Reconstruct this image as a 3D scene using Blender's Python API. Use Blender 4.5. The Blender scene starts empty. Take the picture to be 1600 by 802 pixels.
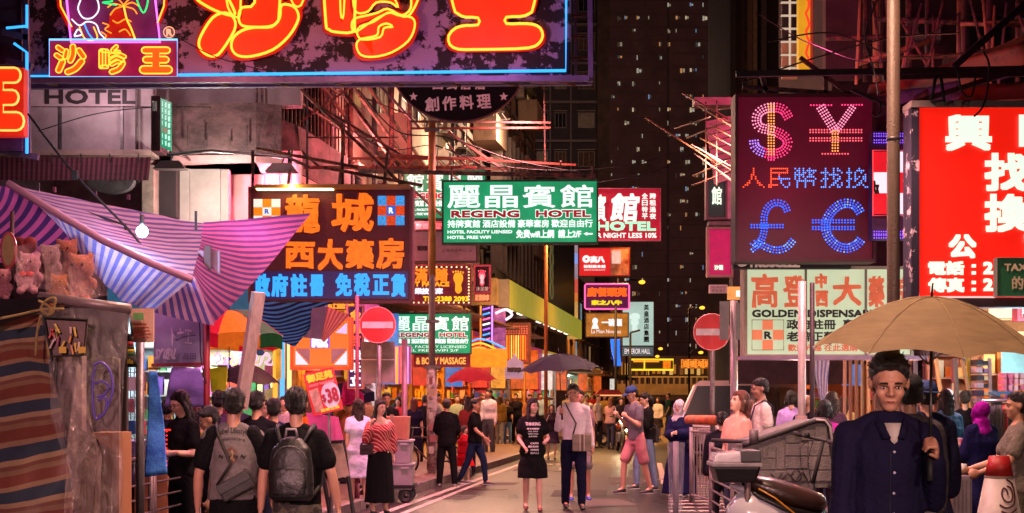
import bpy,bmesh,math,random
import numpy as np
from mathutils import Vector,Matrix,noise
from mathutils.bvhtree import BVHTree
random.seed(7)
PRINT=False
SC=bpy.context.scene
COL=SC.collection
PI=math.pi
# ------------------------------------------------------------------ camera
F=2222.2;CZ=1.62;HY=618.0
cam_d=bpy.data.cameras.new('camera');cam=bpy.data.objects.new('camera',cam_d);COL.objects.link(cam)
cam.location=(0,0,CZ);cam.rotation_euler=(math.radians(90),0,0)
cam_d.sensor_width=36;cam_d.lens=50;cam_d.shift_y=(HY-401)/1600
cam_d.clip_start=.1;cam_d.clip_end=2000
SC.camera=cam
# ------------------------------------------------------------------ night sky, exposure
wd=bpy.data.worlds.new('World');SC.world=wd;wd.use_nodes=True
nt=wd.node_tree;bgn=nt.nodes['Background']
sky=nt.nodes.new('ShaderNodeTexSky');sky.sky_type='NISHITA';sky.sun_disc=False
sky.sun_elevation=math.radians(-4);sky.sun_rotation=math.radians(200)
mx=nt.nodes.new('ShaderNodeMix');mx.data_type='RGBA';mx.blend_type='ADD';mx.inputs['Factor'].default_value=1
nt.links.new(sky.outputs[0],mx.inputs['A']);mx.inputs['B'].default_value=(.30,.13,.20,1)
nt.links.new(mx.outputs['Result'],bgn.inputs['Color']);bgn.inputs['Strength'].default_value=.06
vs=SC.view_settings;vs.view_transform='Standard';vs.look='None';vs.exposure=0.15;vs.gamma=1
SC.cycles.use_denoising=True;SC.cycles.max_bounces=6;SC.cycles.diffuse_bounces=3;SC.cycles.glossy_bounces=3
SC.cycles.transmission_bounces=4;SC.cycles.transparent_max_bounces=8;SC.cycles.sample_clamp_indirect=4
SC.cycles.caustics_reflective=False;SC.cycles.caustics_refractive=False

def lin(c):
 if isinstance(c,str):
  c=c.lstrip('#');c=[int(c[i:i+2],16)/255 for i in(0,2,4)]
  return tuple(((x+.055)/1.055)**2.4 if x>.04045 else x/12.92 for x in c)
 return tuple(c[:3])
def W(px,py,Y):return Vector(((px-800)*Y/F,Y,CZ+(HY-py)*Y/F))
def G(px,Y,z=0):return Vector(((px-800)*Y/F,Y,z))
def lamp(loc,col,power,r=.12,kind='POINT',size=(1,1),aim=None,spot=None):
 d=bpy.data.lights.new('lamp_light',kind);d.energy=power;d.color=lin(col)
 if kind=='AREA':
  d.shape='RECTANGLE';d.size,d.size_y=size
 else:d.shadow_soft_size=r
 if spot:d.spot_size=math.radians(spot);d.spot_blend=.7
 o=bpy.data.objects.new('lamp_light',d);COL.objects.link(o);o.location=loc
 if aim is not None:
  o.rotation_euler=(Vector(aim)-Vector(loc)).to_track_quat('-Z','Y').to_euler()
 return o
# street frame: the street runs off a little to the right of the lens axis
SD=Vector((.1386,.9903,0));SN=Vector((-.9903,.1386,0))
LO=Vector((-8.5,0,0));RO=Vector((4.3,0,0))
def LF(s,dep,z):return LO+SD*s+SN*dep+Vector((0,0,z)) # left facade line, dep runs into the building
def RF(s,dep,z):return RO+SD*s-SN*dep+Vector((0,0,z))
# ------------------------------------------------------------------ lamps of the place and unseen ones added to brighten street and fronts
DN=lambda x,y,z,c,w,a=125,r=.4:lamp((x,y,z),c,w,r,'SPOT',aim=(x,y+.01,0),spot=a)
DN(1.2,9.0,7.6,'#ffc8a8',2600) # lantern of the pole on the right
lamp((-3.0,-2.5,4.6),'#ffbcc0',3300,.4,'SPOT',aim=(-2.6,14,-.6),spot=42) # unseen spots added behind the camera to light people from the front
lamp((2.6,-3.0,3.3),'#ffccb8',2000,.4,'SPOT',aim=(1.8,14,.2),spot=40)
lamp((-.2,-1.0,2.7),'#ffc0c0',2100,.4,'SPOT',aim=(.3,20,-.8),spot=34)
DN(-3.4,14.5,5.6,'#ffa0c0',800,130) # unseen spot added over the dark left stalls
DN(-.3,12.0,6.4,'#ffb4b8',2000,110)  # unseen overhead spots added along the street to light the crowd
DN(-1.6,19.5,6.0,'#ff8aa8',3000,120)
DN(3.4,15.5,5.6,'#ffb8b8',1500,120)
DN(2.6,22.0,6.4,'#ffc0b4',2600,120)
DN(.2,28.0,7.5,'#ff9c9c',3000,120)
DN(.0,36.0,7.5,'#ffb088',4200,120)
DN(2.4,47,9.0,'#ffb860',7000,130) # sodium lanterns at the junction
DN(5.6,62,9.0,'#ff9a3c',5000,130)
DN(6.5,85,10.0,'#ff9a3c',6000,130)
lamp((12,140,12.0),'#ffa040',6000,.5)
lamp((-4,180,34),'#b88878',110000,1) # unseen lamp added to lift the far tower
lamp(W(430,288,26.9),'#ff6a86',260,.1) # corner building soffit
lamp(W(335,300,25.2),'#fff0e0',190,.1)
lamp(W(150,150,25.0),'#dcb8c0',70,.2)
lamp(W(740,230,38),'#ffc8a0',700,.3) # unseen lamps added to brighten the tenement front
lamp(W(610,205,29.5),'#ff7a80',320,.3)
lamp(W(1300,60,22),'#ff5a90',420,.3) # right-hand maroon facade
lamp(W(1500,150,20),'#ff7a60',120,.2)
lamp(W(300,70,16.6),'#ff8a78',55,.1);lamp(W(760,70,16.6),'#d88ac8',60,.1);lamp(W(520,40,16.4),'#ff9a90',50,.1) # added before the big neon board to brighten it, like tube spill
lamp(W(800,210,50),'#ffc8a0',900,.3);lamp(W(885,150,96),'#d8a890',1500,.3);lamp(W(1205,130,56),'#ffb088',700,.3)  # unseen lamps added to brighten tenement, grey tower and brown block
DN(7.2,31,6.5,'#ffc8b0',1500,130);DN(-2.0,86,8,'#ffb070',3500,140)  # unseen spots added over the van and the far left side
lamp(W(590,250,33),'#ff8a88',480,.2);lamp(W(700,170,41),'#ffcca8',700,.3);lamp(W(400,130,24.2),'#d8a8a8',110,.2);lamp(W(640,330,33),'#ff9a90',200,.2)  # more unseen lamps added against the dark left facades

# ------------------------------------------------------------------ materials
MC={}
def mat(col,rough=.6,metal=0,var=.18,sc=5,bump=.12,emit=0,ecol=None,coat=0,alpha=1,key='',trans=0,stretch=None):
 k=(str(col),rough,metal,var,sc,bump,emit,str(ecol),coat,alpha,key,trans,stretch)
 if k in MC:return MC[k]
 m=bpy.data.materials.new('surface');m.use_nodes=True;n=m.node_tree;L=n.links
 b=n.nodes['Principled BSDF'];c=lin(col)
 tc=n.nodes.new('ShaderNodeTexCoord');src=tc.outputs['Object']
 if stretch:
  mp=n.nodes.new('ShaderNodeMapping');mp.inputs['Scale'].default_value=stretch;L.new(src,mp.inputs[0]);src=mp.outputs[0]
 nz=n.nodes.new('ShaderNodeTexNoise');nz.inputs['Scale'].default_value=sc;nz.inputs['Detail'].default_value=6;nz.inputs['Roughness'].default_value=.65
 L.new(src,nz.inputs['Vector'])
 r=n.nodes.new('ShaderNodeValToRGB');r.color_ramp.elements[0].position=.3;r.color_ramp.elements[1].position=.72
 r.color_ramp.elements[0].color=tuple(max(0,x*(1-var*1.6))for x in c)+(1,)
 r.color_ramp.elements[1].color=tuple(min(1,x*(1+var))for x in c)+(1,)
 L.new(nz.outputs['Fac'],r.inputs[0]);L.new(r.outputs[0],b.inputs['Base Color'])
 b.inputs['Roughness'].default_value=rough;b.inputs['Metallic'].default_value=metal
 b.inputs['Coat Weight'].default_value=coat
 if key.startswith('cloth'):b.inputs['Specular IOR Level'].default_value=.12
 if alpha<1:b.inputs['Alpha'].default_value=alpha
 if trans:b.inputs['Transmission Weight'].default_value=trans
 if bump:
  bp=n.nodes.new('ShaderNodeBump');bp.inputs['Strength'].default_value=bump;bp.inputs['Distance'].default_value=.02
  n2=n.nodes.new('ShaderNodeTexNoise');n2.inputs['Scale'].default_value=sc*6;n2.inputs['Detail'].default_value=4
  L.new(src,n2.inputs['Vector']);L.new(n2.outputs['Fac'],bp.inputs['Height']);L.new(bp.outputs[0],b.inputs['Normal'])
 if emit:
  e=lin(ecol if ecol else col)
  r2=n.nodes.new('ShaderNodeValToRGB');r2.color_ramp.elements[0].position=.3;r2.color_ramp.elements[1].position=.7
  r2.color_ramp.elements[0].color=tuple(x*(1-var)for x in e)+(1,);r2.color_ramp.elements[1].color=tuple(min(1,x*(1+var*.4))for x in e)+(1,)
  L.new(nz.outputs['Fac'],r2.inputs[0]);L.new(r2.outputs[0],b.inputs['Emission Color']);b.inputs['Emission Strength'].default_value=emit
 MC[k]=m;return m
def glow(col,s=1.0,var=.1,sc=3,nee=False):
 k=('glow',str(col),s,var,sc,nee)
 if k in MC:return MC[k]
 m=mat(tuple(x*.25 for x in lin(col)),rough=.5,var=var,sc=sc,bump=0,emit=s,ecol=tuple(lin(col)),key='g'+str(nee))
 try:m.cycles.emission_sampling='FRONT_BACK' if nee else 'NONE'
 except Exception:pass
 MC[k]=m;return m
def two_tone(ca,cb,sc=3,thr=.5,rough=.8,detail=8,soft=.02,bump=.3,stretch=None,emit=0):
 k=('tt',str(ca),str(cb),sc,thr,rough,stretch,emit)
 if k in MC:return MC[k]
 m=mat(ca,rough=rough,key=str(k),bump=bump,sc=sc*2);n=m.node_tree;L=n.links;b=n.nodes['Principled BSDF']
 tc=n.nodes.new('ShaderNodeTexCoord');src=tc.outputs['Object']
 if stretch:
  mp=n.nodes.new('ShaderNodeMapping');mp.inputs['Scale'].default_value=stretch;L.new(src,mp.inputs[0]);src=mp.outputs[0]
 nz=n.nodes.new('ShaderNodeTexNoise');nz.inputs['Scale'].default_value=sc;nz.inputs['Detail'].default_value=detail;nz.inputs['Roughness'].default_value=.7
 L.new(src,nz.inputs['Vector'])
 r=n.nodes.new('ShaderNodeValToRGB');r.color_ramp.elements[0].position=thr-soft;r.color_ramp.elements[1].position=thr+soft
 r.color_ramp.elements[0].color=lin(ca)+(1,);r.color_ramp.elements[1].color=lin(cb)+(1,)
 L.new(nz.outputs['Fac'],r.inputs[0]);L.new(r.outputs[0],b.inputs['Base Color'])
 MC[k]=m;return m
def stripes(cols,n,axis=0,rough=.7,trans=.45,key='',slope=0):
 """striped woven cloth along the sheet's own u or v; light shines through it"""
 k=('st',str(cols),n,axis,key,slope,trans)
 if k in MC:return MC[k]
 m=bpy.data.materials.new('striped_cloth');m.use_nodes=True;t=m.node_tree;L=t.links;b=t.nodes['Principled BSDF'];out=t.nodes['Material Output']
 uv=t.nodes.new('ShaderNodeUVMap');sp=t.nodes.new('ShaderNodeSeparateXYZ');L.new(uv.outputs[0],sp.inputs[0])
 a=t.nodes.new('ShaderNodeMath');a.operation='MULTIPLY_ADD';a.inputs[1].default_value=slope
 L.new(sp.outputs[1-axis],a.inputs[0]);L.new(sp.outputs[axis],a.inputs[2])
 mm=t.nodes.new('ShaderNodeMath');mm.operation='MULTIPLY';mm.inputs[1].default_value=n;L.new(a.outputs[0],mm.inputs[0])
 fr=t.nodes.new('ShaderNodeMath');fr.operation='FRACT';L.new(mm.outputs[0],fr.inputs[0])
 r=t.nodes.new('ShaderNodeValToRGB');r.color_ramp.interpolation='CONSTANT';els=r.color_ramp.elements
 while len(els)<len(cols):els.new(.5)
 for i,(p,c)in enumerate(cols):els[i].position=p;els[i].color=lin(c)+(1,)
 L.new(fr.outputs[0],r.inputs[0])
 nz=t.nodes.new('ShaderNodeTexNoise');nz.inputs['Scale'].default_value=9;nz.inputs['Detail'].default_value=5
 mc=t.nodes.new('ShaderNodeMix');mc.data_type='RGBA';mc.blend_type='MULTIPLY';mc.inputs['Factor'].default_value=.45
 L.new(r.outputs[0],mc.inputs['A']);L.new(nz.outputs['Fac'],mc.inputs['B']);col=mc.outputs['Result']
 L.new(col,b.inputs['Base Color']);b.inputs['Roughness'].default_value=rough;b.inputs['Specular IOR Level'].default_value=.15
 tr=t.nodes.new('ShaderNodeBsdfTranslucent');L.new(col,tr.inputs[0])
 ms=t.nodes.new('ShaderNodeMixShader');ms.inputs[0].default_value=trans
 L.new(b.outputs[0],ms.inputs[1]);L.new(tr.outputs[0],ms.inputs[2]);L.new(ms.outputs[0],out.inputs['Surface'])
 bp=t.nodes.new('ShaderNodeBump');bp.inputs['Strength'].default_value=.35;bp.inputs['Distance'].default_value=.04
 n2=t.nodes.new('ShaderNodeTexNoise');n2.inputs['Scale'].default_value=5;L.new(n2.outputs['Fac'],bp.inputs['Height']);L.new(bp.outputs[0],b.inputs['Normal'])
 MC[k]=m;return m
def film(col='#b09a90',alpha=.35,rough=.12,key=''):
 """thin crinkled clear plastic"""
 k=('film',col,alpha,rough)
 if k in MC:return MC[k]
 m=bpy.data.materials.new('plastic_film');m.use_nodes=True;t=m.node_tree;L=t.links;b=t.nodes['Principled BSDF'];out=t.nodes['Material Output']
 b.inputs['Base Color'].default_value=lin(col)+(1,);b.inputs['Roughness'].default_value=rough;b.inputs['Specular IOR Level'].default_value=.9
 tr=t.nodes.new('ShaderNodeBsdfTransparent');ms=t.nodes.new('ShaderNodeMixShader');ms.inputs[0].default_value=alpha
 L.new(tr.outputs[0],ms.inputs[1]);L.new(b.outputs[0],ms.inputs[2]);L.new(ms.outputs[0],out.inputs['Surface'])
 tc=t.nodes.new('ShaderNodeTexCoord');mp=t.nodes.new('ShaderNodeMapping');mp.inputs['Scale'].default_value=(9,9,1.6)
 nz=t.nodes.new('ShaderNodeTexNoise');nz.inputs['Scale'].default_value=1.5;nz.inputs['Detail'].default_value=4;nz.inputs['Distortion'].default_value=1.5
 bp=t.nodes.new('ShaderNodeBump');bp.inputs['Strength'].default_value=1;bp.inputs['Distance'].default_value=.12
 L.new(tc.outputs['Object'],mp.inputs[0]);L.new(mp.outputs[0],nz.inputs['Vector']);L.new(nz.outputs['Fac'],bp.inputs['Height']);L.new(bp.outputs[0],b.inputs['Normal'])
 MC[k]=m;return m
STEEL=mat('#6d6568',rough=.45,metal=.6,var=.3,sc=9)
DARKST=mat('#2a2326',rough=.6,metal=.3,var=.3,sc=9)
RUST=two_tone('#3a2a28','#6e4638',sc=7,rough=.75)
BLACK=mat('#0c0b0d',rough=.7)
WHITE=mat('#c9c2c2',rough=.6)
BAMBOO=mat('#a8764e',rough=.6,var=.35,sc=14,stretch=(1,1,.3))
# ------------------------------------------------------------------ things
ORG={}
def thing(name,label=None,cat=None,loc=(0,0,0),group=None,kind=None,rot=None):
 o=bpy.data.objects.new(name,None);COL.objects.link(o);o.location=loc;o.empty_display_size=.2
 if rot is not None:o.rotation_euler=rot
 ORG[o.name]=Vector(loc)
 if label:o['label']=label
 if cat:o['category']=cat
 if group:o['group']=group
 if kind:o['kind']=kind
 return o
class MB:
 def __init__(s):s.v=[];s.f=[];s.uv=None
 def add(s,vs,fs):
  n=len(s.v);s.v+=[tuple(p)for p in vs];s.f+=[tuple(i+n for i in f)for f in fs];return s
 def box(s,c,d,R=None):
  c=Vector(c);h=[x/2 for x in d]
  vs=[Vector((a*h[0],b*h[1],e*h[2]))for a in(-1,1)for b in(-1,1)for e in(-1,1)]
  if R is not None:vs=[R@v for v in vs]
  return s.add([c+v for v in vs],[(0,1,3,2),(4,6,7,5),(0,4,5,1),(2,3,7,6),(0,2,6,4),(1,5,7,3)])
 def px(s,x0,y0,x1,y1,Y,t=.05):
  a,b=W(x0,y1,Y),W(x1,y0,Y)
  return s.box(((a.x+b.x)/2,Y+t/2,(a.z+b.z)/2),(abs(b.x-a.x),t,abs(b.z-a.z)))
 def bar(s,a,b,w,h=None):
  a,b=Vector(a),Vector(b);d=b-a
  R=d.to_track_quat('Z','Y').to_matrix()
  return s.box((a+b)/2,(w,h or w,d.length),R)
 def frame(s,a,b):
  d=(Vector(b)-Vector(a)).normalized();R=d.to_track_quat('Z','Y').to_matrix();return R.col[0],R.col[1]
 def tube(s,pts,r,n=6,closed=False,r2=None):
  pts=[Vector(p)for p in pts];N=len(pts);rings=[]
  rr=r if isinstance(r,(list,tuple))else[r+(0 if r2 is None else(r2-r)*i/max(1,N-1))for i in range(N)]
  up=None;vs=[];fs=[]
  for i,p in enumerate(pts):
   if closed:d=pts[(i+1)%N]-pts[i-1]
   else:d=pts[min(i+1,N-1)]-pts[max(i-1,0)]
   d=d.normalized()if d.length>1e-9 else Vector((0,0,1))
   if up is None:up=Vector((0,0,1))if abs(d.z)<.9 else Vector((0,1,0))
   x=d.cross(up)
   if x.length<1e-4:x=d.cross(Vector((1,0,0)))
   x.normalize();y=x.cross(d).normalized();up=y
   vs+=[p+(x*math.cos(2*PI*k/n)+y*math.sin(2*PI*k/n))*rr[i]for k in range(n)]
  M=N if closed else N-1
  for i in range(M):
   j=(i+1)%N
   fs+=[(i*n+k,i*n+(k+1)%n,j*n+(k+1)%n,j*n+k)for k in range(n)]
  if not closed:fs+=[tuple(range(n))[::-1],tuple((N-1)*n+k for k in range(n))]
  return s.add(vs,fs)
 def loft(s,secs,n=14):
  """secs: (centre, ux, uy) closed by end caps"""
  vs=[];fs=[]
  for c,ux,uy in secs:
   c=Vector(c);ux=Vector(ux);uy=Vector(uy)
   vs+=[c+ux*math.cos(2*PI*k/n)+uy*math.sin(2*PI*k/n)for k in range(n)]
  for i in range(len(secs)-1):
   fs+=[(i*n+k,i*n+(k+1)%n,(i+1)*n+(k+1)%n,(i+1)*n+k)for k in range(n)]
  fs+=[tuple(range(n))[::-1],tuple((len(secs)-1)*n+k for k in range(n))]
  return s.add(vs,fs)
 def ell(s,z,n=14):
  """stack of horizontal ellipses (z, rx, ry, cx, cy)"""
  return s.loft([((e[3]if len(e)>3 else 0,e[4]if len(e)>4 else 0,e[0]),(e[1],0,0),(0,e[2],0))for e in z],n)
 def ball(s,c,r,nu=12,nv=8,R=None):
  c=Vector(c);r=(r,r,r)if isinstance(r,(int,float))else r
  vs=[Vector((0,0,-r[2]))]
  for i in range(1,nv):
   a=-PI/2+PI*i/nv
   vs+=[Vector((r[0]*math.cos(a)*math.cos(2*PI*k/nu),r[1]*math.cos(a)*math.sin(2*PI*k/nu),r[2]*math.sin(a)))for k in range(nu)]
  vs.append(Vector((0,0,r[2])))
  if R is not None:vs=[R@v for v in vs]
  fs=[(0,1+(k+1)%nu,1+k)for k in range(nu)]
  for i in range(nv-2):
   b=1+i*nu
   fs+=[(b+k,b+(k+1)%nu,b+nu+(k+1)%nu,b+nu+k)for k in range(nu)]
  b=1+(nv-2)*nu;t=len(vs)-1
  fs+=[(b+k,b+(k+1)%nu,t)for k in range(nu)]
  return s.add([c+v for v in vs],fs)
 def caps(s,pts,rad,n=10):
  """chain of tapered limbs with round joints (overlapping; remeshed afterwards)"""
  pts=[Vector(p)for p in pts]
  for i,p in enumerate(pts):
   s.ball(p,rad[i]*.99,n,6)
   if i:s.tube([pts[i-1],p],[rad[i-1],rad[i]],n)
  return s
 def prism(s,pts,d):
  """flat polygon pts pushed along d"""
  pts=[Vector(p)for p in pts];d=Vector(d);n=len(pts)
  return s.add(pts+[p+d for p in pts],[tuple(range(n)),tuple(range(n,2*n))[::-1]]+[(i,i+n,(i+1)%n+n,(i+1)%n)for i in range(n)])
 def quad(s,a,b,c,d):return s.add([a,b,c,d],[(0,1,2,3)])
 def sheet(s,fn,nu,nv):
  n0=len(s.v);vs=[fn(i/nu,j/nv)for j in range(nv+1)for i in range(nu+1)]
  if s.uv is None:s.uv={}
  for j in range(nv+1):
   for i in range(nu+1):s.uv[n0+j*(nu+1)+i]=(i/nu,j/nv)
  return s.add(vs,[(j*(nu+1)+i,j*(nu+1)+i+1,(j+1)*(nu+1)+i+1,(j+1)*(nu+1)+i)for j in range(nv)for i in range(nu)])
 def coons(s,A,B,C,D,nu=16,nv=16,sag=0,wr=.0,seed=0,sagv=(0,0,-1)):
  """cloth between four corners: A->B top edge, D->C bottom edge"""
  A,B,C,D=map(Vector,(A,B,C,D));sv=Vector(sagv)
  def fn(u,v):
   p=A*(1-u)*(1-v)+B*u*(1-v)+C*u*v+D*(1-u)*v
   p=p+sv*sag*(4*u*(1-u))*(.4+.6*4*v*(1-v))
   w=noise.noise(Vector((p.x*1.7+seed,p.y*1.7,p.z*1.7)))*wr+noise.noise(Vector((p.x*5+seed,p.y*5,p.z*5)))*wr*.3
   return p+Vector((0,w,w*.6))
  return s.sheet(fn,nu,nv)
 def mesh(s,name,off=None):
  me=bpy.data.meshes.new(name);off=off or Vector((0,0,0))
  me.from_pydata([(v[0]-off.x,v[1]-off.y,v[2]-off.z)for v in s.v],[],s.f)
  if s.uv:
   l=me.uv_layers.new(name='UVMap')
   for lp in me.loops:l.data[lp.index].uv=s.uv.get(lp.vertex_index,(0,0))
  return me
 def build(s,name,m,parent=None,smooth=False,label=None,cat=None,group=None,kind=None,origin=None,solid=0,bevel=0):
  """world coordinates in, one object out"""
  if parent is not None:off=ORG[parent.name]
  elif origin is not None:off=Vector(origin)
  else:
   xs=[v[0]for v in s.v];ys=[v[1]for v in s.v];zs=[v[2]for v in s.v]
   off=Vector(((min(xs)+max(xs))/2,(min(ys)+max(ys))/2,min(zs)))
  me=s.mesh(name,off);me.materials.append(m)
  if smooth:me.shade_smooth()
  o=bpy.data.objects.new(name,me);COL.objects.link(o)
  if parent is not None:o.parent=parent
  else:o.location=off
  ORG[o.name]=off
  if label:o['label']=label
  if cat:o['category']=cat
  if group:o['group']=group
  if kind:o['kind']=kind
  if bevel:
   bm=bmesh.new();bm.from_mesh(me)
   bmesh.ops.bevel(bm,geom=[e for e in bm.edges if len(e.link_faces)==2 and e.calc_face_angle(0)>.6],offset=bevel,segments=2,affect='EDGES',profile=.6)
   bm.to_mesh(me);bm.free()
  if solid:
   md=o.modifiers.new('thickness','SOLIDIFY');md.thickness=solid;md.offset=0
  return o
TS=bpy.data.scenes.new('workbench')
def evald(o):
 TS.collection.objects.link(o)
 with bpy.context.temp_override(scene=TS,view_layer=TS.view_layers[0]):
  dg=bpy.context.evaluated_depsgraph_get();return bpy.data.meshes.new_from_object(o.evaluated_get(dg))
def bake(mb,vox,smooth=2,wr=0,freq=(9,9,5),deform=None,seed=0):
 """voxel-union of overlapping solids into one continuous skin"""
 me=mb.mesh('tmp');o=bpy.data.objects.new('tmp',me)
 r=o.modifiers.new('r','REMESH');r.mode='VOXEL';r.voxel_size=vox;r.adaptivity=0
 if smooth:
  q=o.modifiers.new('s','SMOOTH');q.factor=.5;q.iterations=smooth
 m2=evald(o)
 bpy.data.objects.remove(o);bpy.data.meshes.remove(me)
 if wr or deform:
  n=len(m2.vertices);co=np.empty(n*3);m2.vertices.foreach_get('co',co);co=co.reshape(-1,3)
  if wr:
   no=np.empty(n*3);m2.vertex_normals.foreach_get('vector',no);no=no.reshape(-1,3)
   rs=np.random.RandomState(int(seed*10)+1);am=0
   for q,(amp,fm)in enumerate(((1,1),(.8,1.3),(.5,2.3),(.4,3.1),(.25,5.3),(.25,6.1))):
    kx=rs.randn(3)*np.array(freq)*fm;am=am+amp*np.sin(co@kx+rs.rand()*6.28+1.3*np.sin(co@(rs.randn(3)*np.array(freq)*fm*.5)))
   am=am*.45
   co=co+no*(am*wr)[:,None]
  if deform:co=deform(co)
  m2.vertices.foreach_set('co',co.astype(np.float32).ravel());m2.update()
 m2.shade_smooth()
 return m2
def put(me,name,m,parent,**kw):
 me.name=name;me.materials.clear();me.materials.append(m)
 o=bpy.data.objects.new(name,me);COL.objects.link(o);o.parent=parent;ORG[o.name]=ORG[parent.name]
 for k,v in kw.items():o[k]=v
 return o
# ------------------------------------------------------------------ lettering
GC={}
def glyph(text,res=2):
 if(text,res)in GC:return GC[(text,res)]
 c=bpy.data.curves.new('t','FONT');c.body=text;c.resolution_u=res
 o=bpy.data.objects.new('t',c);me=evald(o)
 v=np.array([(p.co.x,p.co.y)for p in me.vertices]).reshape(-1,2);f=[tuple(p.vertices)for p in me.polygons]
 me.calc_loop_triangles();t=[tuple(x.vertices)for x in me.loop_triangles]
 bpy.data.objects.remove(o);bpy.data.meshes.remove(me);bpy.data.curves.remove(c)
 if len(v):
  v[:,0]-=v[:,0].min();v[:,1]-=v[:,1].min();v[:,0]/=v[:,0].max();v[:,1]/=v[:,1].max()
 GC[(text,res)]=(v,f,t);return GC[(text,res)]
def letters(parent,text,box,Y,m,bold=0,name='lettering',shear=0,fn=None,depth=0,warp=0,rot=0):
 """text fitted to the rectangle box=(x0,y0,x1,y1) of the plane at distance Y (photo pixels), bold = extra stroke in pixels"""
 v,f,t=glyph(text);x0,y0,x1,y1=box;mb=MB()
 sh=[(0,0)]if not bold else[(0,0),(-bold,-bold),(bold,bold),(bold,-bold),(-bold,bold),(0,bold),(0,-bold),(bold,0),(-bold,0)]
 cx,cy=(x0+x1)/2,(y0+y1)/2;ca,sa=math.cos(rot),math.sin(rot)
 for k,(dx,dy)in enumerate(sh):
  pts=[]
  for a,b in v:
   px=x0+bold+a*(x1-x0-2*bold)+dx+shear*(b-.5)*(y1-y0);py=y1-bold-b*(y1-y0-2*bold)+dy
   if warp:
    px+=warp*noise.noise(Vector((px*.15,py*.15,3)));py+=warp*noise.noise(Vector((px*.15,py*.15,9)))
   if rot:px,py=cx+(px-cx)*ca-(py-cy)*sa,cy+(px-cx)*sa+(py-cy)*ca
   p=W(px,py,Y-.0006*k)
   pts.append(fn(p)if fn else p)
  mb.add(pts,f)
 if depth:
  vv=[Vector(p)+Vector((0,depth,0))for p in mb.v[:len(v)]];n=len(mb.v);mb.v+=[tuple(p)for p in vv]
  ec={}
  for q in f:
   for i in range(len(q)):e=(q[i],q[(i+1)%len(q)]);ec[tuple(sorted(e))]=ec.get(tuple(sorted(e)),0)+1
  mb.f+=[(a,b,b+n,a+n)for(a,b),c in ec.items()if c==1]
 return mb.build(name,m,parent)
def inside_glyph(text,pts,bold=.0):
 """which unit-square points fall in the (slightly fattened) letter"""
 v,f,t=glyph(text,3);P=np.asarray(pts);hit=np.zeros(len(P),bool)
 for dx,dy in((0,0),(bold,0),(-bold,0),(0,bold),(0,-bold)):
  Q=P+np.array([dx,dy])
  for a,b,c in t:
   A,B,C=v[a],v[b],v[c];d=(B[1]-C[1])*(A[0]-C[0])+(C[0]-B[0])*(A[1]-C[1])
   if abs(d)<1e-12:continue
   w1=((B[1]-C[1])*(Q[:,0]-C[0])+(C[0]-B[0])*(Q[:,1]-C[1]))/d;w2=((C[1]-A[1])*(Q[:,0]-C[0])+(A[0]-C[0])*(Q[:,1]-C[1]))/d
   hit|=(w1>=0)&(w2>=0)&(w1+w2<=1)
 return hit
def ledline(parent,pts,rows,Y,cf,step=4.3,gap=4.2,r=1.45,k=5):
 P=smoothpath(pts,k)if len(pts)>2 else[pts[0],pts[1]]
 D=[0]
 for a,b in zip(P,P[1:]):D.append(D[-1]+math.hypot(b[0]-a[0],b[1]-a[1]))
 n=max(1,int(D[-1]/step));out={}
 for i in range(n+1):
  d=D[-1]*i/n;j=min(len(P)-2,max(q for q in range(len(P))if D[q]<=d+1e-6));f=(d-D[j])/max(1e-6,D[j+1]-D[j])
  x=P[j][0]+(P[j+1][0]-P[j][0])*f;y=P[j][1]+(P[j+1][1]-P[j][1])*f;l=math.hypot(P[j+1][0]-P[j][0],P[j+1][1]-P[j][1])or 1
  nx,ny=-(P[j+1][1]-P[j][1])/l,(P[j+1][0]-P[j][0])/l
  for q in range(rows):
   o=(q-(rows-1)/2)*gap;X,Z=x+nx*o,y+ny*o;p=W(X,Z,Y);rr=r*Y/F;mb=out.setdefault(cf(X,Z),MB())
   mb.add([p+Vector((rr*math.cos(t*PI/3),0,rr*math.sin(t*PI/3)))for t in range(6)]+[p+Vector((0,-rr*.8,0))],[(t,(t+1)%6,6)for t in range(6)])
 for(c,s),mb in out.items():mb.build('led_dots',glow(c,s,0),parent,kind='stuff')
def leds(parent,text,box,Y,colour_of,step=4.2,r=1.35,bold=.02,shear=0,name='led_dots'):
 x0,y0,x1,y1=box;nx=max(3,int(round((x1-x0)/step)));ny=max(3,int(round((y1-y0)/step)))
 pts=[((i+.5)/nx,(j+.5)/ny)for j in range(ny)for i in range(nx)]
 hit=inside_glyph(text,pts,bold);out={}
 for(a,b),h in zip(pts,hit):
  if not h:continue
  px=x0+a*(x1-x0)+shear*(b-.5)*(y1-y0);py=y1-b*(y1-y0);c=colour_of(a,b)
  mb=out.setdefault(c,MB());p=W(px,py,Y);rr=r*Y/F
  mb.add([p+Vector((rr*math.cos(k*PI/3),0,rr*math.sin(k*PI/3)))for k in range(6)]+[p+Vector((0,-rr*.8,0))],[(k,(k+1)%6,6)for k in range(6)])
 for(c,s),mb in out.items():mb.build(name,glow(c,s,0),parent,kind='stuff')
def neon(parent,pts,Y,m,r=.012,closed=False,name='neon_tube',n=6,px=True):
 P=[W(p[0],p[1],Y)for p in pts]if px else pts
 return MB().tube(P,r,n,closed).build(name,m,parent,smooth=True)
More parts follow.
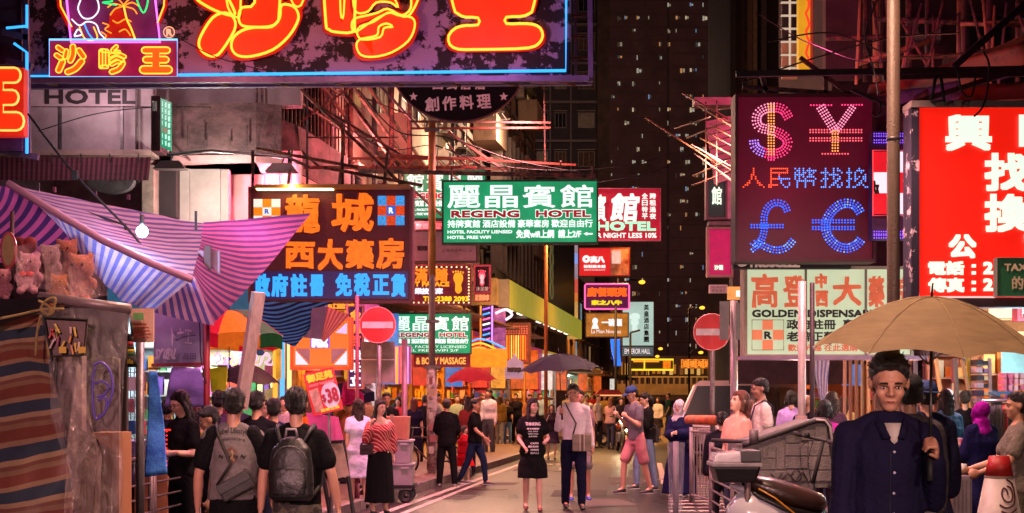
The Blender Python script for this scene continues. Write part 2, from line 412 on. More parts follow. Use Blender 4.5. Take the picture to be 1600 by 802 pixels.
def smoothpath(p,k=4,closed=False):
 """Catmull-Rom through 2D points"""
 n=len(p);out=[]
 for i in range(n if closed else n-1):
  a,b,c,d=(p[(i-1)%n]if closed else p[max(i-1,0)]),p[i],p[(i+1)%n],(p[(i+2)%n]if closed else p[min(i+2,n-1)])
  for j in range(k):
   t=j/k
   out.append(tuple(.5*((2*b[q])+(-a[q]+c[q])*t+(2*a[q]-5*b[q]+4*c[q]-d[q])*t*t+(-a[q]+3*b[q]-3*c[q]+d[q])*t**3)for q in range(2)))
 if not closed:out.append(p[-1])
 return out

# ================================================================== ground
def struct(name,mb,m,**k):
 return mb.build(name,m,kind='structure',**k)
ASPH=two_tone('#1d191b','#2e282a',sc=1.4,thr=.5,soft=.22,rough=.36,bump=.6)
g=MB();g.quad((-400,-20,0),(400,-20,0),(400,900,0),(-400,900,0));struct('road',g,ASPH,origin=(0,0,0))
V0=Vector((0,0,.0055))
def KL(Y):return-5.31+.145*Y+.15
def KR(Y):return .55+.145*Y
# paved footways, 0.13 m above the road, with kerb stones
def pavers(key,ca,cb):
 m=mat(ca,key=key,rough=.5,bump=.1);t=m.node_tree;L=t.links;b=t.nodes['Principled BSDF']
 tc=t.nodes.new('ShaderNodeTexCoord');br=t.nodes.new('ShaderNodeTexBrick');br.inputs['Scale'].default_value=4
 br.inputs['Color1'].default_value=lin(ca)+(1,);br.inputs['Color2'].default_value=lin(cb)+(1,);br.inputs['Mortar'].default_value=lin('#4a3a3a')+(1,)
 br.inputs['Mortar Size'].default_value=.03
 L.new(tc.outputs['Object'],br.inputs['Vector'])
 nz=t.nodes.new('ShaderNodeTexNoise');nz.inputs['Scale'].default_value=2;mm=t.nodes.new('ShaderNodeMix');mm.data_type='RGBA';mm.blend_type='MULTIPLY';mm.inputs['Factor'].default_value=.6
 L.new(br.outputs[0],mm.inputs['A']);L.new(nz.outputs['Fac'],mm.inputs['B']);L.new(mm.outputs['Result'],b.inputs['Base Color'])
 bp=t.nodes.new('ShaderNodeBump');bp.inputs['Strength'].default_value=.5;bp.inputs['Distance'].default_value=.01;L.new(br.outputs['Fac'],bp.inputs['Height']);bp.invert=True;L.new(bp.outputs[0],b.inputs['Normal'])
 return m
g=MB();g.prism([(KL(18),18,0),(KL(41.5),41.5,0),(KL(43.5)-1.2,43.5,0),(-12,43.5,0),(-12,18,0)],(0,0,.13))
pl=struct('pavement',g,pavers('pvl','#8a5f58','#74504b'))
g=MB();g.prism([(KR(16),16,0),(KR(40),40,0),(16,40,0),(16,16,0)],(0,0,.13))
pr=struct('pavement',g,pavers('pvr','#7c5a52','#684843'))
g=MB();g.prism([(KL(52)-.2,52,0),(KL(90),90,0),(-8,90,0),(-8,52,0)],(0,0,.13));struct('pavement',g,pavers('pvl','#8a5f58','#74504b'))
KERB=mat('#6f6462',rough=.7,var=.3)
def kerb(fx,y0,y1,n,par):
 m0=None
 for i in range(n):
  a=y0+(y1-y0)*i/n;b=y0+(y1-y0)*(i+1)/n-.02
  P,Q=Vector((fx(a)+.07,a,.07)),Vector((fx(b)+.07,b,.07))
  MB().bar(P,Q,.145,.145).build('kerb_stone',KERB,par)
kerb(lambda y:KL(y),18,41.5,24,pl);kerb(lambda y:KR(y)-.14,16,40,24,pr)
# painted markings, 4 mm sheets
PAINT=two_tone('#a59a92','#6a5f5c',sc=5,thr=.62,rough=.6,bump=.1,soft=.08)
def stripe(name,pts,m=PAINT,z=.004):
 g=MB();g.add([(p[0],p[1],z)for p in pts],[tuple(range(len(pts)))]);return struct(name,g,m)
def strip(a,b,w,nm='road_marking'):
 a,b=Vector(a),Vector(b);n=Vector((-(b-a).y,(b-a).x)).normalized()*w/2
 return stripe(nm,[a-n,b-n,b+n,a+n])
strip((KL(19)+.55,19),(KL(41)+.5,41),.12);strip((KL(18.5)+.85,18.5),(KL(27)+.75,27),.1)
for(x0,x1,Y)in((915,1020,33.6),(840,940,33.2),(1010,1040,27)):
 strip((G(x0,Y).x,Y),(G(x1,Y+.5).x,Y+.5),.14)
strip((G(877,31).x,31),(G(905,41).x,41),.12);strip((G(1030,34).x,34),(G(1038,26).x,26),.12)
for i in range(16): # ladder of short bars at the railings
 Y=19.3+i*.62
 strip((G(1033,Y).x+.1,Y),(G(1033,Y).x+.52,Y+.05),.2,'crossing_bar')
 strip((G(1080,Y).x+.05,Y),(G(1080,Y).x+.5,Y+.05),.2,'crossing_bar')
gx=MB();gx.add([(a,b,.005)for a,b in((1.1,20.6),(1.9,20.9),(1.6,22.4),(1.0,22.0))],[(0,1,2,3)]);struct('road_patch',gx,mat('#4b3f3e',rough=.6,var=.3))
for(x,Y,w,l,c_)in((905,23.5,.9,1.6,'#26211f'),(760,26,1.1,.8,'#352d2e'),(980,27,.7,2.2,'#2c2628'),(860,31,1.6,1.2,'#332b2c'),(700,22.5,.8,.8,'#3a3132')):
 gg=G(x,Y,.003+Y*.00002);q_=MB();q_.add([gg+Vector((a*w+.1*b,b*l,0))for a,b in((-.5,-.5),(.5,-.45),(.52,.5),(-.48,.5))],[(0,1,2,3)]);struct('road_patch',q_,mat(c_,rough=.65,var=.35,sc=6,bump=.4))
for k in range(9):
 x,Y=random.uniform(650,1040),random.uniform(20.5,34);pts=[G(x,Y)]
 for j in range(9):pts.append(pts[-1]+Vector((random.uniform(-.16,.22),random.uniform(-.02,.26),0)))
 q_=MB()
 for a,b in zip(pts,pts[1:]):n_=Vector((-(b-a).y,(b-a).x,0)).normalized()*.007;q_.add([a-n_+V0,b-n_+V0,b+n_+V0,a+n_+V0],[(0,1,2,3)])
 struct('road_crack',q_,mat('#120f10',rough=.9))
MAN=mat('#3b3534',rough=.35,metal=.7)
for x,Y in((-.4,24.6),(1.2,30.5)):
 m_=MB();m_.loft([((x,Y,.002),(.33,0,0),(0,.33,0)),((x,Y,.008),(.33,0,0),(0,.33,0))],20)
 struct('manhole_cover',m_,MAN)

# ================================================================== facades with real openings
def quadbox(mb,P,s0,s1,d0,d1,z0,z1):
 """box in facade coordinates through the mapping P(s, dep, z)"""
 vs=[P(s,d,z)for s in(s0,s1)for d in(d0,d1)for z in(z0,z1)]
 mb.add(vs,[(0,1,3,2),(4,6,7,5),(0,4,5,1),(2,3,7,6),(0,2,6,4),(1,5,7,3)]);return mb
GLASSD=mat('#1a1a22',rough=.12,var=.3,bump=.05);CURT=mat('#5a4338',rough=.8,var=.4)
WARMWIN=glow('#c99a5e',.55,.5,4);COOLWIN=glow('#9fc4cc',.5,.5,4);DIMWIN=glow('#5a3f2e',.35,.6,4)
def window(P,s0,s1,z0,z1,par,fm,pane,dep=.0,bars=2,hood=True):
 mb=MB();w=.05
 for a,b,c,d in((s0,s1,z0,z0+w),(s0,s1,z1-w,z1),(s0,s0+w,z0+w,z1-w),(s1-w,s1,z0+w,z1-w)):quadbox(mb,P,a,b,dep+.02,dep+.1,c,d)
 for k in range(1,bars):
  s=s0+(s1-s0)*k/bars;quadbox(mb,P,s-.02,s+.02,dep+.03,dep+.09,z0+w,z1-w)
 f=mb.build('window',fm,par)
 quadbox(MB(),P,s0+w,s1-w,dep+.05,dep+.06,z0+w,z1-w).build('pane',pane,f)
 if hood:quadbox(MB(),P,s0-.08,s1+.08,dep-.28,dep,z1+.05,z1+.12).build('window_hood',fm,f)
 return f
def ac_unit(P,s,z,par,dep=-.42):
 b=quadbox(MB(),P,s,s+.62,dep,dep+.34,z,z+.46).build('air_conditioner',mat('#8b8079',rough=.6,var=.3),par)
 g=MB();c=P(s+.31,dep-.006,z+.23);a=(P(s+.5,dep-.006,z+.23)-c).normalized()
 g.loft([(c,a*.17,(0,0,.17)),(c-SN.lerp(SN,0)*0+(P(s,dep-.02,z)-P(s,dep,z)),a*.17,(0,0,.17))],14);g.build('fan_grille',DARKST,b)
 quadbox(MB(),P,s+.02,s+.6,dep,-.0,z-.06,z-.01).build('bracket',STEEL,b)
def wall_with_holes(P,s0,s1,z0,z1,holes,th,m,par,name='wall'):
 """wall slab split around rectangular holes laid out in rows"""
 mb=MB();rows=sorted({(h[2],h[3])for h in holes});z=z0
 for(a,b)in rows:
  if a>z:quadbox(mb,P,s0,s1,0,th,z,a)
  hs=sorted(h for h in holes if(h[2],h[3])==(a,b));s=s0
  for h in hs:
   if h[0]>s:quadbox(mb,P,s,h[0],0,th,a,b)
   s=h[1]
  if s<s1:quadbox(mb,P,s,s1,0,th,a,b)
  z=b
 if z<z1:quadbox(mb,P,s0,s1,0,th,z,z1)
 return mb.build(name,m,par)

PLAST=two_tone('#8f7a68','#54443c',sc=1.6,thr=.56,soft=.12,rough=.85,bump=.4,stretch=(1,1,.5))
PLAST2=two_tone('#776a66','#3f3535',sc=1.3,thr=.52,soft=.15,rough=.85,bump=.4,stretch=(1,1,.35))
STAIN=two_tone('#76585a','#2c2224',sc=2.4,thr=.5,soft=.16,rough=.9,bump=.6,stretch=(.6,.6,1))
# ---- long old tenement on the left, upper floors over the shops
bl=thing('tenement_building','long weathered tenement with balconies, pipes and air conditioners running down the left side','building',LF(31,0,0))
holes=[]
for fl in range(4):
 z=4.9+fl*2.9
 for b in range(12):
  s=33.6+b*2.95
  holes.append((s,s+1.5,z+.75,z+2.05))
wall_with_holes(LF,32.6,69,3.9,17.2,holes,.3,PLAST,bl)
quadbox(MB(),LF,69,69.3,.0,9,3.9,17.2).build('wall',PLAST,bl);quadbox(MB(),LF,33,69,4,4.3,0,17.2).build('wall',PLAST2,bl)
FR=mat('#6c655f',rough=.5,metal=.3)
for i,h in enumerate(holes):
 pane=random.choice([GLASSD,GLASSD,GLASSD,CURT,DIMWIN,WARMWIN])
 window(LF,*h,bl,FR,pane,bars=2+i%2)
 if random.random()<.55:ac_unit(LF,h[1]+.35,h[2]-.1+random.random()*.3,bl)
for fl in range(4): # slab edges and balcony boxes
 z=4.9+fl*2.9
 quadbox(MB(),LF,32.6,69,-.12,.0,z-.12,z+.08).build('ledge',PLAST2,bl)
 for b in range(0,12,3):
  s=32.9+b*2.95+(fl%2)*2.9
  if s>65:continue
  bb=MB();quadbox(bb,LF,s,s+2.6,-.95,-.13,z-.1,z+.02);quadbox(bb,LF,s,s+2.6,-.95,-.87,z+.02,z+.85)
  quadbox(bb,LF,s,s+.08,-.87,-.13,z+.02,z+.85);quadbox(bb,LF,s+2.52,s+2.6,-.87,-.13,z+.02,z+.85)
  o=bb.build('balcony',random.choice([PLAST,PLAST2,STAIN]),bl)
  rl=MB()
  for k in range(13):rl.bar(LF(s+.05+k*.205,-.91,z+.85),LF(s+.05+k*.205,-.91,z+1.75 if fl%2 else z+1.2),.025)
  rl.bar(LF(s,-.91,z+1.2),LF(s+2.6,-.91,z+1.2),.04);rl.build('railing',DARKST,o)
for k in range(14): # drain pipes and laundry rails
 s=33.1+k*2.65;pp=MB();x=-.08-.05*(k%3)
 pp.tube([LF(s,x,4.1),LF(s,x,9+random.random()*2),LF(s+.3,x,9.6+random.random()),LF(s+.3,x,17)],.05+.02*(k%2),6)
 pp.build('drain_pipe',random.choice([RUST,STEEL,mat('#8a7f78',var=.3)]),bl,smooth=True)
for k in range(12):
 s=34+k*2.7;z=5.4+(k*7%4)*2.9+.2;rk=MB()
 rk.bar(LF(s,0,z),LF(s,-1.3,z+.12),.03);rk.bar(LF(s+1.4,0,z),LF(s+1.4,-1.3,z+.12),.03)
 for q in range(3):rk.bar(LF(s,-.5-.35*q,z+.06),LF(s+1.4,-.5-.35*q,z+.06),.02)
 rk.build('drying_rack',STEEL,bl)
for k in range(5):
 s=36+k*5.1;rk=MB();z=4.0
 quadbox(rk,LF,s,s+4.4,-1.5,0,z,z+.06);rk.build('canopy',mat('#6a4a4c',var=.3),bl)

# ---- rounded corner building nearest on the left
hb=thing('corner_building','pale corner building with a stained concrete balcony band and a lettered wall above the stall','building',W(150,618,26))
Yh=26
LIT=mat('#b3a3a0',rough=.7,var=.12,sc=2,bump=.1)
HW=two_tone('#a4949a','#7c666c',sc=1.3,thr=.62,soft=.2,rough=.85,bump=.3)
MB().px(-160,-60,470,165,Yh+.6,.3).build('upper_wall',HW,hb)
MB().px(-20,130,238,166,Yh-.05,.3).build('name_band',mat('#b09aa2',var=.2,sc=2),hb)
MB().px(-20,168,236,234,Yh+.0,.3).build('parapet_panel',HW,hb)
for a,b in((92,96),(188,192)):MB().px(a,167,b,234,Yh-.03,.03).build('panel_joint',STEEL,hb)
MB().px(-20,234,238,242,Yh-.25,.5).build('ledge',mat('#a98f88'),hb)
letters(hb,'HOTEL',(70,140,212,163),Yh-.056,mat('#2c2026',rough=.6),bold=1.2)
# shop level behind awning
MB().px(-160,242,275,620,Yh+1.0,.3).build('wall',mat('#6b5c62',var=.35,sc=2),hb)
aw=MB()
aw.coons(W(-30,246,Yh-.3),W(236,246,Yh-.3),W(232,282,Yh-1.1),W(-30,282,Yh-1.1),12,4)
aw.build('awning',stripes([(0,'#4a2430'),(.5,'#7a4450')],34,0,trans=.1),hb)
for k in range(6):
 x=-10+k*45;MB().px(x,240,x+2,286,Yh-.5,.03).build('bracket',STEEL,hb)
fan=MB();c=W(172,283,Yh-.4)
fan.loft([(c,(.42,0,0),(0,0,.22)),(c+Vector((0,.2,0)),(.42,0,0),(0,0,.22))],20);fan.build('extractor_fan',mat('#6e7478',metal=.4,var=.3),hb)
MB().px(222,258,240,360,Yh-.1,.5).build('corner_pier',mat('#8f8078',var=.3),hb)
MB().px(246,262,275,340,Yh+.3,.5).build('shutter_recess',mat('#2a2024'),hb)
# white panelled pier wall and the lit pink room beyond
for i,(a,b)in enumerate(((276,296),(297,344),(345,357))):
 MB().px(a,236,b,420,Yh+.6+.04*i,.2).build('wall_panel',LIT,hb)
MB().px(358,236,470,420,Yh+1.3,.2).build('back_wall',mat('#c3a49c',rough=.7,var=.1,sc=1),hb)
MB().px(410,305,440,420,Yh+1.15,.1).build('wall_panel',mat('#a8786e',var=.2),hb)
# concrete band: follows the rounded corner and then the street
path=[W(268,300,Yh),W(300,300,Yh-.05),W(400,300,Yh-.1),W(440,300,Yh+.1)]
p0=LF(28.4,-.35,0);p1=LF(32.5,-.35,0);path=[Vector((p.x,p.y,0))for p in path]+[Vector((p0.x-.28,p0.y-.7,0)),p0,p1]
def band(path,z0,z1,th,name,m,par,cap=0):
 mb=MB();vs=[];n=len(path)
 for i,p in enumerate(path):
  d=(path[min(i+1,n-1)]-path[max(i-1,0)]).normalized();nn=Vector((-d.y,d.x,0))
  for q,z in((0,z0),(0,z1),(th,z1),(th,z0)):vs.append(p+nn*q+Vector((0,0,z)))
 fs=[(i*4+k,i*4+(k+1)%4,(i+1)*4+(k+1)%4,(i+1)*4+k)for i in range(n-1)for k in range(4)]+[(0,1,2,3),((n-1)*4,(n-1)*4+3,(n-1)*4+2,(n-1)*4+1)]
 mb.add(vs,fs);return mb.build(name,m,par)
band(path,6.02,6.95,.22,'balcony_parapet',STAIN,hb)
band(path,5.86,6.0,2.6,'floor_slab',mat('#b98a8a',rough=.7,var=.15),hb)
for i in range(26): # cage bars over the parapet
 t=i/25;a=path[2].lerp(path[-1],t);MB().bar(a+Vector((0,.1,6.95)),a+Vector((0,.1,8.3)),.03).build('cage_bar',RUST,hb)
for z in(7.5,8.25):MB().bar(path[2]+Vector((0,.1,z)),path[-1]+Vector((0,.1,z)),.035).build('cage_rail',RUST,hb)
Pc=lambda s,d,z:Vector((-8.7+s,26.55+d,z))
for s_,z_ in((.6,4.1),(2.1,4.25)):ac_unit(Pc,s_,z_,hb)
for x in(30,214,262):MB().tube([W(x,60,25.9),W(x,238,25.9)],.03,6).build('drain_pipe',mat('#6a5a5e',var=.4),hb,smooth=True)
for k in range(6):MB().px(292+k*27+(k*k%5)*3,196+(k%3)*9,294+k*27+(k*k%5)*3,228,25.83,.02).build('rust_streak',mat('#4e3c3c',rough=.95,var=.5,sc=8),hb)
MB().px(60,98,236,134,25.98,.04).build('old_plaster',HW,hb)
for i in range(4):MB().px(392+i*20,244,396+i*20,300,27.1,.05).build('ceiling_batten',mat('#8a5a60'),hb)
# stair-like fire escape stringers and pipes beside the corner
for k in range(4):
 a=W(500+k*24,130,30+k);b=W(600+k*22,262,33+k);MB().bar(a,b,.06).build('stringer',RUST,hb)
for x in(505,520,548,612,640):
 MB().tube([W(x,120,31),W(x,260,31)],.055,6).build('drain_pipe',random.choice([STEEL,RUST]),hb,smooth=True)

# ---- shop unit generator -------------------------------------------------
GOODC=['#c2452f','#d9a441','#e6dcc8','#3f6fb0','#4d9b58','#d46a9a','#8a5ab0','#e58a35','#b5d4d6','#f0e6a0']
def shop(P,s0,s1,label,wallc,lightc,ls,signc=None,z1=3.2,depth=2.6,shelf=True,sub=None,power=0):
 t=thing('shop',label,'shop',P(s0,0,.13))
 wm=mat(wallc,rough=.6,var=.2)
 quadbox(MB(),P,s0,s1,depth,depth+.12,.13,z1).build('back_wall',wm,t)
 for s in(s0,s1-.12):quadbox(MB(),P,s,s+.12,.02,depth,.13,z1).build('side_wall',wm,t)
 quadbox(MB(),P,s0,s1,.02,depth,z1,z1+.12).build('ceiling',wm,t)
 quadbox(MB(),P,s0,s1,-.05,.1,z1+.13,z1+.72).build('fascia',glow(signc,.8,.3,3)if signc else mat('#4a3438',var=.3),t)
 n=max(1,int((s1-s0)/1.3))
 for k in range(n):
  a=s0+.3+(s1-s0-.6)*(k+.1)/n
  quadbox(MB(),P,a,a+.75,.5,depth-.5,z1-.09,z1-.04).build('ceiling_light',glow(lightc,ls*1.5,.05,nee=True),t)
 if shelf: # side shelving on the far wall, facing back down the street
  nd=int(depth*3.2);wf=mat('#d8cfc4')
  sw_=MB()
  for z in(.6,1.05,1.5,1.95,2.4,2.85):quadbox(sw_,P,s1-.4,s1-.125,.15,depth-.1,z,z+.025)
  sw_.build('side_shelf',wf,t);sg_={}
  for z in(.63,1.08,1.53,1.98,2.43):
   d=.18
   while d<depth-.3:
    w=random.uniform(.07,.2);h=random.uniform(.14,.36);quadbox(sg_.setdefault(random.choice(GOODC),MB()),P,s1-.38,s1-.2,d,d+w,z,z+h);d+=w+.03
  for c,mb in sg_.items():mb.build('goods',mat(c,rough=.4,key='g'),t,kind='stuff')
  quadbox(MB(),P,s1-.2,s1-.14,.3,depth-.3,2.9,z1-.05).build('light_box',glow(lightc,1.6,.2,2),t)
  if P is not RF or s0>30:quadbox(MB(),P,s1-.06,s1+.02,-.55,.0,1.9,z1+.5).build('side_sign',glow(random.choice(['#d83830','#e8a030','#c83c80','#e8e0d0','#3c78c8','#d8581c']),.85,.4,4),t)
  sh=MB()
  for z in(.7,1.15,1.6,2.05,2.5):
   quadbox(sh,P,s0+.15,s1-.15,depth-.45,depth-.01,z,z+.03)
  sh.build('shelf',mat('#bdb2a8'),t)
  cols={}
  for z in(.73,1.18,1.63,2.08,2.53):
   s=s0+.2
   while s<s1-.4:
    w=random.uniform(.08,.26);h=random.uniform(.15,.36)
    quadbox(cols.setdefault(random.choice(GOODC),MB()),P,s,s+w,depth-.42,depth-.15,z,z+h);s+=w+.03
  for c,mb in cols.items():mb.build('goods',mat(c,rough=.4,key='g'),t,kind='stuff')
 hg={}
 for k in range(int((s1-s0)*2.2)): # hanging goods, posters, racks near the front
  s=s0+.2+random.random()*(s1-s0-.6);z=random.uniform(1.5,2.5);w=random.uniform(.2,.5);h=random.uniform(.3,.7);d=random.uniform(.15,depth-.8)
  quadbox(hg.setdefault(random.choice(GOODC),MB()),P,s,s+w,d,d+.06,z,z+h)
 for c,mb in hg.items():mb.build('hanging_goods',mat(c,rough=.5,key='g'),t,kind='stuff')
 if power:lamp(P((s0+s1)/2,.6,z1-.35),lightc,power*3.0,.15)
 return t
SH=[(27,28.3,'narrow bright medicine shop at the street corner behind the orange light sign','#d8b890','#ffd9a0',3.2,'#d8642a',40),
(28.5,32.4,'pink lit shop behind the man with the backpack','#d88aa0','#ffb0c0',2.6,'#b02a50',50),
(32.6,36.6,'white lit cosmetics shop left of the no entry sign','#d8c8c8','#e8f0ff',2.6,'#d04890',50),
(36.8,41,'massage parlour doorway under the red lettered band','#e0a050','#ffc060',3.0,None,60),
(41.2,46,'yellow lit shop behind the red umbrella','#e8a040','#ffb440',3.6,'#c8401c',90),
(46.2,51,'orange lit food shop right of the red umbrella','#d87a34','#ff9a40',2.6,'#d85a20',80),
(51.2,55.5,'small shop beneath the near end of the yellow green canopy','#b85a48','#ff9090',2.0,'#8a2a44',60),
(55.7,61,'white lit shop behind the woman in the printed black dress','#c8b0a0','#ffe0c0',2.4,'#a83c2c',70),
(61.2,66,'yellow lit shop deep under the long canopy','#c89048','#ffc070',2.4,'#b8581c',70),
(66.2,72,'pink lit shop at the far end under the long canopy','#b86078','#ff9ab0',2.4,'#a02c4c',60),
(72.2,79,'white lit shop beyond the far end of the long canopy','#b8a8a0','#ffe8d8',2.4,'#b88a2c',60)]
for s0,s1,lb,wc,lc,ls,sg,pw in SH:shop(LF,s0,s1,lb,wc,lc,ls,sg,power=pw)

# ---- glass fronted corner block with the yellow-green canopy ---------------
gb=thing('commercial_building','dark ribbed glass building with a long yellow green canopy over the pavement','building',LF(53,0,0))
DG=mat('#161214',rough=.25,var=.3)
for i in range(12):
 s=52.8+i*1.15
 quadbox(MB(),LF,s+.1,s+1.1,-.55,-.5,6.1,11.3).build('glass_panel',DG,gb)
 quadbox(MB(),LF,s,s+.09,-.85,-.4,6.1,11.5).build('fin',mat('#4a3c3a',var=.25),gb)
for z in(7.6,9.2,10.6):quadbox(MB(),LF,52.8,66.7,-.58,-.45,z,z+.09).build('transom',mat('#8a7468'),gb)
for i in range(5):
 p=LF(53.6+i*1.6,-.62,6.35);MB().ball(p,.06,8,6).build('spot_lamp',glow('#ffb050',4),gb)
YG=mat('#97903a',rough=.5,var=.12,sc=2,emit=.5,ecol='#b8b03c')  # fascia is no lamp; emission put in to brighten its colour
mb=MB();quadbox(mb,LF,51.4,80,-1.3,-1.15,4.75,5.75);mb.build('canopy_fascia',YG,gb)
mb=MB();quadbox(mb,LF,51.2,51.4,-1.3,-.5,4.75,5.75);mb.build('canopy_end',mat('#7a7478',rough=.4,var=.15),gb)
mb=MB();quadbox(mb,LF,51.4,80,-1.14,0,5.0,5.15);mb.build('canopy_soffit',mat('#77706a'),gb)
for i in range(9):quadbox(MB(),LF,52.2+i*3.1,53.6+i*3.1,-.9,-.6,4.93,4.98).build('strip_light',glow('#ffd8c8',3,nee=True),gb)
DGW=mat('#1f3328',rough=.5,var=.2)
quadbox(MB(),LF,66.9,80,-.9,0,6.0,12.2).build('side_wall',DGW,gb)
rg=MB()
for i in range(7): # chain of rings down the green wall
 c=LF(67.6,-1.0,10.9-i*.72);rg.tube([c+SD*(.5*math.cos(a*PI/6)*(1 if i%2 else 1.2))+Vector((0,0,.42*math.sin(a*PI/6)))for a in range(12)],.045,5,True)
rg.build('ring_emblem',mat('#9aa06a',emit=.15),gb)
quadbox(MB(),LF,51.4,66.8,0,4,3.95,6.1).build('wall',PLAST2,gb)
# tall lit vertical board beyond the green wall
vb=thing('vertical_sign','tall narrow lit shop board glowing white, red and yellow beside the dark green wall','sign',W(892,530,84))
for i,(a,b,c,s)in enumerate(((376,396,'#b8a0b0',.6),(396,412,'#8aa0e8',.9),(412,436,'#b8a0b0',.6),(436,458,'#e05848',.8),(458,472,'#e88038',.8),(472,530,'#dfa858',.75))):
 MB().px(880,a,903,b-.3,84,.4).build('panel',glow(c,s,.25,2),vb)
for x in(878,903.2):MB().px(x,374,x+1.6,532,83.9,.5).build('post',mat('#8a4a38'),vb)
letters(vb,'口匚',(886,380,897,432),83.95,glow('#cfd4ff',1.6),bold=.5)

# ---- grey residential slab beyond ----------------------------------------
gt=thing('apartment_tower','dark grey apartment tower behind the large green hotel sign','building',G(885,110))
Pg=lambda s,d,z:Vector((G(800,110).x+s,110+d,z))
xs0=(828-800)*110/F;x1=(932-800)*110/F
hol=[]
for fl in range(13):
 z=3.4+fl*3.0
 for s,w in((1.9,.9),(3.3,.9),(5.1,1.3)):hol.append((s,s+w,z+.9,z+2.1))
wall_with_holes(Pg,xs0,x1,0,42,hol,.3,mat('#3b3438',rough=.8,var=.3,sc=.6),gt)
quadbox(MB(),Pg,xs0,x1,1.5,14,0,42).build('core',mat('#2a2426'),gt)
for i,h in enumerate(hol):
 window(Pg,*h,gt,mat('#7c7068',rough=.5),random.choice([GLASSD,GLASSD,CURT,DIMWIN,WARMWIN if i%7==0 else CURT]),bars=3)
for fl in range(13):quadbox(MB(),Pg,xs0,x1,-.35,-.02,3.15+fl*3,3.35+fl*3).build('ledge',mat('#6d6062'),gt)
quadbox(MB(),Pg,x1,x1+.95,-1.2,14,0,42).build('pier',mat('#4f3c34',rough=.8,var=.35,sc=1),gt)
for s in(2.95,4.55):MB().tube([Pg(s,-.2,2),Pg(s,-.2,42)],.07,6).build('drain_pipe',mat('#7a7074'),gt)
for k in range(2):quadbox(MB(),Pg,1.2+k*.5,1.28+k*.5,-.5,-.3,14.4,15.4).build('lit_window',glow('#b0e4ee',1.1),gt)
# ---- very tall dark tower closing the street -----------------------------
ct=thing('residential_tower','very tall black apartment tower with scattered lit windows closing the street','building',G(1050,250))
Yt=250;TW=mat('#4a3638',rough=.9,var=.3,sc=.2)
MB().px(946,-160,1042,590,Yt,20).build('wall',TW,ct);MB().px(1046,-160,1160,590,Yt-4,20).build('wall',TW,ct);MB().px(1042,-160,1046,590,Yt+3,6).build('recess',BLACK,ct)
lg=MB()
for k in range(32):
 y=-40+k*20.5;lg.px(948,y,1040,y+1,Yt-.15,.14);lg.px(1048,y,1158,y+1,Yt-4.2,.18)
lg.build('floor_ledges',mat('#4a3638',rough=.9),ct)
LW=[glow('#b8b4a4',.7,.5,6),glow('#c88a58',.75,.5,6),glow('#a89c80',.6,.5,6),glow('#e0cca8',.65,.6,6),glow('#6f87a8',.8,.4,6),glow('#46362c',.6),glow('#3a3f40',.6),glow('#4a3a30',.6)]
cols_=[955,976,995,1063,1120,1146,965,988,1003,1013,1030,1043,1056,1071,1078,1087,1098,1112,1128,1139]
base=MB().px(0,0,1,1,0,0)
for k in range(225):
 cx=random.choice(cols_);ry=random.randrange(0,28)*20.5-22+6
 if cx<1042 and random.random()<.3:continue
 w=random.choice([3,3,4,5,7]);h=random.choice([4,5,6,7]);Y=Yt-.25 if cx<1042 else Yt-4.3
 MB().px(cx,ry,cx+w*.42,ry+h,Y,.15).build('lit_window',LW[int(random.random()**1.5*8)],ct)
 if w>3:MB().px(cx+w*.55,ry+random.random()*2,cx+w,ry+h-1,Y,.15).build('lit_window',LW[int(random.random()**1.2*8)],ct)
# ---- low block further up on the left
fb_=thing('far_tenement','low far block with small lit windows and awnings past the long canopy','building',LF(82,0,0))
hol=[(83+b*3.4,84.8+b*3.4,3.9+fl*2.6,5.1+fl*2.6)for fl in range(2)for b in range(15)]
wall_with_holes(LF,82,136,3.2,9.2,hol,.3,PLAST,fb_)
quadbox(MB(),LF,81.6,82,-.3,8,0,10.5).build('end_wall',PLAST2,fb_)
for h in hol:window(LF,*h,fb_,FR,random.choice([WARMWIN,COOLWIN,DIMWIN,GLASSD]),bars=2)
for k in range(6):quadbox(MB(),LF,83+k*8.6,90+k*8.6,-1.6,0,3.0,3.2).build('awning',mat(random.choice(['#8a5a40','#6a4a3c','#8a7a60']),var=.3),fb_)
for s0,s1,lb,wc,lc in((83,92,'green white lit shop past the long canopy','#b0c0a8','#e8fff0'),(93,104,'amber lit shop past the long canopy','#c89050','#ffc070'),(106,120,'orange lit shop near the far end of the left side','#b87040','#ffa060')):shop(LF,s0,s1,lb,wc,lc,2.6,'#b88a50',z1=2.9,power=60)
# ---- right side: old blocks stepping toward the camera ---------------------
rb=thing('apartment_block','plain brown apartment block behind the bamboo poles on the right','building',G(1210,70))
MB().px(1150,-220,1225,600,70,10).build('wall',mat('#33252a',rough=.8,var=.35,sc=.8),rb)
MB().px(1218,-220,1300,600,66,10).build('wall',mat('#241a1e',var=.3),rb)
for a,b,c in((1141,1150,'#1e1618'),(1168,1176,'#4e3a30'),(1177,1183,'#6a5444'),(1190,1198,'#3e3034')):MB().px(a,-220,b,560,69,1).build('pier',mat(c,rough=.8,var=.3),rb)
MB().px(1210,-40,1218,120,69,1).build('pier',mat('#3a2a28'),rb)
sg=thing('lit_balcony_cage','pale lit barred balcony column left of the tall yellow neon strip','balcony',W(1234,120,27.6))
for r in range(7):
 y=-18+r*20.5;MB().px(1221,y,1247,y+1.4,27.6,.1).build('grid_bar',glow('#cdb8a0',.8),sg)
 MB().px(1222,y+3,1246,y+18,27.85,.1).build('stair_panel',mat('#1c1416')if r<4 else mat('#9a6a4a',emit=.25),sg)
MB().px(1234,-30,1236,112,27.5,.1).build('grid_bar',glow('#cdb8a0',.8),sg)
ys=thing('neon_strip','tall yellow neon strip sign high on the brown block','sign',W(1257,110,27))
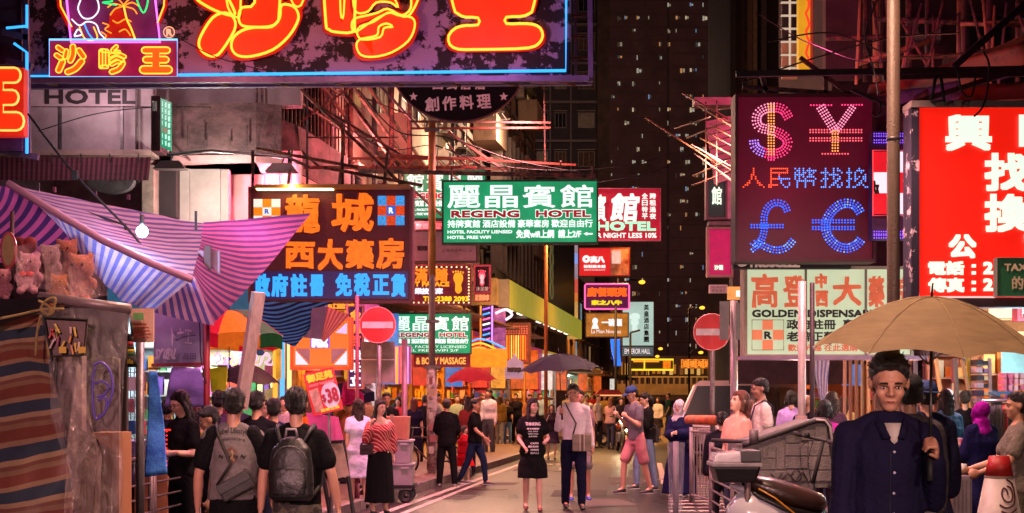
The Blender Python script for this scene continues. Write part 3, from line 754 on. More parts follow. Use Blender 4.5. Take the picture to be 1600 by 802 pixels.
MB().px(1248,-60,1266,108,27,.2).build('panel',glow('#e0a01c',.85,.25,1),ys);MB().px(1262,-60,1270,112,27.2,.2).build('edge_panel',glow('#a82818',.8),ys)
zz=[(1262+3*math.sin(i*1.9),-60+i*9)for i in range(19)];neon(ys,zz,26.95,glow('#d8381c',1.5),.025)
rt=thing('old_tenement','dark maroon tenement wrapped in bamboo scaffolding above the red exchange board','building',G(1480,24))
MW=two_tone('#4a3038','#251a20',sc=.8,thr=.5,soft=.25,rough=.9,bump=.4)
MB().px(1300,-160,1760,560,30,6).build('wall',MW,rt)
MB().px(1288,-160,1320,600,36,5).build('side_wall',mat('#4e3540',var=.25,sc=1),rt)
MB().px(1290,-20,1346,122,29,.3).build('wall_panel',mat('#64444e',rough=.9,var=.2,sc=1.5),rt)
for i,x in enumerate((1352,1368,1377,1420,1449,1500,1508,1545,1590)):
 MB().tube([W(x,-40,26+i%3*.4),W(x+random.uniform(-6,6),128,26+i%3*.4)],.045+.015*(i%2),6).build('bamboo_pole',random.choice([BAMBOO,RUST,mat('#5a3a3c')]),rt,smooth=True)
for i,(a,b,c,d)in enumerate(((1290,60,1400,58),(1400,90,1610,84),(1370,30,1620,40),(1500,37,1620,36),(1340,100,1460,62))):
 MB().tube([W(a,b,25.7),W(c,d,25.7)],.05,6).build('bamboo_pole',random.choice([BAMBOO,RUST]),rt,smooth=True)
for i in range(14):MB().tube([W(1345+i*19,random.uniform(-20,60),25.2),W(1350+i*19+random.uniform(-50,60),132,25)],.028,5).build('bamboo_pole',random.choice([BAMBOO,RUST,mat('#6a4a48')]),rt,smooth=True)
for i in range(6):ac_unit(lambda s,d,z:Vector((W(1340,0,29.8).x+s,29.95+d,z)),.3+i*.62*1.2,7.4+(i*5%3)*.8,rt)
for i in range(3):
 P_=lambda s,d,z:W(1510+s*1,300,29.8)*0+Vector((W(1510,0,29.7).x+s,29.75+d,z))
 window(P_,i*1.0,i*1.0+.8,8.0,9.6,rt,mat('#3a2a30'),mat('#1a1218',rough=.3),dep=-.1,hood=False)
MB().px(1145,420,1330,600,30,.5).build('lower_wall',mat('#3a2c34',var=.4),rt)
SR=[(15.5,19.5,'open front shop with cyan lit shelves at the far right','#6a8a90','#d8ffff',2.6,None,0,40),
(19.7,24,'fabric and bamboo shop behind the tan umbrella','#b08a6a','#ffd8b0',2.4,None,0,45),
(24.2,29,'luggage shop behind the man in the navy shirt','#a87860','#ffc8a0',2.4,None,0,45),
(29.2,35,'clothes shop behind the bare pole below the cream sign','#b0708a','#ffc0d0',2.6,'#3858b0',0,45),
(35.2,41,'dim hardware shop right of the white van','#8a5a40','#ffb070',2.4,'#a84a20',0,35),
(55,62,'orange lit shop across the junction on the right','#a85a30','#ff9a50',2.4,'#d86a20',0,60),
(62.2,70,'red lit restaurant across the junction on the right','#8a3020','#ff7a40',2.0,'#c03818',0,50)]
for s0,s1,lb,wc,lc,ls,sg,_,pw in SR:shop(RF,s0,s1,lb,wc,lc,ls,sg,power=pw)
# ---- far end: flyover, railings, low lit signs --------------------------------
fo=thing('footbridge','low floodlit footbridge with a barred parapet crossing the far end of the street','bridge',G(1030,150))
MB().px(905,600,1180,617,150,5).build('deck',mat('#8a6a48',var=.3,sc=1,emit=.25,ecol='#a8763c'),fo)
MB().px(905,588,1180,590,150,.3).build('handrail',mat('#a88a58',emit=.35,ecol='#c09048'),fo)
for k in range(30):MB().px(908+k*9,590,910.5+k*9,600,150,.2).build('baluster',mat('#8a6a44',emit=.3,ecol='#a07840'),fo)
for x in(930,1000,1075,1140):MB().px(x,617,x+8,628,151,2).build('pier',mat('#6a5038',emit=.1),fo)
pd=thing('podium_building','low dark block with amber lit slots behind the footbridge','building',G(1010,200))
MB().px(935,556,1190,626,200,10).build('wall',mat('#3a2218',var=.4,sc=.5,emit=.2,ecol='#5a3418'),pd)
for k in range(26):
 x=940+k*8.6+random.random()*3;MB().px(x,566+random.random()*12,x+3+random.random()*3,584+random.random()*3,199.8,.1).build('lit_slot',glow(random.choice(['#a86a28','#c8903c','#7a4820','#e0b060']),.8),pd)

# ================================================================== signs
def sign(name,label,x0,y0,x1,y1,Y,back,t=.14,rim=None,rimw=.04,group=None,yaw=0,body=None,bm=None):
 s=thing(name,label,'sign',W((x0+x1)/2,y1,Y),group=group)
 MB().px(x0,y0,x1,y1,Y+.005,t).build('face_panel',back,s)
 if rim:
  a,b=W(x0,y1,Y),W(x1,y0,Y);r=MB()
  for p,q in(((a.x-rimw,0,a.z-rimw),(b.x+rimw,0,a.z)),((a.x-rimw,0,b.z),(b.x+rimw,0,b.z+rimw)),((a.x-rimw,0,a.z),(a.x,0,b.z)),((b.x,0,a.z),(b.x+rimw,0,b.z))):
   r.box(((p[0]+q[0])/2,Y+t/2-.01,(p[2]+q[2])/2),(q[0]-p[0],t+.06,q[2]-p[2]))
  r.build('rim',rim,s)
 return s
def finish(s,yaw):s.rotation_euler.z=math.radians(yaw)
# ---- fat rounded neon characters ------------------------------------------
def fat(pts,r,k=5):
 """outline of a fat rounded stroke (unit square, y down)"""
 p=smoothpath(pts,4)if len(pts)>2 else pts;L=[];R=[]
 n=len(p)
 for i in range(n):
  a,b=p[max(i-1,0)],p[min(i+1,n-1)];dx,dy=b[0]-a[0],b[1]-a[1];l=math.hypot(dx,dy)or 1
  nx,ny=-dy/l*r,dx/l*r;L.append((p[i][0]+nx,p[i][1]+ny));R.append((p[i][0]-nx,p[i][1]-ny))
 def arc(c,frm,sgn):
  a0=math.atan2(frm[1]-c[1],frm[0]-c[0]);return[(c[0]+r*math.cos(a0+sgn*PI*j/k),c[1]+r*math.sin(a0+sgn*PI*j/k))for j in range(1,k)]
 return L+arc(p[-1],L[-1],-1)+R[::-1]+arc(p[0],R[0],-1)
SHA=[([(.10,.05),(.24,.16)],.075),([(.05,.33),(.20,.44)],.075),([(.24,.56),(.12,.86)],.095),
([(.58,.02),(.58,.30),(.50,.52)],.085),([(.37,.18),(.33,.40)],.07),([(.78,.16),(.92,.38)],.085),([(.86,.55),(.66,.80),(.42,.92)],.10)]
DIE=[([(.08,.18),(.08,.74)],.06),([(.30,.20),(.30,.66)],.06),([(.12,.16),(.30,.18)],.055),([(.12,.74),(.29,.74)],.055),
([(.62,.02),(.48,.18),(.70,.22)],.06),([(.40,.34),(.62,.27),(.90,.38)],.06),([(.44,.52),(.62,.42),(.84,.52)],.055),([(.46,.66),(.66,.56),(.74,.60)],.055),([(.84,.62),(.70,.82),(.46,.92)],.085)]
def wang_outline():
 def rr(x0,y0,x1,y1):
  r=(y1-y0)/2;return r
 L=[(.14,.02)];
 o=[]
 def arcp(cx,cy,r,a0,a1,n=6):return[(cx+r*math.cos(math.radians(a0+(a1-a0)*i/n)),cy+r*math.sin(math.radians(a0+(a1-a0)*i/n)))for i in range(n+1)]
 # three bars joined by a stem, right side going down
 o+=[(.5,.02)]+arcp(.84,.135,.115,-90,90)+[(.62,.25),(.62,.36)]+arcp(.80,.475,.115,-90,90)+[(.62,.59),(.62,.70)]+arcp(.88,.84,.14,-90,90)
 l=[(1-x,y)for x,y in o[::-1]]
 return o+l
def fatchar(par,strokes,box,Y,fill,tube,rt,kind='stroke',back=None):
 x0,y0,x1,y1=box
 for i,st in enumerate(strokes):
  out=fat(*st)if isinstance(st,tuple)else st
  P=[(x0+a*(x1-x0),y0+b*(y1-y0))for a,b in out]
  yy=Y-.012*(i%4)*rt/.02
  if back:
   cx=sum(p[0]for p in P)/len(P);cy=sum(p[1]for p in P)/len(P)
   MB().prism([W(cx+(p[0]-cx)*1.07+(3 if p[0]>cx else-3),cy+(p[1]-cy)*1.05+(3 if p[1]>cy else-3),yy+.02)for p in P],(0,.02,0)).build('letter_halo',back,par)
  o=MB().prism([W(p[0],p[1],yy)for p in P],(0,.02,0)).build('letter_stroke',fill,par)
  MB().tube([W(p[0],p[1],yy-.03)for p in P],rt,6,True).build('neon_tube',tube,o,smooth=True)
# ---- the great neon board over the street ----------------------------------
PEEL=two_tone('#1c0e16','#8e7694',sc=2.1,thr=.495,soft=.012,rough=.8,detail=9,bump=.3)
YB=18.0
s=thing('neon_signboard','huge peeling signboard with fat orange neon characters and a blue neon edge','sign',W(468,122,YB))
MB().px(44,-60,892,122,YB+.01,.35).build('board',PEEL,s)
FO=glow('#ff2f0a',1.0,.18,3);TY=glow('#ffb030',1.9,.05);TB=glow('#2f9cff',1.7,0);TR=glow('#c80c08',.8,.3);TP=glow('#e86cf0',1.7,0);TG=glow('#20e070',1.4,0);TW_=glow('#f0e8ff',1.5,0)
def big(out,Y,r=.017,k=3):
 P=smoothpath(out,k,True);cx=sum(p[0]for p in P)/len(P);cy=sum(p[1]for p in P)/len(P)
 MB().prism([W(p[0]+8*(p[0]-cx)/(abs(p[0]-cx)+14),p[1]+8*(p[1]-cy)/(abs(p[1]-cy)+14),Y+.03)for p in P],(0,.03,0)).build('letter_halo',TR,s)  # red halo of the neon, put in as a glowing sheet
 o=MB().prism([W(p[0],p[1],Y)for p in P],(0,.03,0)).build('letter_stroke',FO,s)
 MB().tube([W(p[0],p[1],Y-.035)for p in P],r,6,True).build('neon_tube',TY,o,smooth=True)
big([(352,20),(366,30),(366,48),(346,80),(334,88),(320,84),(311,72),(314,56),(332,28)],YB-.12)
big([(290,-40),(312,-60),(340,-30),(362,8),(366,24),(345,20),(320,8),(304,-6)],YB-.14)
big([(354,-60),(354,0),(362,22),(374,26),(376,0),(378,-60)],YB-.16,.013)
big([(398,-60),(398,4),(378,12),(373,26),(376,38),(388,42),(418,42),(432,36),(436,20),(436,-60)],YB-.13)
big([(440,8),(458,10),(466,22),(464,36),(450,58),(426,78),(394,88),(372,87),(362,76),(364,60),(378,48),(398,43),(424,42),(437,28)],YB-.15)
big([(446,-60),(452,-10),(462,10),(474,0),(478,-60)],YB-.14,.013)
big([(509,-60),(509,34),(514,46),(524,50),(551,50),(554,30),(553,-60)],YB-.12)
big([(532,-60),(532,18),(537,22),(539,-60)],YB-.15,.012)
big([(556,-20),(552,4),(558,20),(575,18),(588,4),(610,4),(622,12),(612,-8),(585,-30)],YB-.16,.014)
big([(550,44),(553,30),(575,24),(590,20),(606,14),(628,24),(642,12),(640,-14),(630,-30),(645,-40),(655,-10),(644,18),(632,27),(612,20),(590,28),(572,40),(556,50)],YB-.14,.014)
big([(562,42),(584,34),(606,20),(622,24),(644,28),(648,42),(638,64),(612,82),(584,89),(564,86),(557,72),(562,62),(580,58),(590,54),(592,42),(604,37),(614,42),(600,44),(594,58),(566,62),(558,52)],YB-.18,.014)
WO=[(708,-60),(708,8),(716,22),(728,27),(747,28),(747,39),(728,40),(712,44),(701,56),(703,70),(716,77),(740,77.5),(782,77),(826,75),(842,68),(848,56),(844,44),(832,38),(812,37),(791,37),(791,27),(812,26),(826,22),(834,8),(834,-60)]
P=smoothpath(WO,2,True)
MB().prism([W(x+(5 if x>770 else-5),y+(4 if y>50 else 0),YB-.09)for x,y in P],(0,.03,0)).build('letter_halo',TR,s);o=MB().prism([W(x,y,YB-.12)for x,y in P],(0,.03,0)).build('letter_stroke',FO,s)  # same painted halo sheet behind the last character
MB().tube([W(x,y,YB-.155)for x,y in P],.018,6,True).build('neon_tube',TY,o,smooth=True)
neon(s,[(46,119.5),(276,119.5)],YB-.06,TB,.017);neon(s,[(279,117.5),(884,110.5),(885,-60)],YB-.06,TB,.02)
# inner pictorial panel: magenta trapezium with a neon palm
tz=[(100,-60),(110,66),(249,66),(236,-60)]
MB().prism([W(x,y,YB-.03)for x,y in((98,-60),(110,64),(247,64),(236,-60))],(0,.03,0)).build('picture_panel',mat('#7a3068',rough=.6,var=.3,sc=2,emit=.12,ecol='#b02890'),s)
neon(s,[(98,-60),(111,66),(250,66),(236,-60)],YB-.09,TP,.017)
neon(s,[(90,-40),(93,10),(112,48)],YB-.06,TR,.03);neon(s,[(260,-40),(258,10),(246,40)],YB-.06,TR,.03)
neon(s,[(91,-40),(95,10),(112,42)],YB-.1,TY,.01);neon(s,[(259,-40),(256,10),(246,36)],YB-.1,TY,.01)
neon(s,smoothpath([(193,8),(198,30),(205,45),(211,61)]),YB-.1,TY,.012)
for q in([(193,10),(178,6),(168,12)],[(193,10),(180,14),(172,24)],[(193,10),(206,4),(217,10)],[(193,10),(208,14),(214,22)],[(193,8),(186,0),(178,-4)],[(193,8),(203,-2),(212,-4)],
[(176,32),(184,36),(196,30),(205,34)],[(160,36),(170,40),(164,46),(174,52)],[(186,50),(196,46),(204,56)],[(158,50),(166,56),(160,62)]):
 neon(s,smoothpath(q),YB-.1,glow('#ff8a20',1.6,.05),.009)
neon(s,smoothpath([(168,-4),(176,2),(160,4),(182,8)]),YB-.11,TG,.01);neon(s,smoothpath([(212,-10),(216,6),(224,20),(230,8),(232,-10)]),YB-.11,TG,.011)
MB().prism([W(x,y,YB-.05)for x,y in((165,64),(172,20),(186,10),(205,40),(210,64))],(0,.02,0)).build('picture_fill',glow('#d81c10',.7,.3),s)
# plain lounger-like loops where the pictured figure sits
for q,m in(([(126,0),(122,14),(130,28),(144,28),(154,16),(152,0),(142,-8)],TW_),([(112,30),(124,40),(136,34),(150,38),(156,52),(166,62)],TW_),([(124,42),(134,62),(152,60),(146,42)],TY),([(132,38),(138,52),(146,62)],TB),([(116,56),(122,46),(128,54),(116,57)],TW_)):
 neon(s,smoothpath(q),YB-.1,m,.009)
pn=MB().px(77,62,277,121,YB-.08,.06).build('name_plate',glow('#b81850',.55,.35,3),s)
for a in([(77,62),(277,62),(277,121),(77,121)],):neon(s,a,YB-.12,glow('#6fb6ff',1.8),.013,True)
fatchar(s,SHA,(86,72,134,116),YB-.1,glow('#ff5a14',1),TY,.009);fatchar(s,DIE,(154,72,199,116),YB-.1,glow('#ff5a14',1),TY,.009);fatchar(s,[wang_outline()],(219,73,268,116),YB-.1,glow('#ff5a14',1),TY,.01)
letters(s,'R',(259.5,45,269,56),YB-.06,glow('#ffb088',1.1),bold=.8);neon(s,[(264+8.5*math.cos(a*PI/8),50.5+8.5*math.sin(a*PI/8))for a in range(16)],YB-.06,glow('#ffb088',1.1),.007,True)
LAV=mat('#77689a',rough=.5,metal=.3,var=.2)
for(a,b,w)in((W(40,126,17.9),W(920,123,17.9),.07),(W(40,134,18.6),W(925,128,18.6),.09),(W(921,-60,18),W(923,128,18),.06),(W(898,-60,18.4),W(900,124,18.4),.04)):
 MB().bar(a,b,w).build('frame_rail',LAV,s)
for x in(60,150,240,330,420,510,600,690,780,870):
 MB().bar(W(x,126,17.95),W(x+28,133,18.55),.04).build('cross_brace',RUST,s)
for i in range(16): # white grid behind the right end
 pass
for y in(-8,25,58,91):MB().bar(W(890,y,18.3),W(925,y,18.3),.03).build('frame_rail',RUST,s)

# ---- small orange-red neon at the far left edge ----------------------------
s=sign('neon_sign','narrow red neon sign cut by the left edge, with a blue neon post',-60,106,37,212,15,mat('#8a1c20',var=.3,emit=.5,ecol='#ff2808'))
YL=14.9
for q in([(-60,118),(0,118),(8,124),(34,120),(34,138)],):pass
fatchar(s,[wang_outline()],(-45,104,36,206),YL-.03,FO,glow('#ffb050',1.7),.012)
neon(s,[(42,8),(42,44)],15.2,TB,.014);neon(s,[(10,44),(41,41)],15.2,TB,.014);neon(s,[(22,68),(42,82),(42,240)],15.2,TB,.016)
for(a,b)in(((39,-60),(44,246)),((4,50),(44,60)),((-20,232),(60,246)),((10,95),(50,104))):
 MB().bar(W(*a,15.4),W(*b,15.4),.06).build('frame_rail',mat('#54506a',metal=.4,var=.3),s)
MB().px(-60,-60,34,100,15.6,.2).build('upper_panel',mat('#3a2a3c',var=.5,sc=3),s)
MB().px(-60,212,34,236,15.3,.2).build('lower_panel',mat('#3c2c60',var=.5,sc=3),s)

# ---- dragon-city style medicine sign --------------------------------------
Y=24
s=sign('shop_sign','large maroon medicine shop sign with orange brush characters above blue neon ones',392,296,640,470,Y,two_tone('#4a0428','#6c0c34',sc=2.5,thr=.5,soft=.3,rough=.5),rim=mat('#7a4a5a',metal=.4),t=.3)
MB().px(640.5,292,646,468,Y-.02,.34).build('side_edge',mat('#b06a88',metal=.3),s)
mb=MB().px(396,424,638,467,Y-.02,.02);mb.build('lower_panel',mat('#160c50',rough=.4,var=.2,emit=.25,ecol='#201080'),s)
mb=MB();mb.sheet(lambda u,v:W(396+(640-396)*u,297+36*v,Y-.015),2,2)
OR_=glow('#ff6a10',1.25,.3,12);BLN=glow('#28a4ff',1.15,.1,8)
for ch,b in(('龍',(446,304,500,364)),('城',(518,302,584,362)),('西',(444,378,492,420)),('大',(496,374,536,422)),('藥',(540,374,584,420)),('房',(588,372,632,420))):
 letters(s,ch,b,Y-.05,glow('#7a1410',.6),bold=3.6,warp=1.6);letters(s,ch,b,Y-.07,OR_,bold=1.7,warp=2.2)
for ch,b in(('政',(398,428,422,464)),('府',(424,428,450,464)),('註',(454,428,480,464)),('冊',(484,429,506,463)),('免',(524,427,550,463)),('稅',(553,427,578,463)),('正',(582,429,608,461)),('貨',(611,428,634,464))):
 letters(s,ch,b,Y-.05,BLN,bold=1.5)
def checker(par,x0,y0,x1,y1,Y,ca,cb,mid,txt='R',tc='#2030a0',n=3):
 w=(x1-x0)/n;h=(y1-y0)/n
 for j in range(n):
  for i in range(n):
   c=ca if(i+j)%2==0 else cb
   if(i,j)==(1,1):c=mid
   MB().px(x0+i*w+.2,y0+j*h+.2,x0+(i+1)*w-.2,y0+(j+1)*h-.2,Y,.02).build('check_panel',c,par)
 if txt:letters(par,txt,(x0+w*1.25,y0+h*1.2,x0+w*1.75,y0+h*1.8),Y-.01,glow(tc,1),bold=.5)
checker(s,396,311,438,350,Y-.03,glow('#f4e4d8',1),glow('#f08010',.95),glow('#f4e4d8',1),'R','#2a60c0')
checker(s,590,306,632,352,Y-.03,glow('#3a9ae8',1,.6,30),glow('#f04814',.9,.6,30),glow('#2060c8',1),'R','#ffffff')
MB().px(398,288,640,294,Y-.3,.22).build('lamp_trough',mat('#b0885c',metal=.3),s)
MB().px(400,294,520,296,Y-.28,.15).build('strip_lamp',glow('#ffe08a',6,nee=True),s)
for x in(450,530,600):MB().bar(W(x,292,Y),W(x+6,235,Y+1.6),.05).build('bracket',RUST,s)
for a,b in(((535,190),(535,292)),((505,262),(660,290)),((400,232),(560,262)),((470,140),(640,300)),((395,236),(395,292))):
 MB().bar(W(*a,Y+.3),W(*b,Y+.5),.05).build('bracket',RUST,s)
lamp(W(455,292,Y-.35),'#ffd070',14,.04)
finish(s,0)
def hood_lamp(x,y,Y,label):
 t=thing('flood_lamp',label,'lamp',W(x,y,Y));p=W(x,y,Y)
 m=MB();m.add([p+Vector((a,b,c))for a,b,c in((-.28,-.12,-.1),(.28,-.12,-.1),(.28,.16,-.1),(-.28,.16,-.1),(-.16,-.04,.05),(.16,-.04,.05),(.16,.1,.05),(-.16,.1,.05))],
[(0,1,5,4),(1,2,6,5),(2,3,7,6),(3,0,4,7),(4,5,6,7),(0,3,2,1)]);m.build('hood',mat('#4a3c3e',metal=.5),t)
 MB().tube([p+Vector((0,.05,.05)),p+Vector((0,.3,.25)),p+Vector((.1,1.3,.25))],.018,6).build('arm',STEEL,t,smooth=True)
hood_lamp(266,256,24.8,'small hooded flood lamp beside the little green vertical sign');hood_lamp(440,260,24.8,'small hooded flood lamp under the stained balcony band')
t=thing('pipe_rail','long thin metal pipe rail running under the stained balcony','pipe',W(390,240,25))
MB().tube([W(262,242,25),W(330,236,25),W(450,246,25),W(485,262,25)],.03,6).build('pipe',STEEL,t,smooth=True)
for x in(395,452):MB().bar(W(x,235,25),W(x,262,25),.05).build('clamp',DARKST,t)

# ---- green hotel signs ------------------------------------------------------
GRN='#10a068'
def green_sign(label,x0,y0,x1,y1,Y,full=1,yaw=0,mirror=False,dim=1):
 s=sign('hotel_sign',label,x0,y0,x1,y1,Y,glow(GRN,.82*dim,.35,1.6,nee=True),t=.22,rim=mat('#2a4a3c',metal=.3),rimw=.03)
 w=x1-x0;h=y1-y0;wt=glow('#e8fff4',1.05*dim,.05);X=lambda a:x0+a*w;Yy=lambda b:y0+b*h
 chars='麗晶賓館';b=.0055*h
 for i,ch in enumerate(chars[::-1]if mirror else chars):
  letters(s,ch,(X(.025+i*.246),Yy(.055),X(.025+i*.246+.215),Yy(.43)),Y-.02,wt,bold=b*1.3)
 rd=mat('#8a1420',emit=.5,ecol='#b01828')
 for t_,a,c in(('REGENG',.045,.50),('HOTEL',.60,.965)):
  letters(s,t_,(X(a),Yy(.455),X(c),Yy(.60)),Y-.012,wt,bold=2.0*h/98);letters(s,t_,(X(a)+1,Yy(.47),X(c)-1,Yy(.59)),Y-.025,rd,bold=.9*h/98)
 for t_,a,c in(('持牌賓館',.025,.24),('酒店設備',.255,.47),('豪華套房',.485,.69),('歡迎自由行',.705,.975)):
  letters(s,t_,(X(a),Yy(.625),X(c),Yy(.755)),Y-.02,wt,bold=.35)
 if not full:
  letters(s,'HOTEL FACILITY LICENSED',(X(.05),Yy(.80),X(.95),Yy(.87)),Y-.02,wt);letters(s,'HOTEL FREE WIFI 2/F',(X(.05),Yy(.90),X(.85),Yy(.96)),Y-.02,wt)
  return s
 letters(s,'HOTEL FACILITY LIENSED',(X(.025),Yy(.795),X(.45),Yy(.85)),Y-.02,wt,bold=.3);letters(s,'HOTEL FREE WIFI',(X(.025),Yy(.885),X(.31),Yy(.94)),Y-.02,wt,bold=.3)
 letters(s,'免費wifi上網  請上2/F',(X(.475),Yy(.79),X(.90),Yy(.93)),Y-.02,wt,bold=.45)
 ar=MB();ar.prism([W(X(.915),Yy(.86),Y-.02),W(X(.94),Yy(.83),Y-.02),W(X(.94),Yy(.85),Y-.02),W(X(.975),Yy(.85),Y-.02),W(X(.975),Yy(.875),Y-.02),W(X(.94),Yy(.875),Y-.02),W(X(.94),Yy(.895),Y-.02)],(0,.01,0));ar.build('arrow',wt,s)
 return s
s=green_sign('big green lit hotel sign hanging over the middle of the street',693,284,932,379,26)
for x in(705,800,925):MB().bar(W(x,283,26.1),W(x,262,26.1),.04).build('hanger',RUST,s)
MB().bar(W(560,266,26.3),W(930,276,26.3),.07).build('support_beam',RUST,s)
finish(s,-2)
s=green_sign('upper green hotel sign half hidden behind the street pole',632,267,758,341,31,mirror=True,dim=.85)
s=green_sign('lower green hotel sign above the red massage band',611,491,735,552,37,full=0,dim=.95)
s=sign('massage_band','narrow red sign band with yellow lettering under the lower green hotel sign',648,556,733,572,37.2,glow('#8a1420',.7,.2),rim=mat('#a83040'),rimw=.03)
letters(s,'& BODY MASSAGE',(650,558.5,728,569.5),37.17,glow('#ffa84a',1.1),bold=.35)
# small vertical green sign left
s=thing('vertical_sign','small green vertical sign with a dark red box on the corner building','sign',W(256,232,25))
MB().px(236,150,250,236,25,.5).build('box',mat('#3a1a24',var=.3),s);letters(s,'TUNI',(238,158,245,174),24.99,glow('#c0b0a8',.6))
g=MB();P0=[W(251,153,24.9),W(267,160,24.5),W(267,236,24.5),W(251,229,24.9)];g.prism(P0,(.0,.06,0));g.build('lit_face',glow('#0c9a70',.85,.3,5),s)
gw=glow('#c8ffe8',1.0)
for r in range(7):
 for q in range(3):
  if r==4 and q<2:cc=glow('#e06060',.9)
  else:cc=gw
  x=253+q*4.6;y=158+r*10+q*2;m=MB();m.prism([W(x,y,24.82-.1*q),W(x+3.2,y+1.2,24.76-.1*q),W(x+3.2,y+8,24.76-.1*q),W(x,y+6.6,24.82-.1*q)],(0,.01,0))if False else None
  letters(s,random.choice('麗晶賓館持牌酒店設備套房歡迎自由行'),(x,y,x+3.8,y+8),24.72-.15*q+.2-.1,cc,bold=.25)
# ---- red/green guest house sign right of it --------------------------------
s=sign('guesthouse_sign','red guesthouse sign with white characters and green letters behind the big green one',931,296,1031,375,29,glow('#b00c28',.85,.15,nee=True),rim=mat('#c06a80',metal=.2),rimw=.02)
wt=glow('#fff0e8',1.05,.03);gt_=glow('#a8ffd0',.95)
letters(s,'賓',(918+12,304,947,346),28.97,wt,bold=.9);letters(s,'館',(954,302,998,346),28.97,wt,bold=1.4,shear=.1)
letters(s,'全日特平',(1003,303,1011,306),28.96,wt)if False else None
for i,ch in enumerate('全日特平'):letters(s,ch,(1003,302+i*10.5,1012,311+i*10.5),28.97,wt,bold=.3)
for i,ch in enumerate('跨租過夜'):letters(s,ch,(1015,302+i*10.5,1025,311+i*10.5),28.97,wt,bold=.3)
letters(s,'HOTEL',(932,346,1025,361),28.97,gt_,bold=1.1);letters(s,'R NIGHT LESS 10%',(933,364,1026,372),28.97,wt,bold=.35)
# ---- black round menu board ---------------------------------------------------
s=thing('round_sign','black round restaurant sign with stars, its top hidden by the neon board','sign',W(716,190,25))
c=W(716,95,25);m=MB();rr=1.19
m.loft([(c+Vector((0,0,0)),(rr,0,0),(0,0,rr*.9)),(c+Vector((0,.15,0)),(rr,0,0),(0,0,rr*.9))],40);m.build('disc',mat('#160c12',rough=.4),s)
MB().tube([c+Vector((rr*math.cos(a*PI/24),-.01,rr*.9*math.sin(a*PI/24)))for a in range(48)],.02,6,True).build('rim',mat('#6a4a50',metal=.4),s,smooth=True)
pw=mat('#c8909a',emit=.3)
for i,ch in enumerate('創作料理'):letters(s,ch,(664+i*27,152-(i in(1,2))*0+i*-1.5,686+i*27,174-i*1.5),24.98,pw,bold=.6,rot=-.06)
for i,ch in enumerate('日式居酒'):letters(s,ch,(676+i*22,126,692+i*22,140),24.98,pw,bold=.5)
for x in(646,787):
 m=MB();m.prism([W(x+(7 if k%2==0 else 3)*math.sin(k*PI/5),151-(7 if k%2==0 else 3)*math.cos(k*PI/5),24.98)for k in range(10)],(0,.01,0));m.build('star',pw,s)
# ---- foot massage sign ----------------------------------------------------------
def foot(par,cx,cy,h,Y,m,flip=1):
 pts=smoothpath([(cx-.16*h*flip,cy-.30*h),(cx-.02*h*flip,cy-.36*h),(cx+.16*h*flip,cy-.30*h),(cx+.2*h*flip,cy-.08*h),(cx+.12*h*flip,cy+.12*h),(cx+.15*h*flip,cy+.35*h),(cx+.02*h*flip,cy+.5*h),(cx-.12*h*flip,cy+.40*h),(cx-.12*h*flip,cy+.1*h),(cx-.2*h*flip,cy-.1*h)],3,True)
 MB().prism([W(x,y,Y)for x,y in pts],(0,.02,0)).build('foot_shape',m,par)
 for i in range(5):
  MB().ball(W(cx+(-.2+.1*i)*h*flip,cy-(.42-.02*abs(i-1.5))*h,Y),(.035*h*Y/F,.02,.05*h*Y/F),8,6).build('toe',m,par)
s=sign('massage_sign','red neon foot massage sign with a yellow foot and edge bulbs',642,416,734,474,34,mat('#5a1024',emit=.25,ecol='#8a1830',var=.3),rim=mat('#8a3a44'))
OY=glow('#ffa01c',1.1,.2)
letters(s,'滿',(648,419,668,440),33.96,glow('#ff8418',1),bold=.9,warp=1);letters(s,'踏',(680,419,700,440),33.96,glow('#ff8418',1),bold=.9,warp=1)
letters(s,'FT PALACE',(643,440,702,448),33.96,OY,bold=.6);letters(s,'樂按摩庫',(648,450,692,460),33.96,glow('#f0e8ff',1.1),bold=.6)
letters(s,'TEL:2388 2093',(661,463,732,471),33.96,glow('#ffc81c',1.1),bold=.5);foot(s,716,440,38,33.95,OY)
for i in range(46):
 t=i/46*4;k=int(t);f_=t-k;p=[(643+90*f_,417.5),(732.5,418+55*f_),(732.5-90*f_,473),(643,473-55*f_)][k]
 MB().ball(W(p[0],p[1],33.93),.022,6,4).build('bulb',glow('#ffd8a0',1.6),s)
s=sign('small_foot_sign','small dark sign with a red neon foot beside the yellow foot sign',743,417,764,456,36,mat('#2a1020'),rim=mat('#a03848',emit=.2),rimw=.05)
foot(s,753,434,26,35.95,glow('#ff4860',1.1));foot(s,753,436,16,35.92,glow('#f0c0c0',1))
letters(s,'沐足按',(744,448,763,455),35.96,glow('#ffb0a0',.9))
s=sign('red_band','red dotted band sign under the small foot sign',741,459,766,471,36,glow('#b02028',.6,.5,12));letters(s,'足浴推拿',(742,460,765,470),35.97,glow('#ff9a60',1),bold=.4)
s=sign('pale_sign','unlit pink flex sign with small print behind the street pole',642,362,744,408,33,mat('#b07884',rough=.5,var=.25,sc=2,emit=.12,ecol='#d08090'),rim=mat('#6a3a44'))  # unlit sheet; slight emission put into its colour to brighten it
letters(s,'上海沐足中心  ←',(690,389,738,394),32.97,mat('#3a2028'));letters(s,'歡迎光臨',(652,384,668,392),32.97,mat('#4a1420'),bold=.4)
s=sign('brown_band','dark pink band above the unlit flex sign',640,346,700,361,33.4,mat('#6a2438',var=.3));letters(s,'旅遊代理',(650,349,690,358),33.37,mat('#c88090'))
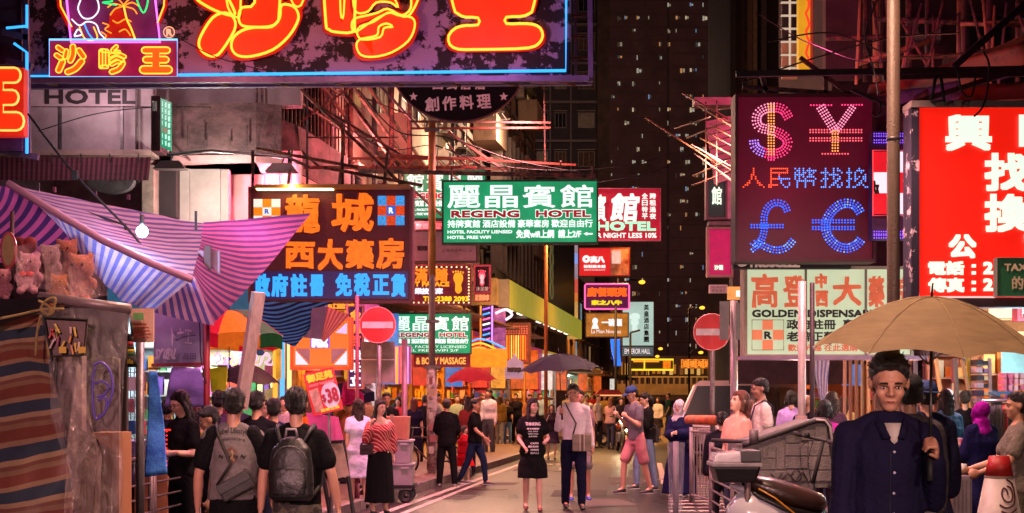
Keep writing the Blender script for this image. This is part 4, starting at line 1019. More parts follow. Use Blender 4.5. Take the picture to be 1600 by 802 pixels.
# colourful verticals near the corner
s=sign('stacked_neon','narrow vertical neon sign in purple and white stripes left of the glass building',752,478,768,540,44,mat('#2a1438'))
for i in range(7):
 c_=['#b060ff','#40a0ff','#ff60a0','#ffffff'][i%4];neon(s,[(754,484+i*8),(766,481+i*8)],43.9,glow(c_,1.4),.03)
neon(s,[(751,478),(751,540)],43.9,glow('#ff8a30',1.3),.025);neon(s,[(769,478),(769,536)],43.9,glow('#d080ff',1.5),.03)
s=thing('swoosh_lights','blue and orange curved neon tubes under the green hotel sign','neon light',W(750,560,42))
for i,c_ in enumerate(('#38a0ff','#ffb838','#ff9a30','#ffe060')):
 neon(s,smoothpath([(735,534+i*6),(755,530+i*7),(790,545+i*9)]),42-i*.1,glow(c_,1.5),.03)
s=sign('warm_awning_sign','yellow shop awning lit from below behind the red umbrella',690,545,792,574,40,mat('#c87a14',var=.25,emit=.5,ecol='#e88a10'));
s=sign('restaurant_panel','orange lit restaurant front with hanging strips beside the corner shop',788,508,826,566,52,glow('#a83418',.7,.6,6),rim=mat('#5a2a28'),rimw=.08)
for i in range(9):MB().px(791+i*3.6,524,793+i*3.6,562,51.9,.05).build('strip',glow(random.choice(['#ff9a28','#ff6a18','#ffd060']),1.1),s)
for r in range(4):
 for q in range(9):MB().px(790+q*4,509+r*3.6,792.4+q*4,511.2+r*3.6,51.9,.05).build('light_tile',glow('#d86a50',.8),s)
s=sign('pointed_sign','pale bell shaped sign board with small dark characters near the corner',789,566,818,592,50,glow('#b890b0',.6,.2));letters(s,'海鮮酒家',(792,574,815,582),49.95,mat('#2a1a3c'),bold=.5)
MB().prism([W(789,566,50),W(818,566,50),W(808,560,50),W(804,552,50),W(800,560,50)],(0,.1,0)).build('crest',glow('#b890b0',.6,.2),s)
s=sign('pink_neon_front','pink and white neon shop front at the end of the parade',772,482,790,545,50,glow('#c060a0',.7,.6,5));neon(s,smoothpath([(774,490),(790,484),(800,492),(790,500)]),49.8,glow('#ffd0f0',1.5),.05)

# ---- signs hanging further up the street -------------------------------------
s=sign('red_photo_sign','red lit restaurant sign with a food photo at its right end',905,388,983,431,62,glow('#d8141c',.9,.1,nee=True),rim=mat('#5a2a2c'),t=.3)
MB().px(954,389,982,430,61.9,.05).build('photo',two_tone('#8a3a34','#f0b8a0',sc=1.2,thr=.5,soft=.1,emit=0),s);MB().px(956,392,970,412,61.85,.03).build('photo_bowl',glow('#f0c0b0',.9,.3),s)
wt=glow('#ffe8e8',1.1,.03);neon(s,[(916+4*math.cos(a),405+4*math.sin(a))for a in[k*PI/5 for k in range(10)]],61.9,wt,.06,True)
letters(s,'高八',(922,400,945,411),61.93,wt,bold=.9);letters(s,'秘製麵食舖',(912,414,946,419),61.93,wt,bold=.2);letters(s,'RESTAURANT',(913,421,946,423),61.93,wt)
s=sign('pink_rim_sign','purple sign with a pink neon rim and orange characters',914,445,983,482,60,mat('#4a1048',emit=.3,ecol='#701060',var=.2))
neon(s,[(914,446),(916,444),(981,444),(983,446),(983,481),(981,483),(916,483),(914,481)],59.9,glow('#ff5a9a',1.6),.035,True)
letters(s,'廚餐頭苑',(917,449,980,464),59.9,glow('#ff6018',1.1),bold=.9);letters(s,'家之八牛',(924,469,972,477),59.9,glow('#f0d020',1.1),bold=.7)
s=sign('noodle_sign','amber lit noodle shop sign with a white figure under the pink rimmed sign',916,490,981,526,58,glow('#c87a28',.75,.5,3),rim=mat('#5a4038'))
letters(s,'一碗麵',(940,498,972,510),57.95,wt,bold=.6);MB().ball(W(930,502,57.9),(.12,.03,.14),8,6).build('emblem',wt,s);MB().prism([W(924,514,57.9),W(936,514,57.9),W(933,506,57.9),W(927,506,57.9)],(0,.02,0)).build('emblem',wt,s)
letters(s,'La Mian Noodles',(924,515,970,521),57.95,wt)
s=sign('white_vertical_sign','tall pale green lit sign with a vertical line of dark characters',973,472,1021,540,75,glow('#bcd8cc',.8,.25,.6,nee=True),rim=mat('#7a7a78'),t=.4)
for i,ch in enumerate('英皇酒店集團'):letters(s,ch,(1006,476+i*10,1014,485+i*10),74.9,mat('#24403c'),bold=.3)
for i in range(3):MB().ball(W(992,495+i*9,74.9),(.28-.07*i,.05,.2),8,6).build('emblem',glow('#d8f0e4',.95),s)
MB().px(973,542,1021,556,75,.3).build('lower_panel',glow('#6a7a78',.5,.3),s);letters(s,'EMPEROR HALL',(976,545,1016,553),74.95,wt)
s=thing('blue_neon','blue vertical neon ribbon hanging below the amber sign','neon light',W(964,575,60))
for i in range(3):neon(s,smoothpath([(956+i*5,530),(958+i*4,548),(961+i*3,560),(962+i*3,572)]),60+i*.1,glow('#2878ff',1.2),.07)
MB().px(955,530,970,562,60.4,.2).build('panel',mat('#10305a',emit=.3),s)
s=sign('yellow_frame_sign','low amber outlined sign at the far end of the street',986,562,1052,578,120,mat('#4a3418',emit=.3),t=.3)
neon(s,[(986,562),(1052,562),(1052,578),(986,578)],119.9,glow('#ffd030',1.3),.09,True);MB().px(1036,564,1048,576,119.9,.1).build('panel',glow('#ff7a18',1.1,.5),s);MB().px(1006,563,1008,578,119.8,.1).build('divider',glow('#ffd030',1.2),s);MB().px(990,562,1030,566,119.8,.1).build('tube',glow('#ff9a28',1.2),s)
s=sign('amber_letter_sign','row of amber character panels left of the right no entry sign',1064,561,1112,576,115,mat('#3a1c10',emit=.2),t=.3)
for i,ch in enumerate('酒樓海鮮'):
 neon(s,[(1065+i*11.5,562),(1075+i*11.5,562),(1075+i*11.5,575),(1065+i*11.5,575)],114.9,glow('#ff8a2c',1.1),.05,True);letters(s,ch,(1066+i*11.5,563,1074.5+i*11.5,574),114.9,glow('#ff8a2c',1.1),bold=.4)
# street lamps far away
for i,(x,y,Y,h)in enumerate(((1003,441,110,0),(1097,481,130,0),(1032,545,160,0),(1027,557,170,0),(1095,551,150,0))):
 p=W(x,y,Y);t=thing('street_lamp',['amber street lamp glowing against the dark tower, highest of the far lamps','amber street lamp just left of the right no entry disc','small amber lamp above the low amber sign','tiny amber lamp beneath another above the low amber sign','amber street lamp behind the right no entry pole'][i],'street lamp',(p.x,p.y,0))
 MB().tube([(p.x-1.2,Y,0),(p.x-1.2,Y,p.z-.2),(p.x-.9,Y,p.z+.2),(p.x,Y,p.z+.1)],.07,6).build('post',DARKST,t,smooth=True)
 MB().ball(p,(.26,.16,.16),10,6).build('lantern',glow('#ffb030',2.2),t)

# ---- right-hand LED exchange board -------------------------------------------
YR=18
s=sign('currency_board','dark maroon board with dotted dollar, yen, pound and euro symbols',1153,152,1363,405,YR,mat('#180208',rough=.6,var=.25,sc=2,emit=.9,ecol='#4a0318'),rim=mat('#2c0a14'),t=.3)
PKR=('#ff3a78',1.6);ORD=('#ffa050',1.5);VLD=('#b080ff',1.5);PWD=('#ff8ab0',1.6);RDD=('#ff5a68',1.5);BLD=('#1c5cff',1.9);LBD=('#5c98ff',1.7);YY=YR-.01
ledline(s,[(1232,184),(1223,171),(1204,168),(1187,175),(1182,187),(1187,199),(1206,204),(1224,212),(1231,223),(1224,236),(1207,241),(1190,237),(1180,230),(1178,220)],4,YY,lambda x,y:VLD if(y>215 and x<1194)else PKR if x>1212 or y>228 else PWD)
ledline(s,[(1205,163),(1205,250)],3,YY-.008,lambda x,y:ORD if y<243 else PKR)
for q,r_ in(([(1282,167),(1304,203)],4),([(1333,167),(1308,203)],3)):ledline(s,q,r_,YY,lambda x,y:PWD,gap=3.9)
for q,r_ in(([(1267,164.5),(1299,164.5)],1),([(1316,164),(1347,164)],1)):ledline(s,q,r_,YY,lambda x,y:PKR)
ledline(s,[(1305,205),(1305,236)],3,YY-.008,lambda x,y:ORD)
for y in(205,218):ledline(s,[(1266,y),(1346,y)],2,YY,lambda x,y:RDD,gap=4)
ledline(s,[(1285,240.5),(1325,240.5)],1,YY,lambda x,y:RDD)
ledline(s,[(1230,330),(1225,320),(1211,317),(1199,325),(1194,340),(1194,360),(1190,374),(1182,384)],3,YY,lambda x,y:BLD)
ledline(s,[(1180,391),(1176,384),(1184,380),(1200,388),(1215,391),(1229,387),(1239,376)],3,YY,lambda x,y:LBD if int(x)%3==0 else BLD)
ledline(s,[(1174,353.5),(1223,353.5)],2,YY-.008,lambda x,y:BLD)
ledline(s,[(1344,332),(1336,321),(1319,318),(1304,326),(1293,341),(1290,357),(1296,373),(1309,385),(1325,388),(1339,382),(1345,375)],4,YY,lambda x,y:LBD if int(x+y)%4==0 else BLD,gap=4)
for y in(346,356.5):ledline(s,[(1270,y),(1334,y)],2,YY-.008,lambda x,y:BLD,gap=3.9)
for ch,x,cf in(('人',1160,lambda a,b:('#ff4a28',2.2)),('民',1200,lambda a,b:('#ff5030',2.2)if a<.5 or b>.6 else('#5a88ff',2.2)),('幣',1241,lambda a,b:('#4f8cff',2.2)),('找',1282,lambda a,b:('#4f8cff',2.2)),('換',1322,lambda a,b:('#4f8cff',2.2))):
 leds(s,ch,(x,262,x+35,294),YR-.01,cf,3.3,1.25,.005)
for a,b in(((1290,118),(1290,152)),((1190,120),(1200,152)),((1250,90),(1330,150)),((1160,136),(1330,148))):MB().bar(W(*a,YR+.2),W(*b,YR+.2),.05).build('bracket',RUST,s)
lamp(W(1258,270,YR-.9),'#ff3a6a',25,.05)
# script sign below it, mostly hidden
s=sign('script_sign','black sign with pale flowing letters hidden between the currency board and the cream sign',1146,374,1330,420,18.7,mat('#160a10'))
neon(s,smoothpath([(1158,384),(1151,388),(1150,402),(1156,414),(1166,412),(1164,404)]),18.62,mat('#c8a898',emit=.4),.022)
letters(s,'TRUSCELL',(1168,406,1250,418),18.66,mat('#c8a898',emit=.4),bold=1)
# cream dispensary sign
YD=19
CR=glow('#ccd8b0',.8,.12,.9,nee=True)
s=sign('dispensary_sign','long cream lit medicine sign with orange brush characters and a checked square',1167,421,1422,554,YD,CR,rim=mat('#9a8e78',metal=.3),t=.3)
OG=glow('#d8603c',.8,.2,8);BK=mat('#14100e',rough=.5)
for ch,b in(('高',(1174,428,1216,481)),('登',(1224,430,1258,480)),('中',(1274,428,1292,450)),('西',(1274,454,1294,479)),('大',(1301,432,1346,477)),('藥',(1357,432,1382,480)),('房',(1400,432,1424,480))):letters(s,ch,b,YD-.02,OG,bold=1.4,warp=2.2)
letters(s,'GOLDEN DISPENSARY',(1175,484,1372,496),YD-.02,BK,bold=.7)
letters(s,'政府註冊',(1229,499,1306,515),YD-.02,BK,bold=.6);letters(s,'專',(1317,499,1333,515),YD-.02,BK,bold=.6)
letters(s,'老牌正藥',(1229,518,1306,534),YD-.02,BK,bold=.6);letters(s,'行',(1330,518,1346,534),YD-.02,BK,bold=.6)
letters(s,'歡迎光臨 在此選購 藥材 補品',(1231,538,1400,549),YD-.02,OG,bold=.35)
w3=16.5
for j in range(3):
 for i in range(3):
  if(i+j)%2==1:MB().px(1175+i*w3,500+j*15.6,1175+(i+1)*w3-.2,500+(j+1)*15.6-.2,YD-.02,.02).build('check_panel',glow('#e87a50',.85),s)
neon(s,[(1175,500),(1224.5,500),(1224.5,547),(1175,547)],YD-.02,mat('#b08050'),.006,True)
letters(s,'R',(1194,518,1206,530),YD-.03,BK,bold=.7)
for x in(1258,1352):MB().px(x,421,x+3,554,YD-.05,.04).build('divider',mat('#8a7a68'),s)
MB().px(1160,556,1450,562,YD-.1,.5).build('under_beam',mat('#8a7488',metal=.3),s)
# red/white checked LED box behind the pole
s=sign('led_box_sign','red and white checked light box edged with purple dots behind the tall pole',1363,205,1426,374,17.6,mat('#2a1640',var=.3),t=.2)
for j in range(3):
 for i in range(2):
  MB().px(1366+i*26,237+j*32.5,1391+i*26,269+j*32.5,17.55,.05).build('check_panel',glow('#f0e4f0',1.0,.05)if(i+j)%2 else glow('#e01828',.9,.1),s)
letters(s,'Rx',(1363,282,1374,303),17.5,BK,bold=1)
neon(s,[(1364,235),(1419,235),(1419,337),(1364,337)],17.5,glow('#f04040',1.3),.009,True)
dd=MB()
for k in range(17):
 for r_ in range(2):
  for yy in(209,219,362,368):dd.ball(W(1366+k*3.7,yy+r_*4,17.52),.0095,6,4)
for k in range(26):dd.ball(W(1424,228+k*5.4,17.52),.0095,6,4);dd.ball(W(1421.5,230+k*5.4,17.52),.008,6,4)
dd.build('led_dots',glow('#7a4cff',1.8),s,kind='stuff')
# red exchange sign
YX=16
s=sign('exchange_sign','big red lit money exchange sign with bold white characters, cut by the right edge',1437,168,1700,465,YX,mat('#c41408',rough=.4,var=.10,sc=.9,emit=.85,ecol='#f21c0c',stretch=(.2,1,3)),t=.3)
MB().px(1424,157,1700,167.5,YX-.03,.36).build('top_rim',two_tone('#a89a88','#4a3a34',sc=3,thr=.55),s);MB().px(1424,168,1436.5,470,YX-.02,.34).build('side_rim',two_tone('#1c1a2a','#b8a8a8',sc=5,thr=.58),s)
MB().px(1424,465.5,1700,480,YX+.05,.3).build('bottom_rail',mat('#4a3c3e',metal=.3),s);MB().px(1436,463,1555,465.4,YX-.03,.05).build('edge_strip',glow('#ffd0c8',.9),s)
WC=glow('#e8ffe4',1.0,.02)
letters(s,'興',(1477,179,1550,236),YX-.03,WC,bold=2.8);letters(s,'旺',(1592,179,1664,234),YX-.03,WC,bold=2.8)
letters(s,'找',(1538,239,1612,299),YX-.03,WC,bold=2.8);letters(s,'換',(1538,303,1612,363),YX-.03,WC,bold=2.8);letters(s,'公',(1482,366,1526,404),YX-.03,WC,bold=2.0);letters(s,'司',(1600,366,1650,404),YX-.03,WC,bold=2.0)
letters(s,'電話',(1450,408,1507,430),YX-.03,WC,bold=1.3);letters(s,'傳真',(1450,434,1507,457),YX-.03,WC,bold=1.3)
for y in(413,424,439,450):MB().px(1519,y,1525,y+5,YX-.03,.02).build('colon_dot',WC,s)
letters(s,'2',(1536,409,1552,429),YX-.03,WC,bold=1.4);letters(s,'2',(1536,435,1552,455),YX-.03,WC,bold=1.4)
neon(s,[(1455,157),(1462,120),(1470,118),(1475,157),(1455,158)],YX-.05,BLACK,.02)
neon(s,smoothpath([(1496,108),(1502,140),(1512,152),(1520,146),(1524,118)]),YX-.1,BLACK,.012);neon(s,smoothpath([(1536,80),(1545,100),(1543,140),(1535,168),(1522,182)]),YX-.1,BLACK,.012)
# green taxi sign
s=sign('taxi_sign','dark green taxi stand road sign cut by the right edge',1556,404,1680,463,12,mat('#0a4a2c',rough=.4,var=.1,emit=.06,ecol='#107040'),rim=mat('#8a8a80',metal=.5),rimw=.004,t=.03)
letters(s,'TAXI STAND',(1569,412,1670,424),11.99,mat('#b8a890'),bold=.6);letters(s,'的士站',(1581,432,1640,453),11.99,mat('#b8a890'),bold=.6)
MB().tube([(W(1640,0,12.1).x,12.1,0),W(1640,380,12.1)],.04,10).build('post',STEEL,s,smooth=True)
# no entry signs
RD=mat('#b01420',rough=.35,var=.08,emit=.12,ecol='#d01828');WH=mat('#b8a0a8',rough=.4,emit=.12)
def no_entry(label,cx,cy,r,Y,back=None):
 s=thing('no_entry_sign',label,'road sign',G(cx+2,Y));c=W(cx,cy,Y);R=r*Y/F
 m=MB();m.loft([(c,(R,0,0),(0,0,R)),(c+Vector((0,.02,0)),(R,0,0),(0,0,R))],36);m.build('disc',RD,s)
 MB().tube([c+Vector((R*math.cos(a*PI/18),-.004,R*math.sin(a*PI/18)))for a in range(36)],.008,5,True).build('rim',mat('#d08088',rough=.4),s,smooth=True)
 m=MB();m.box(c+Vector((0,-.006,.0)),(R*1.72,.008,R*.36));m.build('bar',WH,s)
 MB().tube([(c.x+.02,Y+.05,0),(c.x+.02,Y+.05,c.z+R*.7)],.038,10).build('post',STEEL,s,smooth=True)
 for z in(c.z-.12,c.z+.12):MB().box((c.x+.02,Y+.07,z),(.12,.07,.03)).build('clamp',DARKST,s)
 return s
s=no_entry('round red no entry sign on the left, in front of a grey board',590,508,28,22)
MB().px(564,534,616,599,22.35,.03).build('back_board',mat('#6e6468',rough=.5,metal=.3,var=.25),s);MB().px(564,561,616,563,22.3,.03).build('crossbar',mat('#b8a8b0',metal=.5),s)
s=no_entry('round red no entry sign on the right by the metal barriers',1112,519,28.5,22)
# grey box plus pole beside it
s=thing('sign_post','pale steel post carrying the backs of two grey plates beside the right no entry sign','post',G(1147,20))
MB().tube([G(1147,20),W(1147,470,20)],.052,12).build('post',mat('#a89a9e',metal=.4,rough=.4),s,smooth=True)
MB().px(1125,471,1139,531,19.9,.04).build('plate',mat('#8d8088',metal=.3,var=.15),s);MB().px(1150,473,1166,531,19.95,.04).build('plate',mat('#8d8088',metal=.3,var=.15),s)
# mauve vertical panels right of the scaffolding
s=sign('green_vertical_sign','dark green vertical sign with one white character by the bamboo poles',1106,282,1133,340,26,mat('#0e3a34',emit=.15,ecol='#0e4a40'),rim=mat('#6a5054'));letters(s,'館',(1112,292,1128,320),25.97,WC,bold=.6)
MB().px(1134,280,1152,342,26,.2).build('pink_panel',mat('#c090a8',var=.25),s)
s=sign('magenta_sign','magenta vertical sign hanging below the dark green one',1108,358,1142,430,26,mat('#a01450',var=.15,emit=.45,ecol='#c81860'),rim=mat('#a08078',metal=.4));letters(s,'沙龍',(1116,414,1130,422),25.97,WC,bold=.3)
MB().px(1108,346,1152,352,25.9,.3).build('pipe',STEEL,s)
s=sign('white_plate','small white plate with red print under the magenta sign',1109,445,1137,458,26,mat('#b8a0a0',emit=.1));letters(s,'NUANMEI',(1112,447,1134,451),25.97,mat('#4a2028'));letters(s,'茶舍酒店',(1112,452,1134,457),25.97,mat('#4a2028'))
s=sign('orange_plate','small orange and white lit box beside the white plate',1138,448,1163,468,25,glow('#e89a4c',.9,.3));letters(s,'KR',(1150,454,1162,464),24.96,glow('#f8f0e8',1.1),bold=1)
# Rx sign
s=sign('cross_light_sign','orange dotted light sign with white corner triangles and prescription letters',458,500,546,574,21,glow('#e05c0c',.95,.3,20,nee=True),rim=mat('#a84a20',emit=.3),t=.2)
for P_,m in((((462,545),(484,545),(484,569)),mat('#7a6a74')),(((462,548),(482,570),(462,570)),glow('#e8dcff',.95)),(((518,545),(542,545),(518,569)),mat('#7a6a74')),(((542,548),(542,570),(522,570)),glow('#e8dcff',.95)),(((524,520),(542,504),(542,522)),glow('#d0c0f0',.8))):
 MB().prism([W(x,y,20.98)for x,y in P_],(0,.01,0)).build('corner_panel',m,s)
MB().px(485,518,515,544,20.98,.01).build('centre_panel',glow('#6a40c8',.8),s);letters(s,'Rx',(487,521,513,543),20.96,glow('#ffffff',1.1),bold=1.8)
dd=MB()
for a in range(22):
 for b in range(18):
  x,y=461+a*3.9,503+b*3.9
  dd.add([W(x+.9*math.cos(k*PI/2),y+.9*math.sin(k*PI/2),20.992)for k in range(4)],[(0,1,2,3)])
dd.build('dot_grid',glow('#ffb054',1.1),s,kind='stuff')
for x in(463,542):MB().bar(W(x,500,21.1),W(x,476,21.4),.03).build('hanger',RUST,s)
s=sign('vertical_neon','narrow purple vertical sign with orange and white characters behind the left pole',545,480,566,606,23.5,mat('#2c1048',emit=.2,ecol='#4a1480'),rim=mat('#a8604a',emit=.15),rimw=.02)
for i,(ch,c_)in enumerate(zip('金城百佳禾立',['#ff9a20','#ff9a20','#ff5a20','#ffffff','#ffffff','#ffffff'])):letters(s,ch,(547,484+i*20.5,564,501+i*20.5),23.45,glow(c_,1.2),bold=.9)
s=sign('amber_gallery','row of small amber characters above the orange light sign',510,473,556,484,24.2,mat('#5a1c18',emit=.2));letters(s,'紅館城',(512,474,554,483),24.15,glow('#ff9a28',1.1),bold=.7)
# shop neon cluster behind the left umbrellas
s=sign('purple_neon_front','violet shop front bars between the orange light sign and the tenement shops',616,540,642,600,35,mat('#8a4a80',emit=.35,ecol='#c860a0'))
for i in range(3):neon(s,[(620+i*8,542),(620+i*8,600)],34.9,glow(['#ff9a40','#ff5a3a','#e0a0ff'][i],1.3),.035)
# street poles -------------------------------------------------------------------
def pole(label,x,ytop,Y,r,m,bottom=0,extra=None,name='street_pole'):
 t=thing(name,label,'pole',G(x,Y));MB().tube([G(x,Y),W(x,ytop,Y)],r,14).build('shaft',m,t,smooth=True)
 MB().tube([G(x,Y),G(x,Y,.35)],r*1.35,14).build('base',m,t,smooth=True);return t
POL=two_tone('#8a7478','#5c4a4e',sc=4,thr=.5,soft=.2,rough=.5,stretch=(1,1,.4))
t=pole('tall sticker-covered lamp pole rising from the left kerb by the bicycle',675,190,27.3,.062,POL)
MB().tube([W(675,430,27.3),W(675,192,27.3)],.07,14).build('upper_shaft',mat('#a8703c',rough=.5,var=.25),t,smooth=True)
MB().tube([G(675,27.3,.2),W(675,572,27.3)],.1,14).build('lower_sleeve',two_tone('#b0a0a4','#6a565c',sc=7,thr=.5,soft=.05),t,smooth=True)
for y,w in((572,26),(500,20),(200,24)):MB().px(675-w/2,y,675+w/2,y+4,27.2,.2).build('collar',STEEL,t)
for i in range(7):MB().px(668+random.random()*4,590+i*18,675+random.random()*7,601+i*18,27.18,.02).build('sticker',mat(random.choice(['#c8c0c0','#a86a70','#8a8a98','#d8b8a0'])),t)
t=pole('thick grey lamp post in front of the red exchange sign',1396,-260,10,.0455,two_tone('#7c6458','#54423c',sc=6,thr=.5,soft=.3,rough=.45,stretch=(1,1,.3)))
MB().tube([G(1398,9.9,1.0),W(1400,560,9.9)],.034,12).build('lower_pipe',mat('#b0a6a0',rough=.4,metal=.2),t,smooth=True)
for y in(215,555):MB().tube([W(1396,y,10),W(1396,y+5,10)],.049,14).build('band',STEEL,t,smooth=True)
MB().tube([W(1396,-258,10),W(1340,-300,9.6),(1.2,9.1,8.0)],.035,8).build('lamp_arm',STEEL,t,smooth=True)
lt=pole('light grey slim post standing before the cream sign',1253,440,16,.045,mat('#b8a8a6',rough=.4,metal=.15))
MB().px(1246,650,1261,662,15.93,.12).build('sticker',mat('#d0a8a8'),lt)
pole('thin dark post just right of the slim grey post',1269,442,16.6,.028,mat('#3a2c30',metal=.4))
pole('thin grey post right of the left no entry sign',632,530,24,.05,mat('#a07088',rough=.4,metal=.3))
t=pole('slim maroon pole left of the left no entry sign',558,462,20.6,.028,mat('#7a3048',metal=.2))
pole('orange lit slender pole in front of the yellow green canopy',853,330,46,.06,mat('#b0603c',rough=.5,metal=.2))
for x,y,Y,lb in((856,370,47,''),):pass
pole('thin black lamp post under the pink rimmed sign',962,480,50,.045,BLACK);t=pole('thin black lamp post with an arm in front of the white vertical sign',985,520,52,.04,BLACK)
MB().tube([W(985,520,52),W(1000,516,52)],.04,6).build('arm',BLACK,t)
# bamboo poles cluster
t=thing('bamboo_scaffold','bundle of bamboo poles jutting out beside the currency board','scaffolding',W(1130,290,22))
BP=[((1066,146),(1156,196),24,3.2),((1008,184),(1120,256),24,3),((1054,201),(1110,183),24,2.4),((1073,216),(1140,188),24,2.6),((1083,275),(1135,252),23.5,2.4),((1082,290),(1140,268),23.5,2.6),((1080,226),(1156,268),23,2.6),((1094,216),(1156,250),23.2,2.4),((1092,232),(1156,276),23.1,2.4),
((1085,240),(1155,292),23.1,2.2),((1100,205),(1156,235),23.3,2.2),((1110,195),(1156,222),23.3,2.2),((1090,165),(1156,206),23.4,2.4),((1120,158),(1120,290),23.6,2.6),((1103,160),(1103,285),23.8,2.2),((1100,250),(1150,286),22.9,2),((1115,172),(1156,168),23.4,2)]
for a,b,Y,w in BP:MB().tube([W(*a,Y),W(*b,Y-1.4)],w*Y/F/2,7).build('bamboo_pole',random.choice([BAMBOO,mat('#a08070',var=.3),mat('#8a5a4a',var=.3)]),t,smooth=True)
mb=MB()
for i in range(9):mb.prism([W(1103+i*1.5,190+i*11,23.9),W(1156,178+i*11,23.7),W(1156,187+i*11,23.7),W(1104+i*1.5,200+i*11,23.9)],(0,.02,0))
mb.build('sheeting',mat('#c88a9a',var=.3,sc=3),t)
MB().px(1085,152,1156,164,24.2,.3).build('top_board',mat('#8a6a68',var=.3),t)
# long dark beam with draped sheets, upper right
t=thing('roof_frame','dark steel beam with draped orange and violet sheets over the exchange signs','canopy',W(1400,120,17))
for a,b,w in(((1150,116),(1620,108),.07),((1380,122),(1620,116),.05),((1400,170),(1620,100),.06),((1490,105),(1620,-10),.08),((1330,140),(1440,190),.04)):MB().bar(W(*a,17),W(*b,17),w).build('beam',DARKST,t)
for i,(A,B,C,D,c_)in enumerate((((1360,135),(1600,62),(1620,100),(1350,175),'#a8563c'),((1370,150),(1610,60),(1610,48),(1440,120),'#b8643c'),((1355,150),(1500,125),(1500,150),(1350,215),'#7a5a94'),((1500,120),(1620,78),(1620,110),(1480,140),'#5a4a78'),((1360,170),(1450,140),(1440,200),(1360,240),'#8a5048'),((1440,130),(1620,128),(1620,155),(1430,160),'#96503c'))):
 mb=MB();mb.coons(W(*A,18+i*.1),W(*B,17.4+i*.1),W(*C,17.6),W(*D,18.4),14,8,sag=.08,wr=.12,seed=i*3);mb.build('draped_sheet',two_tone(c_,'#3c2a38',sc=2.5,thr=.58,soft=.1,rough=.6),t,smooth=True,solid=.01)
neon(t,smoothpath([(1364,155),(1374,160),(1376,175),(1368,182),(1362,176)]),16.9,BLACK,.014)
# overhead trusses left of the green sign
t=thing('sign_truss','rusty steel truss and bars carrying the hanging signs above the left pavement','framework',W(660,250,28))
for a,b,w in(((340,120),(500,262),.04),((430,126),(640,250),.04),((640,180),(560,150),.03),((470,190),(560,128),.04),((476,262),(745,262),.06),((545,248),(770,248),.05),((640,190),(860,192),.04),((640,201),(860,200),.04),((700,206),(790,268),.05),((540,148),(625,262),.05),((480,215),(622,215),.03),((480,130),(480,290),.05),((610,242),(900,258),.04),((560,268),(860,262),.05),((700,268),(742,300),.03),((850,125),(852,270),.03),((640,292),(700,345),.04),((590,130),(655,200),.04),((700,225),(730,262),.03),((876,252),(876,282),.03)):
 MB().bar(W(*a,28),W(*b,28.4),w).build('bar',random.choice([RUST,RUST,mat('#8a4438',metal=.3,var=.3),STEEL]),t)
zz=[]
for i in range(15):zz.append((545+i*15,248 if i%2 else 262))
for i in range(14):MB().bar(W(*zz[i],28),W(*zz[i+1],28),.025).build('lattice',mat('#a05c3c',metal=.2),t)
# wires
def wire(label,pts,Y,r=.012,Y2=None):
 n=len(pts);P=smoothpath(pts,6);Y2=Y2 or Y
 MB().tube([W(p[0],p[1],Y+(Y2-Y)*i/(len(P)-1))for i,p in enumerate(P)],r,5).build('cable',BLACK,None,smooth=True,label=label,cat='cable')
wire('black cable sloping from the red neon sign down over the striped awning',[(44,178),(115,270),(200,358),(235,400),(300,462)],12.5,.011)
wire('pale cable rising from the green sign to the bamboo poles',[(905,290),(1010,272),(1085,240)],27,.014)
wire('thin cable crossing in front of the peeling board',[(280,60),(340,90),(420,112)],17.6,.006)
wire('thin loose cable above the corner building panel',[(60,205),(150,178),(240,168),(330,168)],25.6,.01)
wire('cable drooping from the roof frame toward the tall brown block',[(1180,20),(1270,70),(1380,96),(1500,20)],22,.01);wire('cable running down beside the currency board brackets',[(1370,0),(1352,60),(1366,110),(1372,150)],16,.01)
wire('cable looped along the tenement scaffold bars',[(560,140),(620,205),(700,215),(800,250),(905,270)],27.5,.014);wire('second cable looped along the tenement scaffold bars',[(500,170),(600,232),(680,228),(760,262)],27.3,.01);wire('cable hanging down from the green hotel sign frame',[(590,250),(585,300),(600,340),(640,356)],27,.01);wire('thin cable from the lamp pole to the right hand scaffolding',[(675,225),(800,262),(960,262),(1100,225)],27.3,.008)
wire('long cable crossing the upper right facade',[(1160,130),(1260,95),(1390,60),(1500,52)],20,.012)
wire('second sagging cable on the upper right',[(1200,66),(1300,52),(1420,90),(1600,68)],21,.012)
for i,x in enumerate((115,64,203)):pass
# small pale bolted triangle flags on the cable
t=thing('cable_clip','dark clamp fixed where the sloping cable meets the stall canopy','clamp',W(116,272,12.5));MB().px(112,266,120,280,12.45,.05).build('clip',BLACK,t)

